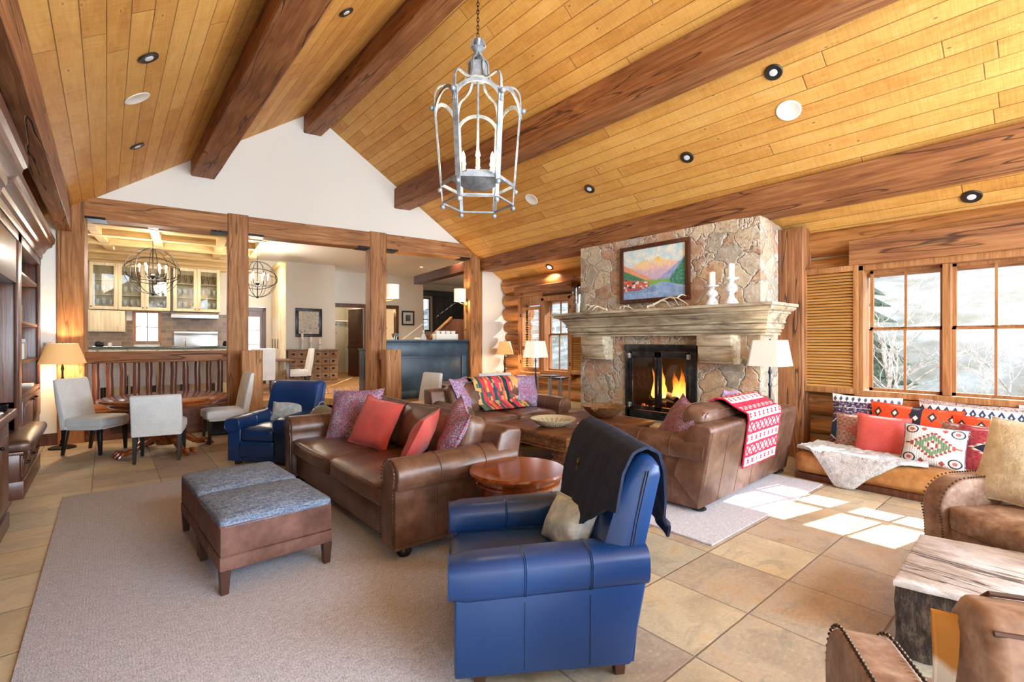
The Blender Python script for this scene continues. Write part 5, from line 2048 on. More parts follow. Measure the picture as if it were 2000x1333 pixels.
# blue bar
r = thing('blue_bar', 'long slate-blue painted bar counter with recessed panels between the posts', 'bar', K(4.62, 0.1, UP), KA)
m = M()
m.b2(0.05, 1.92, 0.02, 0.6, 0, 1.18, 0.004)
m.b2(0.0, 1.93, -0.01, 0.02, 0.0, 0.16, 0.005); m.b2(0.0, 1.93, -0.01, 0.02, 0.88, 1.14, 0.005)
m.b2(0.0, 0.14, -0.01, 0.02, 0.16, 0.88, 0.005); m.b2(1.78, 1.93, -0.01, 0.02, 0.16, 0.88, 0.005)
obj('carcass', m, 'bar_blue', r)
m = M(); m.b2(0.17, 1.75, 0.004, 0.022, 0.19, 0.85, 0.012, 2); obj('front_panel', m, 'bar_blue', r)
m = M(); m.b2(-0.02, 1.95, -0.06, 0.66, 1.18, 1.225, 0.012, 3); obj('countertop', m, 'bar_blue', r)
m = M(); m.b2(-0.1, 2.3, -0.2, -0.09, -0.04, 0.0, 0.006); m2 = m
single('step_nosing', m2, 'frame', 'orange wooden edge board under the blue bar', 'nosing', K(4.75, 0.1, UP + 0.002), (0, 0, KA))
zb = UP + 1.225
for i, (a, nm) in enumerate(((4.92, 'left'), (5.0, 'right'))):
    m = M(); m.lathe([(0, 0), (0.04, 0), (0.01, 0.012), (0.008, 0.04), (0.045, 0.06), (0.06, 0.13), (0.056, 0.13), (0.04, 0.065), (0, 0.05)], 14)
    single('silver_goblet', m, 'chrome', 'silver goblet on the left part of the bar top, %s of the pair' % nm, 'goblet', K(a, 0.3 + 0.1 * i, zb))
r = thing('crystal_decanter', 'clear crystal decanter on the middle of the bar top', 'decanter', K(5.6, 0.35, zb))
m = M(); m.lathe([(0, 0), (0.06, 0), (0.065, 0.04), (0.04, 0.1), (0.018, 0.13), (0.024, 0.16), (0, 0.16)], 14); obj('body', m, 'stem', r)
m = M(); m.ball((0, 0, 0.19), 0.028, 10); obj('stopper', m, 'stem', r)
m = M(); m.lathe([(0, 0), (0.07, 0), (0.075, 0.02), (0.06, 0.05), (0.055, 0.05), (0.065, 0.02), (0, 0.006)], 16)
single('glass_dish', m, 'stem', 'low glass dish left of the crystal decanter', 'dish', K(5.44, 0.3, zb))
r = thing('bar_caddy', 'white rectangular caddy with a wire handle on the right end of the bar top', 'caddy', K(6.12, 0.35, zb), KA)
m = M(); m.b2(-0.27, 0.27, -0.1, 0.1, 0, 0.025, 0.004); m.b2(-0.27, 0.27, -0.1, -0.085, 0, 0.13, 0.004); m.b2(-0.27, 0.27, 0.085, 0.1, 0, 0.13, 0.004)
m.b2(-0.27, -0.255, -0.1, 0.1, 0, 0.13, 0.004); m.b2(0.255, 0.27, -0.1, 0.1, 0, 0.13, 0.004); obj('tray', m, 'white', r)
m = M(); m.tube([(-0.09, 0, 0.12), (-0.09, 0, 0.24), (-0.06, 0, 0.26), (0.06, 0, 0.26), (0.09, 0, 0.24), (0.09, 0, 0.12)], 0.006, 6); obj('handle', m, 'iron', r)
c0 = None
for i in range(4):
    m = M(); m.lathe([(0, 0.03), (0.04, 0.03), (0.056, 0.2), (0.05, 0.2), (0.036, 0.05), (0, 0.05)], 14)
    single('tumbler', m, 'mercury', 'pale tumbler standing in the white caddy on the bar', 'glass', K(6.12 - 0.19 + i * 0.127, 0.35, zb), None, 'tumblers in the white caddy')


def sconce(label, a, side):
    r = thing('sconce_lamp', label, 'lamp', K(a, 0.15, 0), KA)
    m = M(); m.tube([(side * 0.03, 0, 1.78), (side * 0.03, 0, 2.9)], 0.009, 8); m.ball((side * 0.03, 0, 2.92), 0.02, 10); m.ball((side * 0.03, 0, 1.76), 0.022, 10); m.ball((side * 0.03, 0, 2.3), 0.02, 10)
    m.cyl((0.0, 0, 2.3), (side * 0.03, 0, 2.3), 0.03, n=12); m.b2(min(0, side * 0.012), max(0, side * 0.012), -0.035, 0.035, 2.15, 2.45, 0.004)
    obj('bracket', m, 'brass', r)
    m = M()
    n = 24
    t = bmesh.new()
    R = []
    for rr, z in ((0.13, 2.38), (0.13, 2.66), (0.126, 2.66), (0.126, 2.38)):
        R.append([t.verts.new((side * 0.17 + rr * cos(2 * pi * i / n), rr * sin(2 * pi * i / n), z)) for i in range(n)])
    for q in range(4):
        for i in range(n):
            t.faces.new((R[q][i], R[q][(i + 1) % n], R[(q + 1) % 4][(i + 1) % n], R[(q + 1) % 4][i]))
    bmesh.ops.recalc_face_normals(t, faces=t.faces)
    m._take(t)
    obj('lamp_shade', m, 'shade_lit', r)
    m = M(); m.tube([(side * 0.03, 0, 2.32), (side * 0.17, 0, 2.34), (side * 0.17, 0, 2.42)], 0.007, 6); m.cyl((side * 0.17, 0, 2.42), (side * 0.17, 0, 2.48), 0.012, n=8); obj('arm', m, 'brass', r)
    l = light('sconce_glow', 'POINT', (side * 0.17, 0, 2.52), 9, (1, 0.78, 0.5), 0.03); l.parent = r
    l = light('sconce_glow', 'POINT', (side * 0.1, -0.0, 2.36), 3, (1, 0.72, 0.42), 0.02); l.parent = r
    return r


sconce('brass sconce with white drum shade on the post left of the bar', 4.66, 1)
sconce('brass sconce with white drum shade on the post right of the bar', 6.55, -1)


# orb chandeliers
def orb(label, a, b, zc, R, zt):
    r = thing('orb_chandelier', label, 'chandelier', K(a, b, zc), KA)
    m = M()
    n = 40
    for k in range(4):
        q = k * pi / 4 + 0.2
        m.tube([(R * cos(2 * pi * i / n) * cos(q), R * cos(2 * pi * i / n) * sin(q), R * sin(2 * pi * i / n)) for i in range(n)], 0.0065, 6, True)
    for tl in (0.5, -0.5):
        mt = Matrix.Rotation(tl, 4, 'X')
        m.tube([mt @ Vector((R * 0.99 * cos(2 * pi * i / n), R * 0.99 * sin(2 * pi * i / n), 0)) for i in range(n)], 0.008, 6, True)
    obj('orb_rings', m, 'iron', r)
    m = M(); m.cyl((0, 0, -R), (0, 0, R), 0.01, n=8); m.ball((0, 0, -0.1), 0.045); m.ball((0, 0, -R), 0.03)
    for i in range(6):
        q = i * pi / 3
        m.tube([(0, 0, -0.12), (0.08 * cos(q), 0.08 * sin(q), -0.17), (0.2 * cos(q), 0.2 * sin(q), -0.1), (0.22 * cos(q), 0.22 * sin(q), -0.02)], 0.008, 6)
    obj('arms', m, 'iron', r)
    m = M(); m.cyl((0, 0, R), (0, 0, zt - zc), 0.006, n=6); m.lathe([(0, zt - zc - 0.1), (0.03, zt - zc - 0.08), (0.07, zt - zc - 0.01), (0, zt - zc - 0.002)], 16); obj('canopy', m, 'iron', r)
    for i in range(6):
        q = i * pi / 3
        c = (0.22 * cos(q), 0.22 * sin(q))
        m = M(); m.cyl((c[0], c[1], -0.02), (c[0], c[1], 0.08), 0.012, n=8); s = obj('candle_sleeve', m, 'ivory', r)
        m = M(); m.ball((c[0], c[1], 0.11), 0.022, 10, (1, 1, 1.5)); obj('bulb', m, 'bulb', s)
    l = light('orb_glow', 'POINT', (0, 0, 0.05), 60, (1, 0.9, 0.76), 0.2); l.parent = r
    return r


orb('iron orb chandelier over the kitchen island, left one', 0.75, 2.9, 2.93, 0.47, CH - 0.06)
orb('iron orb chandelier over the upper dining table, partly behind the post', 2.7, 3.3, 2.95, 0.42, CH - 0.06)


# recessed downlights and ceiling speakers
dl0 = None


def downlight(label, loc, nrm, lit=0, black=True, group=None, rad=0.085):
    r = thing('recessed_downlight', label, 'ceiling light', loc, 0, group)
    r.rotation_euler = Vector(nrm).to_track_quat('-Z', 'Y').to_euler()
    m = M(); m.lathe([(rad * 0.66, -0.004), (rad, -0.004), (rad, -0.012), (rad * 0.92, -0.018), (rad * 0.66, -0.014)], 28)
    obj('trim_ring', m, 'ringmetal' if black else 'white', r)
    m = M(); m.lathe([(0, -0.003), (rad * 0.66, -0.003), (rad * 0.6, -0.001), (0, -0.001)], 24); obj('baffle', m, 'black' if black else 'white', r)
    m = M(); m.lathe([(0, -0.022), (rad * (0.55 if lit else 0.42), -0.018), (rad * (0.6 if lit else 0.5), -0.004), (0, -0.004)], 20); obj('lamp', m, 'down' if lit else 'lens', r)
    if lit:
        l = light('downlight_beam', 'SPOT', Vector(loc) + Vector(nrm).normalized() * 0.06, lit, (1, 0.84, 0.62), 0.04, direction=(0, 0, -1), spot_size=2.2, spot_blend=0.8)
    return r


NL = Vector((0.683, 0, -1)).normalized()   # left pitch faces down right
NR = Vector((-0.683, 0, -1)).normalized()
for (x, y), lb in (((2.0, 5.19), 'black recessed light between the two left beams'),
                   ((0.27, 5.13), 'black recessed light in the left pitch, nearer the camera'),
                   ((0.29, 7.59), 'black recessed light in the left pitch, nearer the white gable'),
                   ((5.14, 2.01), 'large black recessed light in the right pitch, nearest the camera'),
                   ((5.67, 3.26), 'black recessed light in the right pitch, middle of the row'),
                   ((5.68, 4.89), 'black recessed light in the right pitch, furthest of the row'),
                   ((6.9, 0.75), 'black recessed light below the long beam near the window')):
    downlight(lb, (x, y, ceil_z(x)), NL if x < 2.92 else NR)
downlight('lit recessed light in the narrow ceiling strip left of the chimney', (6.9, 7.0, ceil_z(6.9)), NR, 30)
for (x, y), lb in (((0.23, 6.0), 'oval-looking white round speaker in the left ceiling pitch'),
                   ((5.53, 2.01), 'large white round speaker in the right ceiling pitch'),
                   ((5.56, 6.08), 'white round speaker in the right ceiling pitch near the lantern'),):
    r = thing('ceiling_speaker', lb, 'speaker', (x, y, ceil_z(x)))
    r.rotation_euler = (NL if x < 2.92 else NR).to_track_quat('-Z', 'Y').to_euler()
    m = M(); m.lathe([(0.1, -0.003), (0.12, -0.003), (0.12, -0.008), (0.105, -0.011), (0.1, -0.009)], 36); obj('rim', m, 'white', r)
    m = M(); m.lathe([(0, -0.008), (0.1, -0.008), (0.1, -0.002), (0, -0.002)], 36); obj('grille', m, 'covd9d6cf', r)
KLB = [(0.2, 1.2), (0.35, 2.3), (1.35, 1.25), (1.4, 2.4), (2.35, 1.2), (0.0, 4.6), (1.3, 4.6), (3.0, 1.3), (2.2, 4.4)]
for i, (a, b) in enumerate(KLB):
    downlight('small lit downlight in the cream coffered kitchen ceiling', K(a, b, CH - 0.06), (0, 0, -1), 16, False, 'downlights in the coffered kitchen ceiling', 0.055)
for (a, b), lb in (((4.35, 1.3), 'lit downlight in the white hall ceiling near the post left of the bar'), ((6.0, 1.6), 'lit downlight in the white hall ceiling above the bar, left'),
                   ((6.75, 1.2), 'lit downlight in the white hall ceiling above the bar, right'), ((7.2, 4.2), 'lit downlight behind the dark hall beam, left'), ((8.3, 3.8), 'lit downlight behind the dark hall beam, right')):
    downlight(lb, K(a, b, CH), (0, 0, -1), 85, False, None, 0.07)

# ------------------------------------------------------------------ big lantern hanging from the ridge
CX_, CY_ = 2.92, 4.01
zb_, zt_ = 2.93, 4.02
r = thing('lantern_chandelier', 'large six-sided grey metal lantern with candle bulbs hanging from the ridge', 'chandelier', (CX_, CY_, zb_), radians(-36))
R1, R0 = 0.44, 0.375      # radius at the shoulder and at the foot
H_ = 0.98


def hexp(R, k, z): return Vector((R * cos(k * pi / 3 + 0), R * sin(k * pi / 3), z))


m = M()
for k in range(6):
    p0, p1 = hexp(R0, k, 0.16), hexp(R1, k, H_)
    m.tube([p0, p0.lerp(p1, 0.5), p1], 0.02, 6, False, (0.055, 0.018))
    m.tube([hexp(R0 * 0.96, k, -0.03), hexp(R0, k, 0.16)], 0.018, 6, False, (0.04, 0.014))
obj('uprights', m, 'zinc', r)
for (Ra, z, w_) in ((R0 * 0.97, -0.02, 0.018), (R0 * 1.0, 0.17, 0.035)):
    m = M(); m.tube([hexp(Ra, k, z) for k in range(6)], 0.01, 6, True, (0.014, w_)); obj('ring', m, 'zinc', r)
for k in range(6):
    a, b = hexp(R1, k, H_ - 0.02), hexp(R1, k + 1, H_ - 0.02)
    pts = []
    for i in range(13):
        q = pi * i / 12
        p = a.lerp(b, 0.5 - 0.5 * cos(q))
        p.z = H_ - 0.12 + 0.2 * sin(q)
        pts.append(p)
    m = M(); m.tube(pts, 0.014, 6, False, (0.016, 0.035)); obj('arch', m, 'zinc', r)
m = M()
for k in range(6):
    pts = []
    for (rr, z) in ((R1, H_ - 0.02), (R1 * 0.99, H_ + 0.12), (R1 * 0.86, H_ + 0.2), (R1 * 0.6, H_ + 0.21), (R1 * 0.36, H_ + 0.24), (R1 * 0.26, H_ + 0.33),
                    (R1 * 0.24, H_ + 0.44), (R1 * 0.13, H_ + 0.5), (0.03, H_ + 0.55)):
        pts.append(hexp(rr, k, z))
    # smooth
    sm = []
    for i in range(len(pts) - 1):
        p_, q_ = pts[i], pts[i + 1]
        o_ = pts[max(i - 1, 0)]
        n_ = pts[min(i + 2, len(pts) - 1)]
        for j in range(4):
            u = j / 4
            sm.append(0.5 * ((2 * p_) + (q_ - o_) * u + (2 * o_ - 5 * p_ + 4 * q_ - n_) * u * u + (3 * p_ - o_ - 3 * q_ + n_) * u ** 3))
    sm.append(pts[-1])
    m.tube(sm, 0.011, 6, False, (0.026, 0.012))
obj('crown_straps', m, 'zinc', r)
for k in range(6):
    for (rr, z, q) in ((R1 + 0.03, H_ - 0.03, 0.028), (R0 + 0.012, 0.11, 0.026), (R0 * 0.96, -0.06, 0.026)):
        m = M(); m.ball(hexp(rr, k, z), q, 10); obj('corner_ball', m, 'zinc', r)
m = M()
m.cyl((0, 0, 0.22), (0, 0, H_ + 0.55), 0.014, n=10)
m.lathe([(0.0, H_ + 0.5), (0.03, H_ + 0.5), (0.03, H_ + 0.56), (0.07, H_ + 0.6), (0.03, H_ + 0.62), (0.05, H_ + 0.68), (0.015, H_ + 0.71), (0, H_ + 0.71)], 12)
for k in range(8):
    q = k * pi / 4
    m.tube([(0.02 * cos(q), 0.02 * sin(q), H_ + 0.56), (0.08 * cos(q), 0.08 * sin(q), H_ + 0.62), (0.06 * cos(q), 0.06 * sin(q), H_ + 0.68)], 0.007, 5)
m.lathe([(0.0, H_ + 0.26), (0.1, H_ + 0.28), (0.095, H_ + 0.44), (0.0, H_ + 0.44)], 6)
obj('stem', m, 'zinc', r)
m = M()
m.lathe([(0, 0.13), (0.12, 0.14), (0.2, 0.17), (0.27, 0.22), (0.27, 0.23), (0, 0.23)], 6)
m.lathe([(0, 0.23), (0.22, 0.23), (0.22, 0.27), (0.2, 0.27), (0.2, 0.24), (0, 0.24)], 6)
obj('candle_pan', m, 'zinc', r)
for k in range(6):
    q = k * pi / 3 + pi / 6
    c = (0.17 * cos(q), 0.17 * sin(q))
    m = M(); m.cyl((c[0], c[1], 0.24), (c[0], c[1], 0.38), 0.02, n=12); s = obj('candle_sleeve', m, 'ivory', r)
    m = M(); m.lathe([(0, 0.38), (0.012, 0.385), (0.024, 0.415), (0.014, 0.46), (0, 0.49)], 12, (c[0], c[1], 0)); obj('bulb', m, 'bulb', s)
l = light('lantern_glow', 'POINT', (0, 0, 0.5), 30, (1, 0.78, 0.5), 0.16); l.parent = r
# chain
m = M()
z = zb_ + H_ + 0.71
i = 0
while z < 5.3:
    ax = (i % 2) * pi / 2
    m.tube([(0.012 * cos(ax) * cos(2 * pi * j / 10), 0.012 * sin(ax) * cos(2 * pi * j / 10), (z - zb_) + 0.024 + 0.026 * sin(2 * pi * j / 10)) for j in range(10)], 0.0042, 5, True)
    z += 0.04
    i += 1
m.cyl((0, 0, 5.28 - zb_), (0, 0, 5.325 - zb_), 0.06, n=20)
obj('chain', m, 'iron', r)
# ------------------------------------------------------------------ rugs
m = M(); m.b2(-0.32, 2.5, 1.72, 6.26, 0.0, 0.014, 0.004)
single('area_rug', m, 'carpet', 'large pale grey woven rug under the ottomans and left sofa', 'rug')
m = M(); m.b2(3.38, 5.7, 1.745, 4.9, 0.0, 0.014, 0.004)
single('area_rug', m, 'carpet', 'smaller pale grey rug under the sofa near the fireplace', 'rug')
RG = 0.014


def bun(m, x, y, r=0.05, h=0.08):
    m.lathe([(0, 0), (r * 0.7, 0), (r, h * 0.3), (r, h * 0.55), (r * 0.7, h * 0.85), (r * 0.5, h), (0, h)], 18, (x, y, 0))


def scroll(cx, cz, r, z0, w):
    """front outline of a rolled arm (x outwards): list of (x,z)"""
    pts = [(-w / 2, z0), (w / 2, z0), (w / 2, cz - r * 0.6)]
    pts += arc(cx, cz, r, -38, 205, 18)
    pts += [(-w / 2, cz - r * 0.75)]
    return pts


# ------------------------------------------------------------------ leather sofas
def sofa(name, label, loc, rz, L, D, nc, h_arm=0.66, h_back=0.86, mat='brown', nails=True, back_seams=True, cushions=True, bc_h=0.42, zb=0.085):
    r = thing(name, label, 'sofa', loc, rz)
    aw = 0.2
    m = M()
    m.b2(-L / 2 + 0.06, L / 2 - 0.06, -D / 2 + 0.05, D / 2 - 0.1, zb, 0.31, 0.02, 2)
    obj('base', m, mat, r)
    for sx in (-1, 1):
        xc = sx * (L / 2 - 0.13)
        rr = 0.125
        m = M()
        o_ = [(xc + sx * (x), z) for x, z in scroll(0.03, h_arm - rr, rr, zb, 0.2)]
        # arm body tapering in height towards the back
        m.prism(o_, 'y', -D / 2, D / 2 - 0.12, 0.012, 2)
        for v in m.b.verts:
            if v.co.y > 0:
                v.co.y = D / 2 - 0.125 + 0.11 * (v.co.z - zb) / (h_back - 0.1 - zb)
        arm = obj('arm', m, mat, r, smooth=50)
        m = M()
        fp = [(xc + sx * x * 0.8, z) for x, z in scroll(0.03, h_arm - rr, rr * 0.86, zb + 0.02, 0.2)]
        m.prism(fp, 'y', -D / 2 - 0.012, -D / 2 + 0.02, 0.008, 2)
        obj('arm_front', m, mat, arm, smooth=50)
        # stitched seams over the roll
        for yy in (-D / 2 + 0.33, D / 2 - 0.36):
            m = M()
            m.tube([(xc + sx * (0.03 + (rr + 0.002) * cos(radians(q))), yy, h_arm - rr + (rr + 0.002) * sin(radians(q))) for q in range(-30, 200, 12)], 0.0035, 5)
            m.tube([(xc + sx * 0.102, yy, zb + 0.03), (xc + sx * 0.102, yy, h_arm - rr - 0.08)], 0.0035, 5)
            obj('seam', m, mat, arm)
        if nails:
            m = M()
            out = [(xc + sx * x * 0.9, z) for x, z in scroll(0.03, h_arm - rr, rr * 0.93, zb + 0.02, 0.2)]
            poly = out + [out[0]]
            acc = 0.0
            for (a, b) in zip(poly, poly[1:]):
                seg = hypot(b[0] - a[0], b[1] - a[1])
                k = max(1, int(seg / 0.022))
                for i in range(k):
                    u = i / k
                    z_ = a[1] + (b[1] - a[1]) * u
                    if z_ < zb + 0.03:
                        continue
                    m.box((a[0] + (b[0] - a[0]) * u, -D / 2 - 0.012, z_), (0.012, 0.008, 0.012), 0.003, 1)
            # bottom row along the outer side
            for i in range(int((D - 0.1) / 0.022)):
                m.box((xc + sx * 0.1, -D / 2 + 0.01 + i * 0.022, zb + 0.025), (0.008, 0.012, 0.012), 0.003, 1)
            obj('nailhead_trim', m, 'nail', arm)
    # back frame, flaring outwards at the top
    hb = h_back - 0.1
    m = M()
    pr = [(D / 2 - 0.34, 0.3), (D / 2 - 0.2, hb - 0.03), (D / 2 - 0.12, hb), (D / 2 + 0.0, hb - 0.01), (D / 2 + 0.02, hb - 0.05), (D / 2 - 0.1, zb)]
    m.prism(pr, 'x', -L / 2 + 0.0, L / 2 - 0.0, 0.018, 3, True)
    bk_ = obj('back', m, mat, r, smooth=45)
    if back_seams:
        ns = 6
        for x in [-L / 2 + L * i / ns for i in range(1, ns)] + [-L / 2 + 0.02, L / 2 - 0.02]:
            m = M()
            m.tube([(x, D / 2 - 0.098, zb + 0.02), (x, D / 2 + 0.0175, hb - 0.055)], 0.0045, 5)
            obj('back_seam', m, 'brownleg', bk_)
    wi = (L - 0.5) / nc
    for i in range(nc):
        x = -L / 2 + 0.25 + wi * (i + 0.5)
        m = M()
        m.puff((x, -0.13, 0.395), (wi - 0.006, D - 0.26, 0.17), 0.045, (0.0, 0.015, 0.025), n=9, wr=0.008, seed=i + L)
        c = obj('seat_cushion', m, mat, r, smooth=60)
        m = M()
        y0, y1, x0, x1 = -0.13 - (D - 0.26) / 2 + 0.006, -0.13 + (D - 0.26) / 2 - 0.01, x - wi / 2 + 0.012, x + wi / 2 - 0.012
        for z in (0.333, 0.457):
            m.tube([(x0, y0 + 0.02, z), (x0 + 0.02, y0, z), (x1 - 0.02, y0, z), (x1, y0 + 0.02, z)], 0.005, 5)
        obj('welting', m, mat, c)
        if cushions:
            m = M()
            rt = Matrix.Rotation(-0.3, 4, 'X')
            m.puff((x, D / 2 - 0.3, 0.46 + bc_h / 2), (wi + (0.06 if nc < 3 else 0.0), 0.22, bc_h), 0.06, (0.01, 0.045, 0.02), rt, 9, 0.016, i * 3.3 + L)
            c = obj('back_cushion', m, mat, r, smooth=60)
            m = M()
            hw = (wi + 0.04) / 2
            for s_ in (-1, 1):
                pp = [Vector((-hw + 0.02, s_ * 0.092, -bc_h / 2 + 0.03)), Vector((-hw + 0.012, s_ * 0.095, 0)), Vector((-hw + 0.02, s_ * 0.098, bc_h / 2 - 0.03)), Vector((-hw + 0.06, s_ * 0.1, bc_h / 2 - 0.004)), Vector((0, s_ * 0.105, bc_h / 2 + 0.008)),
                      Vector((hw - 0.06, s_ * 0.1, bc_h / 2 - 0.004)), Vector((hw - 0.02, s_ * 0.098, bc_h / 2 - 0.03)), Vector((hw - 0.012, s_ * 0.095, 0)), Vector((hw - 0.02, s_ * 0.092, -bc_h / 2 + 0.03))]
                mt = Matrix.Translation((x, D / 2 - 0.3, 0.46 + bc_h / 2)) @ rt
                m.tube([mt @ p for p in pp], 0.005, 5)
            obj('welting', m, mat, c)
    for sx in (-1, 1):
        for sy in (-1, 1):
            m = M(); bun(m, sx * (L / 2 - 0.13), sy * (D / 2 - 0.12) - (0.03 if sy > 0 else 0), 0.055, zb)
            obj('leg', m, 'blackleg', r)
    return r


s1 = sofa('leather_sofa', 'long brown leather sofa with nailhead arms facing the ottomans', (2.0, 4.2, RG), -pi / 2, 2.58, 1.08, 2, 0.69, 0.9)
s2 = sofa('leather_sofa', 'brown leather sofa seen from behind with a red and white throw', (4.88, 2.56, RG), pi + radians(2.0), 2.08, 1.02, 2, 0.66, 0.87, nails=False, zb=0.04)
s3 = sofa('leather_sofa', 'brown leather loveseat beyond the coffee table under a striped kilim', (4.4, 5.52, 0), radians(-3), 1.92, 1.0, 2, 0.66, 0.92, nails=False)


# ------------------------------------------------------------------ blue leather club chairs
def club(name, label, loc, rz, W=0.86, D=0.86, recl=False, hb=0.99):
    r = thing(name, label, 'armchair', loc, rz)
    mat = 'navy'
    zb = 0.1 if not recl else 0.05
    m = M(); m.b2(-W / 2 + 0.1, W / 2 - 0.1, -D / 2 + 0.04, D / 2 - 0.06, zb, 0.3, 0.02, 3)
    obj('base', m, mat, r)
    if recl:
        m = M(); m.puff((0, -D / 2 + 0.03, 0.2), (W - 0.36, 0.07, 0.2), 0.03, (0, 0.01, 0), n=6); obj('footrest', m, mat, r)
    for sx in (-1, 1):
        m = M()
        xc = sx * (W / 2 - 0.1)
        side = [(-D / 2 + 0.02, zb), (D / 2 - 0.1, zb), (D / 2 - 0.02, 0.5), (-D / 2 + 0.02, 0.44)]
        m.prism(side, 'x', xc - 0.088, xc + 0.088, 0.012, 2, True)
        arm = obj('arm_panel', m, mat, r, smooth=45)
        m = M()
        # arm roll: rounded bar rising slightly to the back, rounded front
        n = 22
        t = bmesh.new()
        rings = []
        NS = 12
        for i in range(NS + 1):
            q = i / NS
            y = -D / 2 - 0.005 + (D - 0.02) * q
            zc = 0.49 + 0.035 * q
            k = 1.0
            if q < 0.06: k = 0.86 if q == 0 else 1.0
            ring = []
            for j in range(n):
                a = 2 * pi * j / n
                ca, sa = cos(a), sin(a)
                e = 0.62
                x = (abs(ca) ** e) * (1 if ca > 0 else -1) * 0.105 * k
                z = (abs(sa) ** e) * (1 if sa > 0 else -1) * 0.088 * k
                ring.append(t.verts.new((xc + sx * 0.01 + x, y, zc + z)))
            rings.append(ring)
        for A, B in zip(rings, rings[1:]):
            for j in range(n):
                t.faces.new((A[j], A[(j + 1) % n], B[(j + 1) % n], B[j]))
        t.faces.new(rings[0][::-1]); t.faces.new(rings[-1])
        bmesh.ops.recalc_face_normals(t, faces=t.faces)
        m._take(t)
        roll = obj('arm_roll', m, mat, r, smooth=60)
        for q in (0.0, 0.37, 0.7):
            m = M()
            y = -D / 2 - 0.003 + (D - 0.02) * q
            zc = 0.49 + 0.035 * q
            k = 1.015 if q else 0.93
            for o_ in ((-0.004, 0.004) if q else (0.0,)):
                m.tube([(xc + sx * 0.01 + (abs(cos(a)) ** 0.62) * (1 if cos(a) > 0 else -1) * 0.1045 * k, y + o_, zc + (abs(sin(a)) ** 0.62) * (1 if sin(a) > 0 else -1) * 0.0875 * k) for a in [2 * pi * j / 28 for j in range(28)]], 0.0028, 4, True)
            if q:
                m.tube([(xc + sx * 0.0895, y, zb + 0.02), (xc + sx * 0.0895, y, zc - 0.1)], 0.0025, 4)
            obj('seam', m, mat, roll)
    m = M()
    m.puff((0, -0.1, 0.37), (W - 0.38, D - 0.22, 0.17), 0.045, (0, 0.02, 0.03), n=9, wr=0.006)
    obj('seat_cushion', m, mat, r, smooth=60)
    # back: curved profile, gently bowed in plan
    t = bmesh.new()
    NX, prof = 14, [(0.18, 0.36), (0.2, 0.48), (0.235, 0.62), (0.285, 0.78), (0.34, 0.92), (0.375, hb - 0.02), (0.41, hb), (0.45, hb - 0.008), (0.475, hb - 0.05),
                    (0.46, 0.85), (0.435, 0.7), (0.41, 0.55), (0.385, 0.35), (0.36, zb)]
    prof[-1:] = [(0.36, zb), (0.24, zb)]
    hw = W / 2 - 0.035
    rings = []
    for i in range(NX + 1):
        u = -1 + 2 * i / NX
        f = sin(u * pi / 2)
        x = hw * f
        e = max(0, abs(f) - 0.86) / 0.14
        ring = []
        cy = sum(p[0] for p in prof) / len(prof)
        for y, z in prof:
            yy = y + 0.02 * (1 - u * u) * (1 if y > cy else 0.4) * (z / hb)
            yy = cy + (z - 0.4) * 0.25 + (yy - cy - (z - 0.4) * 0.25) * (1 - 0.55 * e * e) if z > 0.45 else yy
            zz = z - 0.035 * e * e * max(0, (z - 0.6)) / 0.4
            if z < 0.62 and abs(x) > W / 2 - 0.2:
                xx = (W / 2 - 0.2) * (1 if x > 0 else -1) + (x - (W / 2 - 0.2) * (1 if x > 0 else -1)) * 1.0
            else:
                xx = x
            ring.append(t.verts.new((xx, yy, zz)))
        rings.append(ring)
    n = len(prof)
    for A, B in zip(rings, rings[1:]):
        for j in range(n):
            t.faces.new((A[j], A[(j + 1) % n], B[(j + 1) % n], B[j]))
    t.faces.new(rings[0][::-1]); t.faces.new(rings[-1])
    bmesh.ops.recalc_face_normals(t, faces=t.faces)
    m = M(); m._take(t)
    bk2 = obj('backrest', m, mat, r, smooth=50)
    for sx in (-1, 1):
        m = M()
        for off in (0.0, 0.012):
            m.tube([(sx * (hw + 0.0005), 0.335 + off, 0.56), (sx * (hw + 0.0005), 0.365 + off, 0.72), (sx * (hw + 0.0005), 0.395 + off, 0.85), (sx * (hw - 0.0), 0.415 + off, 0.93)], 0.0025, 4)
        obj('side_seam', m, 'black', bk2)
    for sx in (-1, 1):
        for sy in (-1, 1):
            m = M()
            if recl:
                m.b2(sx * (W / 2 - 0.1) - 0.03, sx * (W / 2 - 0.1) + 0.03, sy * (D / 2 - 0.1) - 0.03, sy * (D / 2 - 0.1) + 0.03, 0, 0.06, 0.004)
            else:
                m.box((sx * (W / 2 - 0.12), sy * (D / 2 - 0.13) + (0.01 if sy > 0 else 0), 0.06), (0.06, 0.06, 0.12), 0.004, 1, None, 0.75)
            obj('leg', m, 'brownleg', r)
    return r


fx, fy = -0.84, 0.543
club('club_armchair', 'navy leather armchair in the foreground with a dark throw over its back', (1.68, 1.8, 0.0), atan2(fx, -fy) - 0.0, 0.88, 0.88)
club('club_armchair', 'navy leather recliner beyond the left sofa, empty except a pale pillow', (1.68, 6.62, 0.0), radians(-50), 0.82, 0.84, True, 0.97)


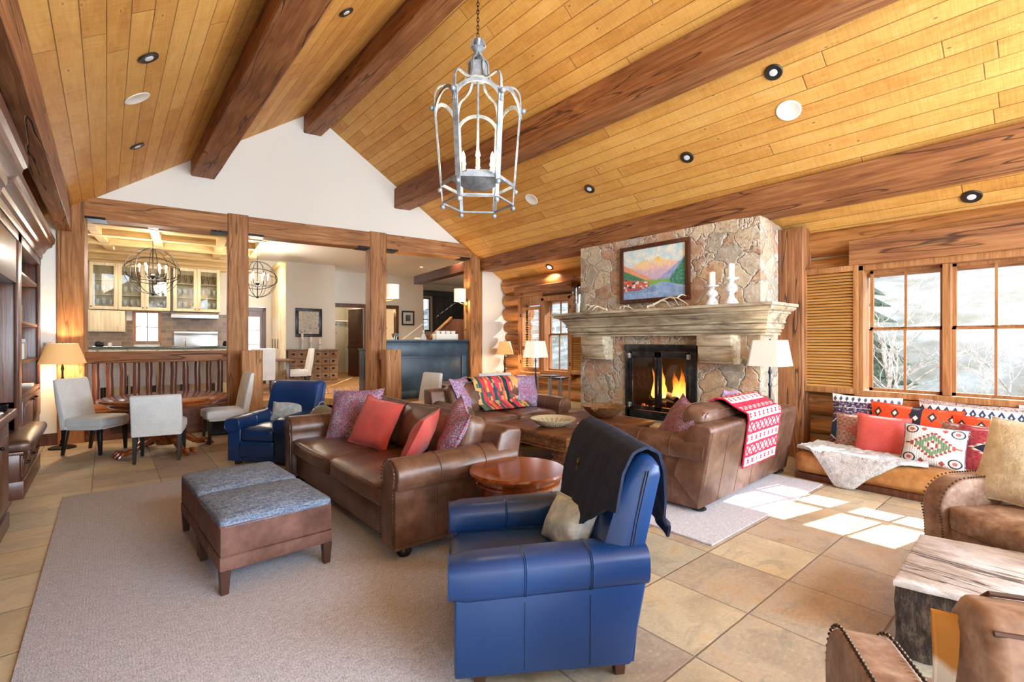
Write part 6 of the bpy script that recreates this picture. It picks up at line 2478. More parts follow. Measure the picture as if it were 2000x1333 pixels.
# ------------------------------------------------------------------ ottomans
def ottoman(label, loc):
    r = thing('ottoman', label, 'ottoman', loc, radians(2.5))
    w = 0.66
    m = M(); m.b2(-w / 2, w / 2, -w / 2, w / 2, 0.14, 0.22, 0.008, 2); obj('lower_band', m, 'suede_ott', r)
    m = M(); m.b2(-w / 2 + 0.003, w / 2 - 0.003, -w / 2 + 0.003, w / 2 - 0.003, 0.222, 0.405, 0.012, 2); obj('side_panel', m, 'suede_ott', r)
    m = M(); m.puff((0, 0, 0.41), (w - 0.004, w - 0.004, 0.06), 0.022, (0, 0, 0.035), n=12); obj('padded_top', m, 'ottoman_top', r, smooth=60)
    m = M()
    q = w / 2 - 0.004
    for z in (0.402, 0.2215):
        m.tube([(-q, -q, z), (q, -q, z), (q, q, z), (-q, q, z)], 0.005, 6, True)
    obj('welting', m, 'suede_ott', r)
    for sx in (-1, 1):
        for sy in (-1, 1):
            m = M(); m.box((sx * (w / 2 - 0.03), sy * (w / 2 - 0.03), 0.07), (0.058, 0.058, 0.14), 0.003, 1, None, 0.7)
            obj('leg', m, 'brownleg', r)
    return r


ottoman('tweed-topped brown suede ottoman nearer the camera', (0.815, 3.56, RG))
ottoman('tweed-topped brown suede ottoman further from the camera, pushed against the other', (0.79, 4.25, RG))

# ------------------------------------------------------------------ round side table
r = thing('round_side_table', 'round polished wood drum table between the blue chair and left sofa', 'side table', (2.225, 2.58, 0.0))
m = M(); m.lathe([(0, 0.555), (0.31, 0.555), (0.335, 0.565), (0.342, 0.585), (0.335, 0.6), (0, 0.6)], 56); obj('tabletop', m, 'table_wood', r, smooth=30)
m = M(); m.lathe([(0, 0.5), (0.27, 0.5), (0.3, 0.51), (0.3, 0.52), (0.285, 0.53), (0.285, 0.555), (0, 0.555)], 48); obj('apron', m, 'table_wood', r, smooth=30)
m = M(); m.lathe([(0, 0.1), (0.23, 0.1), (0.24, 0.3), (0.25, 0.5), (0, 0.5)], 40); obj('drum', m, 'table_wood', r, smooth=30)
m = M(); m.lathe([(0, 0.014), (0.26, 0.014), (0.27, 0.06), (0.25, 0.1), (0, 0.1)], 40); obj('plinth', m, 'table_wood', r, smooth=30)

# small table with frosted glass bell behind the far sofa arm
r = thing('small_round_table', 'small dark round table mostly hidden behind the far arm of the left sofa', 'side table', (1.98, 5.82, RG))
m = M(); m.lathe([(0, 0.56), (0.22, 0.56), (0.23, 0.575), (0.22, 0.59), (0, 0.59)], 32); obj('tabletop', m, 'cabinet', r)
m = M(); m.lathe([(0, 0), (0.15, 0), (0.15, 0.02), (0.03, 0.05), (0.025, 0.5), (0.08, 0.56), (0, 0.56)], 20); obj('pedestal', m, 'cabinet', r)
r = thing('glass_cloche', 'frosted grey glass bell with a handle on the small table behind the sofa arm', 'cloche', (1.95, 5.8, 0.604))
m = M(); m.lathe([(0.135, 0), (0.14, 0.0), (0.135, 0.04), (0.1, 0.1), (0.05, 0.13), (0.0, 0.135), (0.0, 0.128), (0.045, 0.12), (0.094, 0.094), (0.128, 0.04)], 28); obj('bell', m, 'frost', r)
m = M(); m.tube([(-0.04, 0, 0.13), (-0.03, 0, 0.165), (0.0, 0, 0.18), (0.03, 0, 0.165), (0.04, 0, 0.13)], 0.009, 8); obj('handle', m, 'frost', r)

# ------------------------------------------------------------------ coffee table
r = thing('coffee_table', 'large antique wooden coffee table with stepped edge between the sofas', 'coffee table', (4.61, 4.2, 0.0), radians(1))
w, d = 1.7, 1.24
m = M()
m.b2(-w / 2, w / 2, -d / 2, d / 2, 0.425, 0.46, 0.01, 2); m.b2(-w / 2 + 0.02, w / 2 - 0.02, -d / 2 + 0.02, d / 2 - 0.02, 0.405, 0.425, 0.006)
for x in (-0.28, 0.3):
    m.b2(x - 0.004, x + 0.004, -d / 2 + 0.11, d / 2 - 0.11, 0.459, 0.4625)
m.b2(-w / 2 + 0.1, w / 2 - 0.1, -d / 2 + 0.1, -d / 2 + 0.108, 0.459, 0.4625); m.b2(-w / 2 + 0.1, w / 2 - 0.1, d / 2 - 0.108, d / 2 - 0.1, 0.459, 0.4625)
obj('tabletop', m, 'old_wood', r, smooth=30)
m = M(); m.b2(-w / 2 + 0.05, w / 2 - 0.05, -d / 2 + 0.05, d / 2 - 0.05, 0.3, 0.405, 0.006); m.b2(-w / 2 + 0.03, w / 2 - 0.03, -d / 2 + 0.03, d / 2 - 0.03, 0.285, 0.3, 0.004)
obj('apron', m, 'old_wood', r, smooth=30)
for sx in (-1, 1):
    for sy in (-1, 1):
        m = M()
        x, y = sx * (w / 2 - 0.15), sy * (d / 2 - 0.15)
        m.b2(x - 0.1, x + 0.1, y - 0.1, y + 0.1, 0.0, 0.3, 0.005)
        for i in range(6):
            z = 0.05 + i * 0.062
            m.b2(x - 0.115, x + 0.115, y - 0.115, y + 0.115, z - 0.012, z + 0.012, 0.004)
        m.prism([(x - sx * 0.1, 0.3), (x - sx * 0.1, 0.14), (x - sx * 0.14, 0.22), (x - sx * 0.3, 0.3)], 'y', y - 0.06, y + 0.06)
        obj('leg', m, 'old_wood', r, smooth=30)
r = thing('wooden_bowl', 'large turned wooden bowl on the coffee table near the fireplace', 'bowl', (5.16, 4.2, 0.463), 0.3)
m = M(); m.lathe([(0, 0), (0.11, 0), (0.17, 0.03), (0.24, 0.09), (0.29, 0.145), (0.3, 0.152), (0.285, 0.15), (0.23, 0.1), (0.16, 0.045), (0, 0.025)], 44)
for v in m.b.verts:
    v.co.z += 0.012 * abs(v.co.x) / 0.3
obj('bowl_body', m, 'bowl_wood', r, smooth=50)
m = M(); m.puff((0.3, 0, 0.152), (0.05, 0.09, 0.02), 0.008, n=3); m.puff((-0.3, 0, 0.152), (0.05, 0.09, 0.02), 0.008, n=3); obj('rim_lug', m, 'bowl_wood', r)
m = M(); m.lathe([(0, 0), (0.13, 0), (0.2, 0.03), (0.25, 0.07), (0.275, 0.09), (0.28, 0.096), (0.262, 0.092), (0.2, 0.05), (0.13, 0.022), (0, 0.016)], 48)
single('woven_basket', m, 'basket', 'shallow pale woven basket with dark zigzags on the coffee table', 'basket', (4.17, 4.17, 0.463), (0, 0, 0.4))
m = M(); m.lathe([(0, 0), (0.035, 0), (0.045, 0.02), (0.03, 0.03), (0, 0.028)], 16)
single('glass_pebble', m, 'stem', 'small clear glass object right of the woven basket', 'ornament', (4.47, 4.0, 0.463))

# ------------------------------------------------------------------ pillows


def pillow(label, mat, loc, rz, w, h, th, tilt=0.0, roll=0.0, seed=0, name='throw_pillow', fringe=None, cat='pillow'):
    """loc: middle of the lower edge; front faces local -Y; tilt leans the top back"""
    r = single(name, M().pillow(w, h, th, seed), mat, label, cat, loc, None, None, 60)
    r.rotation_euler = (Matrix.Rotation(rz, 3, 'Z') @ Matrix.Rotation(-tilt, 3, 'X') @ Matrix.Rotation(roll, 3, 'Y')).to_euler()
    m = M()
    a = w / 2 * 0.985
    pts = []
    for (u0, v0, u1, v1) in ((-1, -1, 1, -1), (1, -1, 1, 1), (1, 1, -1, 1), (-1, 1, -1, -1)):
        for i in range(10):
            q = i / 10
            u, v = u0 + (u1 - u0) * q, v0 + (v1 - v0) * q
            pin = 1 - 0.07 * (1 - u * u) * (v * v)
            pin2 = 1 - 0.07 * (1 - v * v) * (u * u)
            pts.append((u * w / 2 * pin2, 0, v * h / 2 * pin + h / 2 + mn.noise(Vector((u * 1.2 + seed, v * 1.2, 9.0))) * 0.012))
    m.tube(pts, 0.005, 5, True)
    obj('edge_welt', m, fringe or mat, r)
    return r


Zs = 0.5
pillow('plain coral pillow on the left sofa, largest and standing upright', 'coral', (1.87, 4.36, Zs), radians(-68), 0.5, 0.48, 0.17, 0.42, 0.14, 1)
pillow('faded oriental pillow behind the upright coral one on the left sofa', 'orient', (1.9, 4.78, Zs), radians(-48), 0.56, 0.54, 0.17, 0.45, -0.06, 2)
pillow('coral pillow turned sideways against the patterned one on the left sofa', 'coral', (1.92, 3.62, Zs), radians(-135), 0.46, 0.46, 0.16, 0.5, 0.1, 3)
pillow('faded oriental pillow at the near arm of the left sofa, standing on a corner', 'orient', (2.13, 3.5, Zs - 0.01), radians(-112), 0.56, 0.54, 0.18, 0.42, 0.22, 4)
pillow('oriental pillow leaning on the near back cushion of the sofa by the fireplace', 'orient', (4.12, 2.62, Zs - 0.03), radians(238), 0.54, 0.52, 0.17, 0.5, 0.25, 5)
pillow('oriental pillow peeking above the throw at the far end of the sofa by the fireplace', 'orient2', (5.25, 2.62, Zs + 0.01), radians(186), 0.5, 0.46, 0.16, 0.25, -0.1, 6)
pillow('lilac oriental pillow on the left half of the loveseat', 'orient2', (4.0, 5.62, Zs - 0.02), radians(28), 0.54, 0.54, 0.17, 0.45, 0.0, 7)
pillow('lilac oriental pillow with diamonds on the right half of the loveseat', 'orient2', (4.95, 5.52, Zs - 0.02), radians(-4), 0.54, 0.52, 0.17, 0.38, 0.05, 8)
pillow('grey and white printed pillow in the seat of the foreground navy armchair', 'grey_print', (1.72, 1.68, 0.47), atan2(fx, -fy) + 0.25, 0.4, 0.25, 0.13, 0.5, -0.1, 9)
pillow('pale blue-grey pillow in the seat of the far navy recliner', 'grey_print', (1.8, 6.74, 0.46), radians(-42), 0.46, 0.26, 0.13, 0.5, 0.0, 10)


# ------------------------------------------------------------------ throws
def drape(path, ctr, ax_u, width, wob=0.02, seed=0, skew=0.0, flare=0.0):
    """cloth laid over a section path [(s_horizontal, z)], extruded along ax_u; returns fn(u,v)"""
    P = [Vector((p[0], p[1], 0)) for p in path]
    cum = [0]
    for a, b in zip(P, P[1:]):
        cum.append(cum[-1] + (b - a).length)
    L = cum[-1]
    U = Vector(ax_u).normalized()
    Vh = Vector((-U.y, U.x, 0))

    def fn(u, v):
        q = v * L
        i = 0
        while i < len(cum) - 2 and q > cum[i + 1]:
            i += 1
        k = (q - cum[i]) / (cum[i + 1] - cum[i])
        p = P[i].lerp(P[i + 1], k)
        uu = (u - 0.5) * width * (1 + flare * abs(v - 0.45)) + skew * (v - 0.5)
        uu += mn.noise(Vector((v * 2.2, seed, 1))) * 0.03
        e = abs(v - 0.45) * 2
        fold = mn.noise(Vector((u * 4.5 + seed, v * 1.2, 3))) * wob * (0.3 + e) + sin(u * 19 + seed + v * 2) * wob * 0.35 * e
        d = (P[min(i + 1, len(P) - 1)] - P[i]).normalized()
        n = Vector((-d.y, d.x))
        s = p.x + n.x * abs(fold)
        z = p.y + n.y * abs(fold) + mn.noise(Vector((u * 2.0, v * 2, seed))) * 0.006
        pt = Vector(ctr) + U * uu + Vh * s
        pt.z = z
        return pt
    return fn


# red and white knit over the back of the fireplace sofa: path runs from outside low, over the top, to the seat side
r_ang = radians(2.0)
axu = (cos(r_ang), sin(r_ang), 0)
pth = [(-0.47, 0.28), (-0.505, 0.5), (-0.55, 0.76), (-0.545, 0.81), (-0.48, 0.84), (-0.42, 0.87), (-0.34, 0.925), (-0.25, 0.93), (-0.18, 0.87), (-0.1, 0.66)]
pth = [(a, b + 0.014) for a, b in pth]
m = M().sheet(drape(pth, (4.92, 2.56, 0), axu, 0.82, 0.012, 2, -0.12), 30, 44, 0.012)
single('knit_throw', m, 'nordic', 'red and white nordic knit throw hanging over the back of the sofa', 'throw', None, None, None, 60)
# striped kilim over the loveseat back cushion
a_ = radians(-3)
pth = [(0.1, 0.49), (-0.05, 0.52), (0.04, 0.6), (0.09, 0.75), (0.17, 0.92), (0.24, 0.965), (0.36, 0.96), (0.46, 0.9), (0.54, 0.7)]
pth = [(-0.12, 0.52), (0.03, 0.6), (0.07, 0.75), (0.13, 0.91), (0.22, 0.965), (0.36, 0.955), (0.46, 0.9), (0.535, 0.82), (0.53, 0.6)]
m = M().sheet(drape(pth, (4.46, 5.52, 0), (cos(a_), sin(a_), 0), 0.86, 0.012, 5, -0.1), 30, 36, 0.01)
single('kilim_throw', m, 'kilim_throw', 'bright striped kilim blanket draped over the loveseat back', 'throw', None, None, None, 60)
# navy plush throw on the foreground chair, set diagonally over the back
ca = atan2(fx, -fy)
U_ = Vector((cos(ca), sin(ca), 0))
V_ = Vector((-sin(ca), cos(ca), 0))
cc = Vector((1.68, 1.8, 0))
prof_t = [(0.17, 0.6), (0.205, 0.7), (0.25, 0.83), (0.3, 0.945), (0.36, 1.012), (0.43, 1.028), (0.5, 0.995), (0.545, 0.9), (0.575, 0.78), (0.61, 0.66), (0.64, 0.56)]
base = drape(prof_t, cc, U_, 0.74, 0.02, 4, 0.0)


def throw_fn(u, v):
    # corners hang lower: a square cloth laid askew
    a = radians(30)
    uu, vv = u - 0.5, v - 0.5
    x = uu * cos(a) - vv * sin(a) * 1.25
    y = uu * sin(a) / 1.25 + vv * cos(a)
    yy = min(1.1, max(-0.12, y + 0.46))
    p = base(0.5 + x * 1.0 - 0.04, min(max(yy, 0.0), 1.0))
    if yy > 1.0:
        p.z -= (yy - 1.0) * 0.9
        p += V_ * 0.02
    if yy < 0:
        p.z += yy * 0.7
        p -= V_ * (-yy) * 0.15
    over = abs(x) - 0.62
    if over > 0:
        p.z -= over * 0.35
    return p


m = M().sheet(throw_fn, 34, 44, 0.014)
th = single('plush_throw', m, 'navy_throw', 'dark navy plush throw laid over the back of the foreground armchair', 'throw', None, None, None, 60)
# small embroidered star crest on it
m = M()
cp = throw_fn(0.36, 0.3)


def near_pt(u, v, off=0.013):
    p = throw_fn(u, v)
    a = throw_fn(u + 0.01, v) - p
    b = throw_fn(u, v + 0.01) - p
    n = a.cross(b).normalized()
    if n.dot(Vector((0, 0, 1.5)) + Vector((0, 0, 0)) - p) < 0:
        n = -n
    return p + n * off, a.normalized(), n


c0, ea, en = near_pt(0.3, 0.35)
eb = en.cross(ea).normalized()
if eb.z < 0:
    eb = -eb
ea = eb.cross(en)
for k in range(8):
    q = k * pi / 4
    m.tube([c0, c0 + (ea * cos(q) + eb * sin(q)) * 0.018], [0.0035, 0.0012], 5)
m.ball(c0, 0.006, 8)
for k in range(3):
    o_ = c0 - eb * (0.03 + 0.012 * k)
    m.tube([o_ - ea * 0.009, o_ + ea * 0.009], 0.0018, 4)
obj('embroidered_crest', m, 'brass', th)
# ------------------------------------------------------------------ fireplace and chimney
m = M()
FX = 6.25
FY0, FY1 = 3.47, 4.6
fz0, fz1 = 0.33, 1.42
m.b2(FX, 7.1, 2.6, FY0, 0, ceil_z(FX) - 0.0)
m.b2(FX, 7.1, FY1, 5.58, 0, ceil_z(FX))
m.b2(FX, 7.1, FY0, FY1, fz1, ceil_z(FX))
m.b2(FX, 7.1, FY0, FY1, 0, fz0)
for v in m.b.verts:
    if v.co.z > 3.2:
        v.co.z = 3.09 if v.co.x < 6.7 else 2.99
single('stone_chimney', m, 'stone', 'wide fieldstone chimney breast rising to the long beam', 'chimney', smooth=None)
m = M()
m.b2(5.78, 6.25, 2.62, 6.6, 0.0, 0.27); m.b2(6.25, 6.95, 5.58, 6.6, 0.0, 0.27)
h = single('stone_hearth', m, 'stone', 'raised stone hearth in front of the fireplace', 'hearth', smooth=None)
m = M(); m.b2(5.72, 6.26, 2.6, 6.62, 0.27, 0.325, 0.012, 2); m.b2(6.2, 6.95, 5.6, 6.62, 0.27, 0.325, 0.012, 2)
obj('hearth_slab', m, 'slate', h)
# firebox
r = thing('firebox', 'dark steel fireplace with two glass doors and a burning gas fire', 'fireplace', (FX, (FY0 + FY1) / 2, fz0))
wd, ht = (FY1 - FY0) / 2, fz1 - fz0
m = M()
m.b2(0.02, 0.62, -wd + 0.03, wd - 0.03, 0.0, 0.03); m.b2(0.6, 0.63, -wd + 0.03, wd - 0.03, 0, ht - 0.01); m.b2(0.02, 0.62, -wd + 0.02, -wd + 0.05, 0, ht - 0.01)
m.b2(0.02, 0.62, wd - 0.05, wd - 0.02, 0, ht - 0.01); m.b2(0.02, 0.62, -wd + 0.03, wd - 0.03, ht - 0.04, ht - 0.01)
obj('fire_chamber', m, 'firebrick', r, smooth=None)
m = M()
m.b2(-0.03, 0.02, -wd - 0.03, -wd + 0.06, 0, ht, 0.004); m.b2(-0.03, 0.02, wd - 0.06, wd + 0.03, 0, ht, 0.004); m.b2(-0.045, 0.02, -wd - 0.04, wd + 0.04, ht - 0.07, ht + 0.03, 0.006)
m.b2(-0.03, 0.02, -wd, wd, 0.0, 0.12, 0.004)
obj('surround', m, 'steel_dark', r)
for s_ in (-1, 1):
    m = M()
    y0, y1 = (0.006, wd - 0.07) if s_ > 0 else (-wd + 0.07, -0.006)
    z0, z1 = 0.13, ht - 0.085
    m.b2(-0.045, -0.015, y0, y0 + 0.05, z0, z1, 0.003); m.b2(-0.045, -0.015, y1 - 0.05, y1, z0, z1, 0.003)
    m.b2(-0.045, -0.015, y0, y1, z0, z0 + 0.06, 0.003); m.b2(-0.045, -0.015, y0, y1, z1 - 0.08, z1, 0.003)
    d = obj('fire_door', m, 'steel_dark', r)
    m = M(); m.b2(-0.028, -0.024, y0 + 0.04, y1 - 0.04, z0 + 0.05, z1 - 0.07); obj('door_glass', m, 'fireglass', d, smooth=None)
    m = M()
    yo = y1 if s_ > 0 else y0
    for z in (z0 + 0.06, z1 - 0.06):
        m.b2(-0.06, -0.03, yo - 0.03, yo + 0.03, z - 0.035, z + 0.035, 0.004); m.cyl((-0.062, yo, z - 0.04), (-0.062, yo, z + 0.04), 0.01, n=8)
    obj('hinge', m, 'steel', d)
    m = M(); yi = s_ * 0.03; m.cyl((-0.07, yi, (z0 + z1) / 2 - 0.06), (-0.07, yi, (z0 + z1) / 2 + 0.06), 0.007, n=8); m.cyl((-0.07, yi, (z0 + z1) / 2 + 0.05), (-0.04, yi, (z0 + z1) / 2 + 0.05), 0.005, n=6); m.cyl((-0.07, yi, (z0 + z1) / 2 - 0.05), (-0.04, yi, (z0 + z1) / 2 - 0.05), 0.005, n=6)
    obj('handle', m, 'iron', d)
m = M()
for i in range(60):
    q = random.Random(i)
    m.ball((q.uniform(0.08, 0.4), q.uniform(-0.42, 0.42), 0.15 + q.uniform(-0.02, 0.02)), q.uniform(0.018, 0.035), 6)
m.b2(0.05, 0.45, -0.46, 0.46, 0.03, 0.14, 0.01)
o = obj('ember_bed', m, 'ember', r); o['kind'] = 'stuff'
for i, (p0, p1, rr) in enumerate((((0.2, -0.36, 0.22), (0.2, 0.34, 0.2), 0.05), ((0.33, -0.3, 0.26), (0.3, 0.36, 0.24), 0.055), ((0.14, -0.2, 0.3), (0.36, 0.12, 0.36), 0.045), ((0.16, 0.28, 0.28), (0.36, 0.0, 0.34), 0.045), ((0.12, -0.3, 0.2), (0.14, -0.05, 0.26), 0.035))):
    a, b = Vector(p0), Vector(p1)
    m = M(); m.tube([a.lerp(b, k / 6) + Vector((0, 0, 0.012 * mn.noise(Vector((k, i, 0))))) for k in range(7)], [rr * (1 + 0.15 * mn.noise(Vector((k * 1.3, i * 4, 2)))) for k in range(7)], 12)
    obj('gas_log', m, 'charlog', r)
fr_ = random.Random(12)
for (yc, hh, ww) in ((0.16, 0.78, 0.07), (-0.17, 0.7, 0.08)):
    m = M()
    for k in range(7):
        t = bmesh.new()
        y_ = yc + fr_.uniform(-ww, ww)
        x_ = 0.24 + fr_.uniform(-0.05, 0.05)
        h2 = hh * (1 - abs(y_ - yc) / ww * 0.5) * fr_.uniform(0.75, 1.05)
        rings = []
        N = 12
        for i in range(N + 1):
            q = i / N
            rad = 0.055 * (sin(pi * min(1, q * 0.8 + 0.2)) ** 0.8) * (1 - q) ** 0.5 + 0.001
            cx = x_ + 0.02 * sin(q * 5 + k)
            cy = y_ + 0.03 * sin(q * 6 + k * 1.7) * q
            rings.append([t.verts.new((cx + rad * 0.6 * cos(2 * pi * j / 10), cy + rad * sin(2 * pi * j / 10), 0.3 + h2 * q)) for j in range(10)])
        for A, B in zip(rings, rings[1:]):
            for j in range(10):
                t.faces.new((A[j], A[(j + 1) % 10], B[(j + 1) % 10], B[j]))
        m._take(t)
    obj('flame', m, 'flame', r)
l = light('fire_glow', 'POINT', (0.24, 0, 0.45), 22, (1, 0.5, 0.18), 0.12); l.parent = r

# mantel with moulded profile and corbels
MP = [(0.0, 1.575), (-0.1, 1.575), (-0.1, 1.598), (-0.088, 1.6), (-0.088, 1.608), (-0.13, 1.61), (-0.13, 1.64), (-0.115, 1.642), (-0.115, 1.65), (-0.16, 1.652), (-0.178, 1.68), (-0.178, 1.71),
      (-0.16, 1.714), (-0.16, 1.724), (-0.205, 1.726), (-0.205, 1.75), (-0.19, 1.753), (-0.2, 1.77), (-0.22, 1.8), (-0.255, 1.83), (-0.255, 1.84), (-0.3, 1.842), (-0.3, 1.862), (-0.285, 1.865),
      (-0.33, 1.873), (-0.37, 1.885), (-0.4, 1.905), (-0.4, 1.912), (-0.385, 1.914), (-0.385, 1.92), (-0.44, 1.922), (-0.44, 1.957), (0.0, 1.957)]
# build mitred: front run and short returns, as one solid with offset plan
t = bmesh.new()
y0, y1 = 2.56, 5.62
rows = []
for (dx, z) in MP:
    e = -dx
    k = e * 0.62
    rows.append([t.verts.new(p) for p in ((6.9 if False else FX + 0.35, y1 + k, z), (FX - e, y1 + k, z), (FX - e, y0 - k, z), (FX + 0.35, y0 - k, z))])
for A, B in zip(rows, rows[1:]):
    for i in range(3):
        t.faces.new((A[i], A[i + 1], B[i + 1], B[i]))
t.faces.new(rows[0]); t.faces.new(rows[-1][::-1])
bmesh.ops.recalc_face_normals(t, faces=t.faces)
m = M(); m._take(t)
mt = single('stone_mantel', m, 'lime', 'broad carved limestone mantel shelf with layered mouldings above the fireplace', 'mantel', smooth=25)
for yc in (5.12, 3.08):
    m = M()
    m.prism([(0.05, 1.2), (-0.17, 1.2), (-0.19, 1.215), (-0.17, 1.24), (-0.185, 1.24), (-0.215, 1.3), (-0.23, 1.38), (-0.23, 1.43), (-0.26, 1.44), (-0.26, 1.575), (0.05, 1.575)], 'y', -0.23, 0.23, 0.012, 2)
    obj('corbel', m, 'lime', mt, (FX, yc, 0), None, 30)

picture('framed mountain town landscape above the mantel, in a dark frame', (FX - 0.012, 4.12, 2.08), -pi / 2, 1.18, 0.875, 0.06, 'painting', 'cabinet_d', 0.0, 0.05)


def tall_stick(label, loc, h, rr):
    r = thing('glazed_candlestick', label, 'candlestick', loc)
    m = M(); m.lathe([(0, 0), (0.085, 0), (0.09, 0.02), (0.07, 0.06), (0.04, 0.1), (0.035, h * 0.42), (0.07, h * 0.52), (0.078, h * 0.62), (0.06, h * 0.74), (0.03, h * 0.82), (0.035, h * 0.9), (0.088, h * 0.95), (0.09, h), (0.0, h)], 28)
    obj('holder', m, 'mercury', r, smooth=50)
    m = M(); m.lathe([(0, h), (0.042, h), (0.042, h + 0.17), (0.038, h + 0.175), (0, h + 0.172)], 20); m.cyl((0, 0, h + 0.17), (0, 0, h + 0.19), 0.002, n=5)
    obj('candle', m, 'candle', r)


tall_stick('white glazed candlestick with a thick candle on the mantel, shorter of the two', (6.0, 3.1, 1.955), 0.26, 0)
tall_stick('white glazed candlestick with a thick candle on the mantel, taller of the two', (6.0, 2.85, 1.955), 0.34, 0)
r = thing('hurricane_vase', 'clear glass hurricane holding a white candle at the left end of the mantel', 'vase', (6.0, 5.42, 1.955))
m = M(); m.lathe([(0, 0), (0.085, 0), (0.09, 0.01), (0.1, 0.2), (0.1, 0.44), (0.097, 0.44), (0.097, 0.2), (0.085, 0.015), (0, 0.012)], 32); obj('glass_cylinder', m, 'clearglass', r)
m = M(); m.lathe([(0, 0.013), (0.036, 0.013), (0.036, 0.17), (0, 0.17)], 18); obj('candle', m, 'candle', r)


def antler(label, loc, rz, sc=1.0, flip=1):
    m = M()
    P = [(0, 0, 0.03), (0.06, 0.02, 0.05), (0.14, 0.03, 0.09), (0.24, 0.01, 0.115), (0.33, -0.03, 0.1), (0.42, -0.06, 0.05), (0.46, -0.07, 0.02)]
    P = [(x * sc, y * sc * flip, z * sc) for x, y, z in P]
    m.tube(P, [0.018, 0.014, 0.013, 0.012, 0.01, 0.007, 0.003], 8)
    for (i, q, e) in ((1, (0.1, -0.09, 0.012), 0), (2, (0.2, 0.12, 0.02), 0), (3, (0.3, 0.09, 0.03), 0), (4, (0.4, 0.04, 0.12), 0)):
        a = Vector(P[i]); b = Vector((q[0] * sc, q[1] * sc * flip, q[2] * sc))
        md = a.lerp(b, 0.5) + Vector((0, 0, 0.025 * sc))
        m.tube([a, md, b], [0.011, 0.008, 0.003], 7)
    m.ball((0, 0, 0.03), 0.024, 10, (0.5, 1, 1))
    single('shed_antler', m, 'antler', label, 'antler', loc, (0, 0, rz))


antler('pale deer antler lying on the mantel near the glass hurricane', (5.93, 4.76, 1.955), pi / 2 + 0.1, 0.95)
antler('small arched deer antler lying on the mantel under the left painting corner', (5.98, 4.6, 1.955), -pi / 2 - 0.1, 0.62, -1)
antler('wide pale deer antler lying on the mantel below the painting centre', (5.93, 4.02, 1.955), -pi / 2 + 0.15, 1.35)

# nested metal tables on the hearth
for i, (lb, yy, xx, w_, h_) in enumerate((('taller open metal frame table on the hearth left of the chimney', 6.2, 6.12, 0.3, 0.55), ('shorter open metal frame table tucked beside the taller one on the hearth', 5.92, 6.08, 0.24, 0.53))):
    r = thing('metal_side_table', lb, 'side table', (xx, yy, 0.325), 0.1)
    m = M()
    q = w_ / 2
    for z in (0.012, h_ - 0.012):
        m.tube([(-q, -q, z), (q, -q, z), (q, q, z), (-q, q, z)], 0.01, 4, True, (0.02, 0.02))
    obj('frame', m, 'iron', r)
    m = M(); m.b2(-q, q, -q, q, h_ - 0.003, h_ + 0.008, 0.002); obj('top', m, 'steel_dark', r)
    for sx in (-1, 1):
        for sy in (-1, 1):
            m = M(); m.b2(sx * q - 0.009, sx * q + 0.009, sy * q - 0.009, sy * q + 0.009, 0, h_); obj('leg', m, 'steel', r)

# pale chairs and console behind the loveseat
parsons_chair('pale chair seen side-on between the stair newel and the loveseat', (3.88, 7.0, 0), radians(-80), 0.97, w=0.46)
parsons_chair('pale chair behind the loveseat, its back towards the kilim, left of two', (4.98, 6.62, 0), radians(172), 0.97, w=0.62)
parsons_chair('pale chair behind the loveseat at the right, near the small lamp', (5.72, 6.95, 0), radians(160), 0.88, w=0.55)
r = thing('games_table', 'low wooden table behind the loveseat between the pale chairs', 'table', (5.0, 7.5, 0))
m = M(); m.b2(-0.45, 0.45, -0.45, 0.45, 0.68, 0.72, 0.01); obj('tabletop', m, 'cabinet_y', r)
for sx in (-1, 1):
    for sy in (-1, 1):
        m = M(); m.b2(sx * 0.38 - 0.03, sx * 0.38 + 0.03, sy * 0.38 - 0.03, sy * 0.38 + 0.03, 0, 0.68); obj('leg', m, 'cabinet', r)

# ------------------------------------------------------------------ daybed under the window
r = thing('daybed', 'low tan leather daybed mattress under the right-hand window', 'daybed', (6.35, 0.85, 0))
m = M(); m.b2(-0.56, 0.52, -1.3, 1.2, 0.0, 0.07, 0.01); obj('plinth', m, 'cabinet', r)
m = M(); m.puff((-0.01, -0.05, 0.185), (1.18, 2.5, 0.23), 0.08, (0.02, 0.03, 0.025), n=16, wr=0.02, seed=3, dent=0.01); obj('mattress', m, 'tan', r, smooth=60)
PB = 0.3
pillow('navy and white tribal pillow leaning at the left end of the daybed', 'navytribal', (6.62, 1.62, PB), -pi / 2 + 0.12, 0.66, 0.58, 0.17, 0.25, 0.02, 11)
pillow('long orange kilim lumbar pillow on the left part of the daybed', 'kilim_orange', (6.5, 1.18, PB + 0.02), -pi / 2 - 0.02, 0.78, 0.5, 0.17, 0.28, 0.04, 12)
pillow('red tribal pillow half hidden behind the plain coral one on the daybed', 'redweave', (6.3, 1.58, PB), -pi / 2 + 0.1, 0.46, 0.4, 0.15, 0.3, 0.0, 13)
pillow('plain coral pillow standing on the daybed', 'coral', (6.16, 1.36, PB), -pi / 2 + 0.05, 0.46, 0.43, 0.16, 0.25, 0.03, 14)
pillow('white pillow with a green and red medallion on the daybed', 'medallion', (5.98, 0.93, PB), -pi / 2 + 0.0, 0.48, 0.4, 0.15, 0.33, 0.05, 15, fringe='navyweave')
pillow('dark red tribal pillow squeezed right of the medallion pillow', 'redweave', (6.22, 0.7, PB), -pi / 2 - 0.1, 0.45, 0.42, 0.15, 0.3, 0.0, 16)
pillow('long pillow with a white and navy diamond band against the window wall', 'diamonds', (6.72, 0.7, PB + 0.02), -pi / 2, 0.95, 0.54, 0.16, 0.15, 0.03, 17)
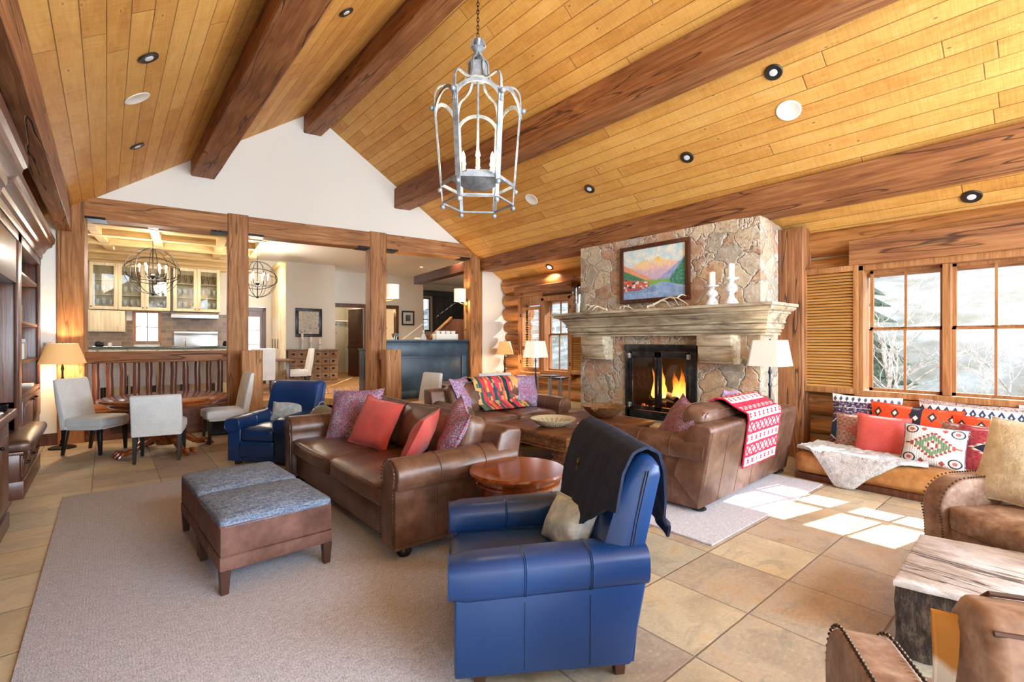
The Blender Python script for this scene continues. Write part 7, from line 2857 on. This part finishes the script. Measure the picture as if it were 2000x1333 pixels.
pillow('orange kilim lumbar pillow on the right part of the daybed', 'kilim_orange', (6.46, 0.5, PB + 0.02), -pi / 2, 0.72, 0.44, 0.15, 0.25, 0.02, 18)
pillow('red and navy pillow with a pointed border at the right of the daybed', 'triangle', (6.08, 0.52, PB), -pi / 2 - 0.06, 0.52, 0.42, 0.16, 0.3, 0.02, 19)
pillow('navy and white pillow at the far right end of the daybed', 'navytribal', (6.72, 0.12, PB), -pi / 2 - 0.1, 0.6, 0.58, 0.16, 0.2, 0.0, 20)


# chunky throw lying over the daybed front
def knit(u, v):
    # u along the daybed (Y), v from the back towards the front edge, then over it
    y = 2.0 - u * 1.02
    edge = 5.765
    ln = 0.5 + 0.16 * sin(u * 3.0) + 0.3 * exp(-((u - 0.42) / 0.17) ** 2) - 0.14 * max(0.0, u - 0.7) / 0.3
    s_ = v * ln
    x = 6.36 - 0.12 * u - s_
    y += 0.16 * (v - 0.4) * (0.5 - u)
    z = 0.322
    if x < edge:
        d = edge - x
        z -= max(0.0, d - 0.02) * 0.95
        x = edge - min(d, 0.03) - d * 0.06
    x += 0.02 * mn.noise(Vector((u * 3, v * 3, 1)))
    z += 0.016 * mn.noise(Vector((u * 4, v * 4, 7))) + 0.012 * mn.noise(Vector((u * 18, v * 14, 2))) + 0.014
    y += 0.03 * mn.noise(Vector((v * 4, u, 5)))
    return Vector((x, y, max(z, 0.02)))


m = M().sheet(knit, 50, 50, 0.03)
single('chunky_throw', m, 'knit_throw', 'pale grey chunky knit throw lying across the front of the daybed', 'throw', None, None, None, 60)


# ------------------------------------------------------------------ brown suede club chairs with nailhead trim
def suede_chair(label, loc, rz, W=0.98, D=0.92, hb=0.86, ha=0.6, by=0.0, bi=0.1):
    r = thing('suede_armchair', label, 'armchair', loc, rz)
    mt_ = 'suede'
    m = M(); m.b2(-W / 2 + 0.12, W / 2 - 0.12, -D / 2 + 0.05, D / 2 - 0.08, 0.08, 0.3, 0.02, 2); obj('base', m, mt_, r)
    for sx in (-1, 1):
        # arm: side profile in (y,z), curved top front
        pr = [(-D / 2 + 0.02, 0.08), (D / 2 - 0.08, 0.08), (D / 2 - 0.02, ha + 0.04), (D / 2 - 0.25, ha + 0.03)]
        pr += [(-D / 2 + 0.2 + 0.2 * cos(radians(a)), ha - 0.2 + 0.2 * sin(radians(a))) for a in range(90, 181, 10)]
        m = M()
        x0, x1 = (W / 2 - 0.15, W / 2) if sx > 0 else (-W / 2, -W / 2 + 0.15)
        m.prism(pr, 'x', x0, x1, 0.02, 3)
        arm = obj('arm', m, mt_, r, smooth=50)
        path = [(-D / 2 + 0.02, 0.1), (-D / 2 + 0.012, ha - 0.3)] + [(-D / 2 + 0.2 + 0.208 * cos(radians(a)), ha - 0.2 + 0.208 * sin(radians(a))) for a in range(180, 85, -8)] + [(D / 2 - 0.25, ha + 0.037)]
        for xx in (x0 + 0.012, x1 - 0.012):
            m = M()
            for a, b in zip(path, path[1:]):
                L = hypot(b[0] - a[0], b[1] - a[1])
                k = max(1, int(L / 0.018))
                for i in range(k):
                    q = i / k
                    m.box((xx, a[0] + (b[0] - a[0]) * q, a[1] + (b[1] - a[1]) * q), (0.012, 0.012, 0.012), 0.004, 1)
            obj('nailhead_trim', m, 'nail', arm)
    m = M(); m.puff((0, -0.08, 0.365), (W - 0.31, D - 0.2, 0.16), 0.04, (0, 0.015, 0.02), n=8, wr=0.006)
    c = obj('seat_cushion', m, mt_, r, smooth=60)
    m = M()
    yy = -0.08 - (D - 0.2) / 2 + 0.003
    for z in (0.305, 0.42):
        m.tube([(-W / 2 + 0.17, yy + 0.02, z), (-W / 2 + 0.19, yy, z), (W / 2 - 0.19, yy, z), (W / 2 - 0.17, yy + 0.02, z)], 0.005, 5)
    obj('welting', m, mt_, c)
    m = M()
    pr = [(0.2 + by, 0.4), (0.3 + by, hb - 0.06), (0.34 + by, hb - 0.01), (0.42 + by, hb), (0.47 + by, hb - 0.03), (0.43, 0.3), (0.4, 0.1), (0.28, 0.1)]
    m.prism(pr, 'x', -W / 2 + bi, W / 2 - bi, 0.03, 4)
    b_ = obj('backrest', m, mt_, r, smooth=50)
    m = M()
    xx = W / 2 - bi - 0.01
    m.tube([(-xx, 0.25 + by, 0.6), (-xx + 0.0, 0.3 + by, hb - 0.08), (-xx + 0.05, 0.34 + by, hb - 0.003), (xx - 0.05, 0.34 + by, hb - 0.003), (xx, 0.3 + by, hb - 0.08), (xx, 0.25 + by, 0.6)], 0.006, 6)
    yb = lambda z: 0.475 + by + (-0.04 - by) * (hb - 0.03 - z) / (hb - 0.33)
    m.tube([(px_, yb(pz_), pz_) for px_, pz_ in ((-xx + 0.06, 0.45), (-xx + 0.06, hb - 0.16), (-xx + 0.075, hb - 0.125), (-xx + 0.11, hb - 0.11), (xx - 0.11, hb - 0.11), (xx - 0.075, hb - 0.125), (xx - 0.06, hb - 0.16), (xx - 0.06, 0.45))], 0.008, 6)
    m.tube([(-xx, 0.465 + by, hb - 0.03), (xx, 0.465 + by, hb - 0.03)], 0.006, 6)
    obj('back_welt', m, 'brownleg', b_)
    for sx in (-1, 1):
        for sy in (-1, 1):
            m = M(); bun(m, sx * (W / 2 - 0.09), sy * (D / 2 - 0.11), 0.04, 0.08); obj('leg', m, 'blackleg', r)
    return r


suede_chair('worn brown suede armchair with nailheads holding the cream hide pillow, right edge', (4.3, 0.04, 0), atan2(-0.8, -0.6))
suede_chair('worn brown suede armchair in the lower right corner, seen from behind', (1.72, -0.05, 0), atan2(0.87, -0.5), 0.92, 0.9, 0.95, 0.6, -0.22, 0.12)
pillow('cream hide pillow leaning in the right-hand suede armchair', 'cream_fur', (4.32, 0.24, 0.46), atan2(-0.8, -0.6) + 0.3, 0.56, 0.56, 0.18, 0.4, 0.05, 21)
pillow('tan and white cowhide pillow standing in the lower right suede armchair', 'hide', (1.635, 0.06, 0.46), atan2(0.87, -0.5) - 0.1, 0.44, 0.46, 0.16, 0.3, 0.03, 22)

# block table with bark sides
r = thing('slab_table', 'low whitewashed wood block table with rough bark sides, lower right', 'side table', (3.3, 0.35, 0))
Q = [(-0.43, 0.235), (0.37, 0.27), (0.5, -0.26), (-0.31, -0.3)]
t = bmesh.new()
N = 18
poly = []
for (a, b) in zip(Q, Q[1:] + Q[:1]):
    for i in range(N):
        q = i / N
        poly.append((a[0] + (b[0] - a[0]) * q, a[1] + (b[1] - a[1]) * q))
NZ = 10
rings = []
for k in range(NZ + 1):
    z = 0.005 + 0.325 * k / NZ
    ring = []
    for i, (x, y) in enumerate(poly):
        f = 1 + 0.05 * mn.noise(Vector((x * 9, y * 9, z * 5))) + 0.025 * mn.noise(Vector((x * 30, y * 30, z * 14)))
        ring.append(t.verts.new((x * f * 0.985, y * f * 0.985, z)))
    rings.append(ring)
for A, B in zip(rings, rings[1:]):
    for i in range(len(poly)):
        j = (i + 1) % len(poly)
        t.faces.new((A[i], A[j], B[j], B[i]))
t.faces.new(rings[0][::-1]); t.faces.new(rings[-1])
bmesh.ops.recalc_face_normals(t, faces=t.faces)
m = M(); m._take(t)
obj('bark_body', m, 'bark', r, smooth=60)
m = M()
m.prism([(x * (1 + 0.012 * mn.noise(Vector((x * 12, y * 12, 0)))), y * (1 + 0.012 * mn.noise(Vector((x * 12, y * 12, 3))))) for x, y in poly], 'z', 0.33, 0.362, 0.006, 2)
obj('slab_top', m, 'slab', r, smooth=30)

# ------------------------------------------------------------------ outside
def mk_snow():
    t = T('patchy_snow_ground')
    n = t.noise(t.coord(), 0.5, 5, 0.65)
    return t.done(t.ramp(n, [(0.4, '7b8890'), (0.52, '545e60'), (0.64, '394138')]), 0.9)


def mk_hill():
    t = T('wooded_hillside')
    o = t.coord()
    n = t.noise(t.map(o, (1, 1, 0.6)), 0.9, 6, 0.75)
    k = t.noise(o, 0.12, 4, 0.6)
    return t.done(t.ramp(n * 0.7 + k * 0.3, [(0.35, '323f46'), (0.47, '4b5a60'), (0.56, '6a777e'), (0.68, '939ea6')]), 0.95, bump=n, bs=1.0, bd=0.5)


MT['snow'] = mk_snow()
MT['hill'] = mk_hill()
MT['bark_pale'] = T('pale_grey_bark')
_t = MT['bark_pale']
MT['bark_pale'] = _t.done(_t.ramp(_t.noise(_t.coord(), 12, 4), [(0.35, 'b3b0ac'), (0.6, 'f2f1ee')]), 0.85)
MT['needle'] = T('conifer_needles')
_t = MT['needle']
MT['needle'] = _t.done(_t.ramp(_t.noise(_t.coord(), 8, 4), [(0.35, '4c6658'), (0.6, '7c9484'), (0.75, 'aebcae')]), 0.9)
m = M()
t = bmesh.new()
bmesh.ops.create_grid(t, x_segments=60, y_segments=60, size=60)
for v in t.verts:
    x, y = v.co.x, v.co.y
    v.co.x += 68.6 if False else 67.3
    v.co.z = -0.7 + 0.25 * mn.noise(Vector((x * 0.2, y * 0.2, 0)))
    if v.co.x > 13:
        d = v.co.x - 13
        v.co.z += min(d * 0.28, 16) + 1.4 * mn.noise(Vector((x * 0.06, y * 0.06, 2))) * min(1, d / 12)
    v.co.y += 5
m._take(t)
o = obj('terrain', m, 'snow'); o['kind'] = 'structure'
o.name = 'ground_outside'
m = M()
t = bmesh.new()
bmesh.ops.create_grid(t, x_segments=70, y_segments=20, size=1)
for v in t.verts:
    u, w_ = v.co.x, (v.co.y + 1) / 2
    yy = u * 75 + 10
    v.co = Vector((34 + w_ * 26 + 3 * mn.noise(Vector((u * 4, w_ * 3, 0))), yy, 1.5 + w_ * (11 + 4 * mn.noise(Vector((u * 3, 0, 8)))) + 0.8 * mn.noise(Vector((u * 16, w_ * 6, 4)))))
m._take(t)
single('hillside', m, 'hill', 'pale wooded snowy hillside seen through the windows', 'hill')
# ground behind the kitchen windows
m = M(); m.b2(-8, 16, 16, 30, -0.4, -0.3)
o = obj('ground_back', m, 'snow'); o['kind'] = 'structure'; o.name = 'ground_back'


def bare_tree(label, loc, h, seed, cat='tree', spread=1.0, group=None):
    rd = random.Random(seed)
    m = M()
    twigs = M()

    def grow(p, d, L, r0, lev):
        n = 5
        pts = [p]
        rs = [r0]
        for i in range(n):
            d = (d + Vector((rd.uniform(-1, 1), rd.uniform(-1, 1), rd.uniform(-0.5, 0.7))) * 0.22).normalized()
            p = p + d * (L / n)
            pts.append(p)
            rs.append(r0 * (1 - 0.6 * (i + 1) / n))
        (m if lev < 2 else twigs).tube(pts, rs, 6 if lev < 2 else 3)
        if lev < 4:
            for k in range((5, 5, 5, 4)[lev]):
                i = rd.randint(1, n)
                q = pts[i]
                a = rd.uniform(0, 2 * pi)
                nd = (d * 0.55 + Vector((cos(a), sin(a), rd.uniform(-0.1, 0.8))) * spread * 0.8).normalized()
                grow(q, nd, L * rd.uniform(0.5, 0.72), rs[i] * 0.6, lev + 1)
    grow(Vector((0, 0, 0)), Vector((rd.uniform(-0.15, 0.15), rd.uniform(-0.15, 0.15), 1)), h * 0.5, h * 0.011, 0)
    r = thing('bare_tree', label, cat, loc, 0, group)
    obj('trunk', m, 'bark_pale', r)
    o = obj('twigs', twigs, 'bark_pale', r); o['kind'] = 'stuff'
    return r


bare_tree('pale leafless tree outside behind the left sash of the large window', (12.2, 2.6, -0.7), 5.0, 3, spread=1.0)
bare_tree('forked leafless tree outside behind the middle of the large window', (11.9, 1.0, -0.7), 5.0, 7, spread=1.0)
bare_tree('leafless tree outside toward the right edge of the large window', (12.2, -0.8, -0.7), 5.5, 11, spread=1.1)
bare_tree('low leafless shrubby tree close outside the large window', (10.2, 0.3, -0.9), 3.0, 21, spread=1.5)
bare_tree('leafless tree outside the small window left of the chimney', (13.6, 11.0, -0.7), 5.5, 5, spread=1.0)
bare_tree('leafless tree seen through the kitchen window', K(0.7, 9.5, -0.3), 5.0, 15, spread=1.0)
bare_tree('leafless tree seen through the glazed kitchen door', K(2.9, 8.6, -0.3), 4.0, 16, spread=1.0)


def conifer(label, loc, h, seed):
    rd = random.Random(seed)
    r = thing('conifer', label, 'tree', loc)
    m = M(); m.tube([(0, 0, 0), (0, 0, h)], [h * 0.02, 0.02], 8); obj('trunk', m, 'bark_pale', r)
    m = M()
    for k in range(16):
        z = h * (0.12 + 0.86 * k / 16)
        R = h * 0.27 * (1 - k / 17) + 0.06
        for j in range(9):
            a = rd.uniform(0, 2 * pi)
            p0 = Vector((0, 0, z))
            p1 = Vector((cos(a) * R, sin(a) * R, z - R * rd.uniform(0.15, 0.45)))
            md = p0.lerp(p1, 0.5) + Vector((0, 0, 0.04))
            m.tube([p0, md, p1], [0.03, R * 0.16, 0.01], 5, False)
    o = obj('foliage', m, 'needle', r); o['kind'] = 'stuff'


conifer('green conifer outside the upper left corner of the large window', (14.5, 4.3, -0.4), 7.0, 4)
bare_tree('slender leafless tree up the slope, seen in the left sash of the large window', (15.0, 3.2, -0.4), 5.0, 31, spread=1.1)
bare_tree('slender leafless tree up the slope, seen in the right part of the large window', (15.5, -0.8, -0.3), 5.5, 32, spread=1.1)
bare_tree('short leafless tree on the slope behind the middle mullion of the large window', (13.4, 1.2, -0.6), 3.6, 33, spread=1.3)
